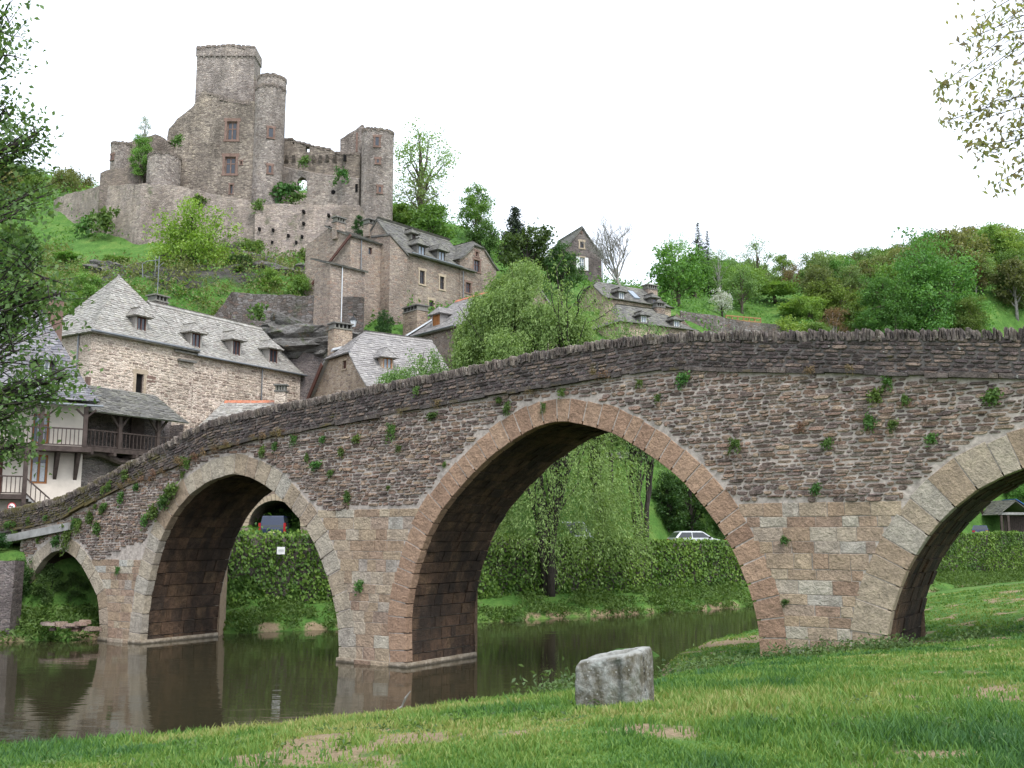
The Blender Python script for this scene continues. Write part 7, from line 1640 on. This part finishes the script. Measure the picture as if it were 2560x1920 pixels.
# ------------------------------------------------------------------ vehicles
def paint(name, col): t = NT(name); t.b.inputs['Coat Weight'].default_value = .6; return t.out(col, .35, spec=.5)
M['tyre'] = plain('tyre', (.02,.02,.02), .85, .2); M['rim'] = plain('wheel_rim', (.4,.4,.41), .35, .4, metal=.7, var=.05); M['car_glass'] = plain('car_glass', (.03,.035,.04), .08, .6, var=.0); M['red_lamp'] = plain('red_lamp', (.35,.015,.02), .25, .5, var=0); M['lamp'] = plain('clear_lamp', (.6,.62,.65), .15, .6, var=0); M['plate'] = plain('number_plate', (.6,.55,.3), .5, .3, var=.05); M['rubber'] = plain('black_plastic', (.03,.03,.032), .6, .3, var=.1)
def car(name, label, loc, rz, col, prof, roofl, W=1.66, wheels=(.75,3.2), wr=.29, van=False):
    """prof: side outline of the body (x,z); roofl: outline of the cabin glasshouse (x,z), narrower at the roof"""
    e = empty(name, loc, rz, label, 'car' if not van else 'van'); bm_ = paint(name+'_paint', col); hw = W/2; mb = MB()
    def loft(P, ws):
        n = len(P); L = [(x, -w_, z) for (x, z), w_ in zip(P, ws)]; R = [(x, w_, z) for (x, z), w_ in zip(P, ws)]
        mb.add(L+R, [tuple(range(n)), tuple(range(2*n-1, n-1, -1))]+[(i, n+i, n+(i+1)%n, (i+1)%n) for i in range(n)])
    loft(prof, [hw*(.97 if z > .45 else .93) for x, z in prof]); zs = [z for x, z in roofl]; z0, z1 = min(zs), max(zs)
    loft(roofl, [hw*(.95-.17*(z-z0)/(z1-z0)) for x, z in roofl])
    mb.build('body', bm_, e)
    def inset(P, f): c = np.mean(P, axis=0); return [tuple(c+(np.array(p)-c)*f) for p in P]
    # side windows: two panels along the glasshouse
    X = [x for x, z in roofl]; xa = min(x for x, z in roofl if z > z1-.05); xb = max(x for x, z in roofl if z > z1-.05); x0, x1 = min(X), max(X)
    for sg in (-1, 1):
        for (ba, bb, ta, tb_) in (((x0+.22), (xa+xb)/2-.03, xa+.10, (xa+xb)/2-.03), ((xa+xb)/2+.03, x1-.22, (xa+xb)/2+.03, xb-.02)):
            zl, zh = z0+.05, z1-.09; yl, yh = hw*(.95-.17*(zl-z0)/(z1-z0)), hw*(.95-.17*(zh-z0)/(z1-z0)); m_ = MB()
            m_.hexa([(ba,sg*(yl-.02),zl),(bb,sg*(yl-.02),zl),(tb_,sg*(yh-.02),zh),(ta,sg*(yh-.02),zh)], [(ba,sg*(yl+.008),zl),(bb,sg*(yl+.008),zl),(tb_,sg*(yh+.008),zh),(ta,sg*(yh+.008),zh)]); m_.build('side_window', M['car_glass'], e)
        m_ = MB(); m_.box(x1-.35,x1-.2,sg*hw*.95-.1 if sg > 0 else sg*hw*.95-.1,sg*hw*.95+.1,z0+.02,z0+.14); m_.build('mirror', M['rubber'], e)
    # rear and front screens
    for (xl, xh, nm) in ((x0, xa, 'rear_window'), (x1, xb, 'windscreen')):
        zl, zh = z0+.06, z1-.08; f = lambda z: xl+(xh-xl)*(z-z0)/(z1-z0); yl, yh = hw*.84, hw*.72; dx = -.012 if nm == 'rear_window' else .012; m_ = MB()
        m_.hexa([(f(zl)-dx,-yl,zl),(f(zl)-dx,yl,zl),(f(zh)-dx,yh,zh),(f(zh)-dx,-yh,zh)], [(f(zl)+dx,-yl,zl),(f(zl)+dx,yl,zl),(f(zh)+dx,yh,zh),(f(zh)+dx,-yh,zh)]); wv_ = m_.build(nm, M['car_glass'], e)
    xr = min(x for x, z in prof); xf = max(x for x, z in prof); zt = max(z for x, z in prof)
    for sg in (-1, 1):
        m_ = MB()
        if van: m_.box(xr-.03,xr+.12,sg*hw*.94-.07,sg*hw*.94+.07,.75,1.35)
        else: m_.box(xr-.02,xr+.1,sg*hw*.78-.14,sg*hw*.78+.14,zt-.22,zt-.05)
        m_.build('tail_lamp', M['red_lamp'], e); m_ = MB(); m_.box(xf-.12,xf+.015,sg*hw*.72-.17,sg*hw*.72+.17,.5,.64); m_.build('headlight', M['lamp'], e)
    for x_ in (xr-.06, xf-.04): m_ = MB(); m_.box(x_,x_+.1,-hw*.96,hw*.96,.28,.46); m_.build('bumper', M['rubber'], e)
    m_ = MB(); m_.box(xr-.075,xr-.062,-.26,.26,.5,.61) if not van else m_.box(xr-.02,xr-.005,-.26,.26,.72,.83); m_.build('number_plate', M['plate'], e)
    for x_ in wheels:
        for sg in (-1, 1):
            m_ = MB(); y0, y1 = sg*(hw-.2), sg*(hw-.01); n = 20; m_.hexa([(x_+wr*math.cos(i/n*6.2832), y0, wr+wr*math.sin(i/n*6.2832)) for i in range(n)], [(x_+wr*math.cos(i/n*6.2832), y1, wr+wr*math.sin(i/n*6.2832)) for i in range(n)]); wh = m_.build('wheel', M['tyre'], e)
            m_ = MB(); k = wr*.62; m_.hexa([(x_+k*math.cos(i/n*6.2832), y1, wr+k*math.sin(i/n*6.2832)) for i in range(n)], [(x_+k*math.cos(i/n*6.2832), y1+sg*.012, wr+k*math.sin(i/n*6.2832)) for i in range(n)]); m_.build('rim', M['rim'], wh)
    return e
hatch = [(0,.3),(.02,.62),(.05,.86),(.3,.9),(2.85,.9),(3.5,.78),(3.72,.66),(3.76,.3),(3.5,.2),(.3,.2)]; hroof = [(.04,.88),(.5,1.36),(.75,1.4),(2.0,1.4),(2.2,1.36),(2.95,.88)]
p = P22(1447, 1160, 75); rz_ = math.radians(12)
car('white_hatchback', 'white hatchback parked on the quay seen through the main arch', (p[0], 74.6, 3.62), rz_, (.62,.64,.65), hatch, hroof)
car('white_hatchback', 'white car mostly hidden behind the right side of the main arch ring', (p[0]+4.4, 75.6, 3.62), rz_, (.62,.64,.65), hatch, hroof)
vanp = [(0,.3),(0,.55),(.02,.95),(.04,1.05),(3.0,1.05),(3.75,.92),(4.0,.75),(4.05,.3),(3.7,.2),(.3,.2)]; vanr = [(.03,1.03),(.14,1.72),(.2,1.8),(2.2,1.8),(2.45,1.74),(3.15,1.03)]
vp = at(*afr(820,900), 65.2)
car('blue_van', 'dark blue van seen from behind in the vaulted passage under the left arch', (vp[0], 65.4, 4.13), math.radians(90), (.012,.022,.06), vanp, vanr, 1.68, (.7,3.1), .3, True)
vp = P22(1166, 1160, 76); vanl = [(x*1.1, z) for x, z in vanp]; vanl2 = [(.03,1.03),(.05,1.9),(.12,2.0),(3.0,2.0),(3.2,1.9),(3.6,1.03)]
car('white_van', 'white van parked on the quay behind the weeping willow', (vp[0], 75.5, 3.7), math.radians(10), (.7,.71,.72), vanl, vanl2, 1.8, (.8,3.4), .32, True)
vp = at(*c8(720,800), 111); car('dark_blue_car', 'dark blue car by the shed seen through the right arch', (vp[0], 111, 4.45), math.radians(65), (.02,.03,.09), hatch, hroof)
# ------------------------------------------------------------------ road sign, wall lamp, fence
sp = at(*c9(122,1522), 52.0); sg = empty('road_sign', (sp[0], 52.0, sp[2]-1.4), 0, 'round red-rimmed no-turn road sign behind the left end of the bridge', 'sign')
M['sign_red'] = plain('sign_red', (.5,.03,.03), .4, .4, var=.05); M['sign_black'] = plain('sign_black', (.02,.02,.02), .5, .3, var=0)
def disc(mb, r0, y0, y1, n=28): mb.hexa([(r0*math.cos(i/n*6.2832), y0, 1.4+r0*math.sin(i/n*6.2832)) for i in range(n)][::-1], [(r0*math.cos(i/n*6.2832), y1, 1.4+r0*math.sin(i/n*6.2832)) for i in range(n)][::-1])
m_ = MB(); disc(m_, .21, .0, -.012); m_.build('rim', M['sign_red'], sg); m_ = MB(); disc(m_, .165, -.012, -.016); m_.build('face', M['white_paint'], sg)
m_ = MB(); m_.box(-.11,.04,-.019,-.0165,1.39,1.43); m_.box(.02,.06,-.019,-.0165,1.28,1.43); m_.add([(-.15,-.018,1.41),(-.08,-.018,1.35),(-.08,-.018,1.47)], [(0,1,2)]); m_.build('arrow', M['sign_black'], sg)
m_ = MB(); m_.bar((-.12,-.0205,1.52),(.12,-.0205,1.28),.035,.003); m_.build('slash', M['sign_red'], sg); m_ = MB(); m_.tube([(0,.04,-1.2),(0,.04,1.55)], .03, 8); m_.build('pole', M['zinc'], sg)
lp = at(*c3(508,985), 78.6); la = empty('wall_lamp', lp, 0, 'black lantern on the terrace wall above the tall chimney', 'lamp')
m_ = MB(); m_.hexa([(-.13,-.13,-.35),(.13,-.13,-.35),(.13,.13,-.35),(-.13,.13,-.35)], [(-.22,-.22,.15),(.22,-.22,.15),(.22,.22,.15),(-.22,.22,.15)]); m_.build('glass', M['curtain'], la)
m_ = MB(); m_.hexa([(-.28,-.28,.15),(.28,-.28,.15),(.28,.28,.15),(-.28,.28,.15)], [(-.06,-.06,.45),(.06,-.06,.45),(.06,.06,.45),(-.06,.06,.45)]); m_.tube([(0,0,.4),(0,0,.75),(0,1.2,.75)], .04, 6); m_.build('cap', M['sign_black'], la)
M['fence'] = plain('weathered_orange_timber', (.3,.17,.08), .8, .2, var=.3); f0, f1 = at(*c4(1702,985), 116), at(*c4(1940,1005), 118); fe = empty('wooden_fence', (f0[0], f0[1], f0[2]), math.atan2(f1[1]-f0[1], f1[0]-f0[0]), 'orange-brown post and rail fence above the field wall', 'fence')
Lf = float(np.hypot(*(f1-f0)[:2])); dzf = f1[2]-f0[2]; n = 7
for i in range(n): m_ = MB(); x = Lf*i/(n-1); m_.box(x-.06,x+.06,-.06,.06,dzf*i/(n-1)-2,dzf*i/(n-1)+.9); m_.build('post', M['fence'], fe)
for z in (.8,.35): m_ = MB(); m_.bar((0,-.09,z),(Lf,-.09,dzf+z),.06,.14); m_.build('rail', M['fence'], fe)
# clipped hedge on the rock beside the maple
hp = at(*c2(1660,210), 92); hg = empty('clipped_hedge', (hp[0], 92, hp[2]-1.8), .2, 'dark clipped box hedge on the rock right of the maple', 'hedge'); rs = np.random.RandomState(77); n = 3500
C = rs.uniform(-1,1,(n,3)); ax = rs.randint(0,3,n); sg_ = rs.choice((-1,1),n); C[np.arange(n),ax] = sg_; C = C*np.array((.95,.7,1.5))+rs.normal(size=(n,3))*.06; C[:,2] += 1.5; V, F = leaf_quads(C, .15, rs, 1.4, .4); link('foliage', mesh_np('foliage', V, F, L_['deep'], rnd=np.repeat(rs.uniform(0,.7,n),4)), hg)
# stones at the far water line under the low arch
rs = random.Random(8)
for i in range(16):
    u = 100+i*7+rs.uniform(-3,3); d_ = 46.6+rs.uniform(-.2,.5); p = P22(u, 1360+rs.uniform(-14,4), d_); e = MB(); w_, h_ = rs.uniform(.3,.75), rs.uniform(.1,.2)
    pts = [(w_*math.cos(k/7*6.28)*rs.uniform(.8,1.1)/1.6, w_*.6*math.sin(k/7*6.28)/1.6, 0) for k in range(7)]; e.hexa(pts, [(x*.8,y*.8,h_+rs.uniform(-.03,.03)) for x, y, z in pts]); o_ = e.build('bank_stone', M['rubble']); o_.location = (p[0], d_, max(p[2],.02)); o_.rotation_euler = (0,0,rs.uniform(0,6))
    tag(o_, 'flat grey stone on the bank under the low left arch', 'stone', 'flat stones under the low left arch')
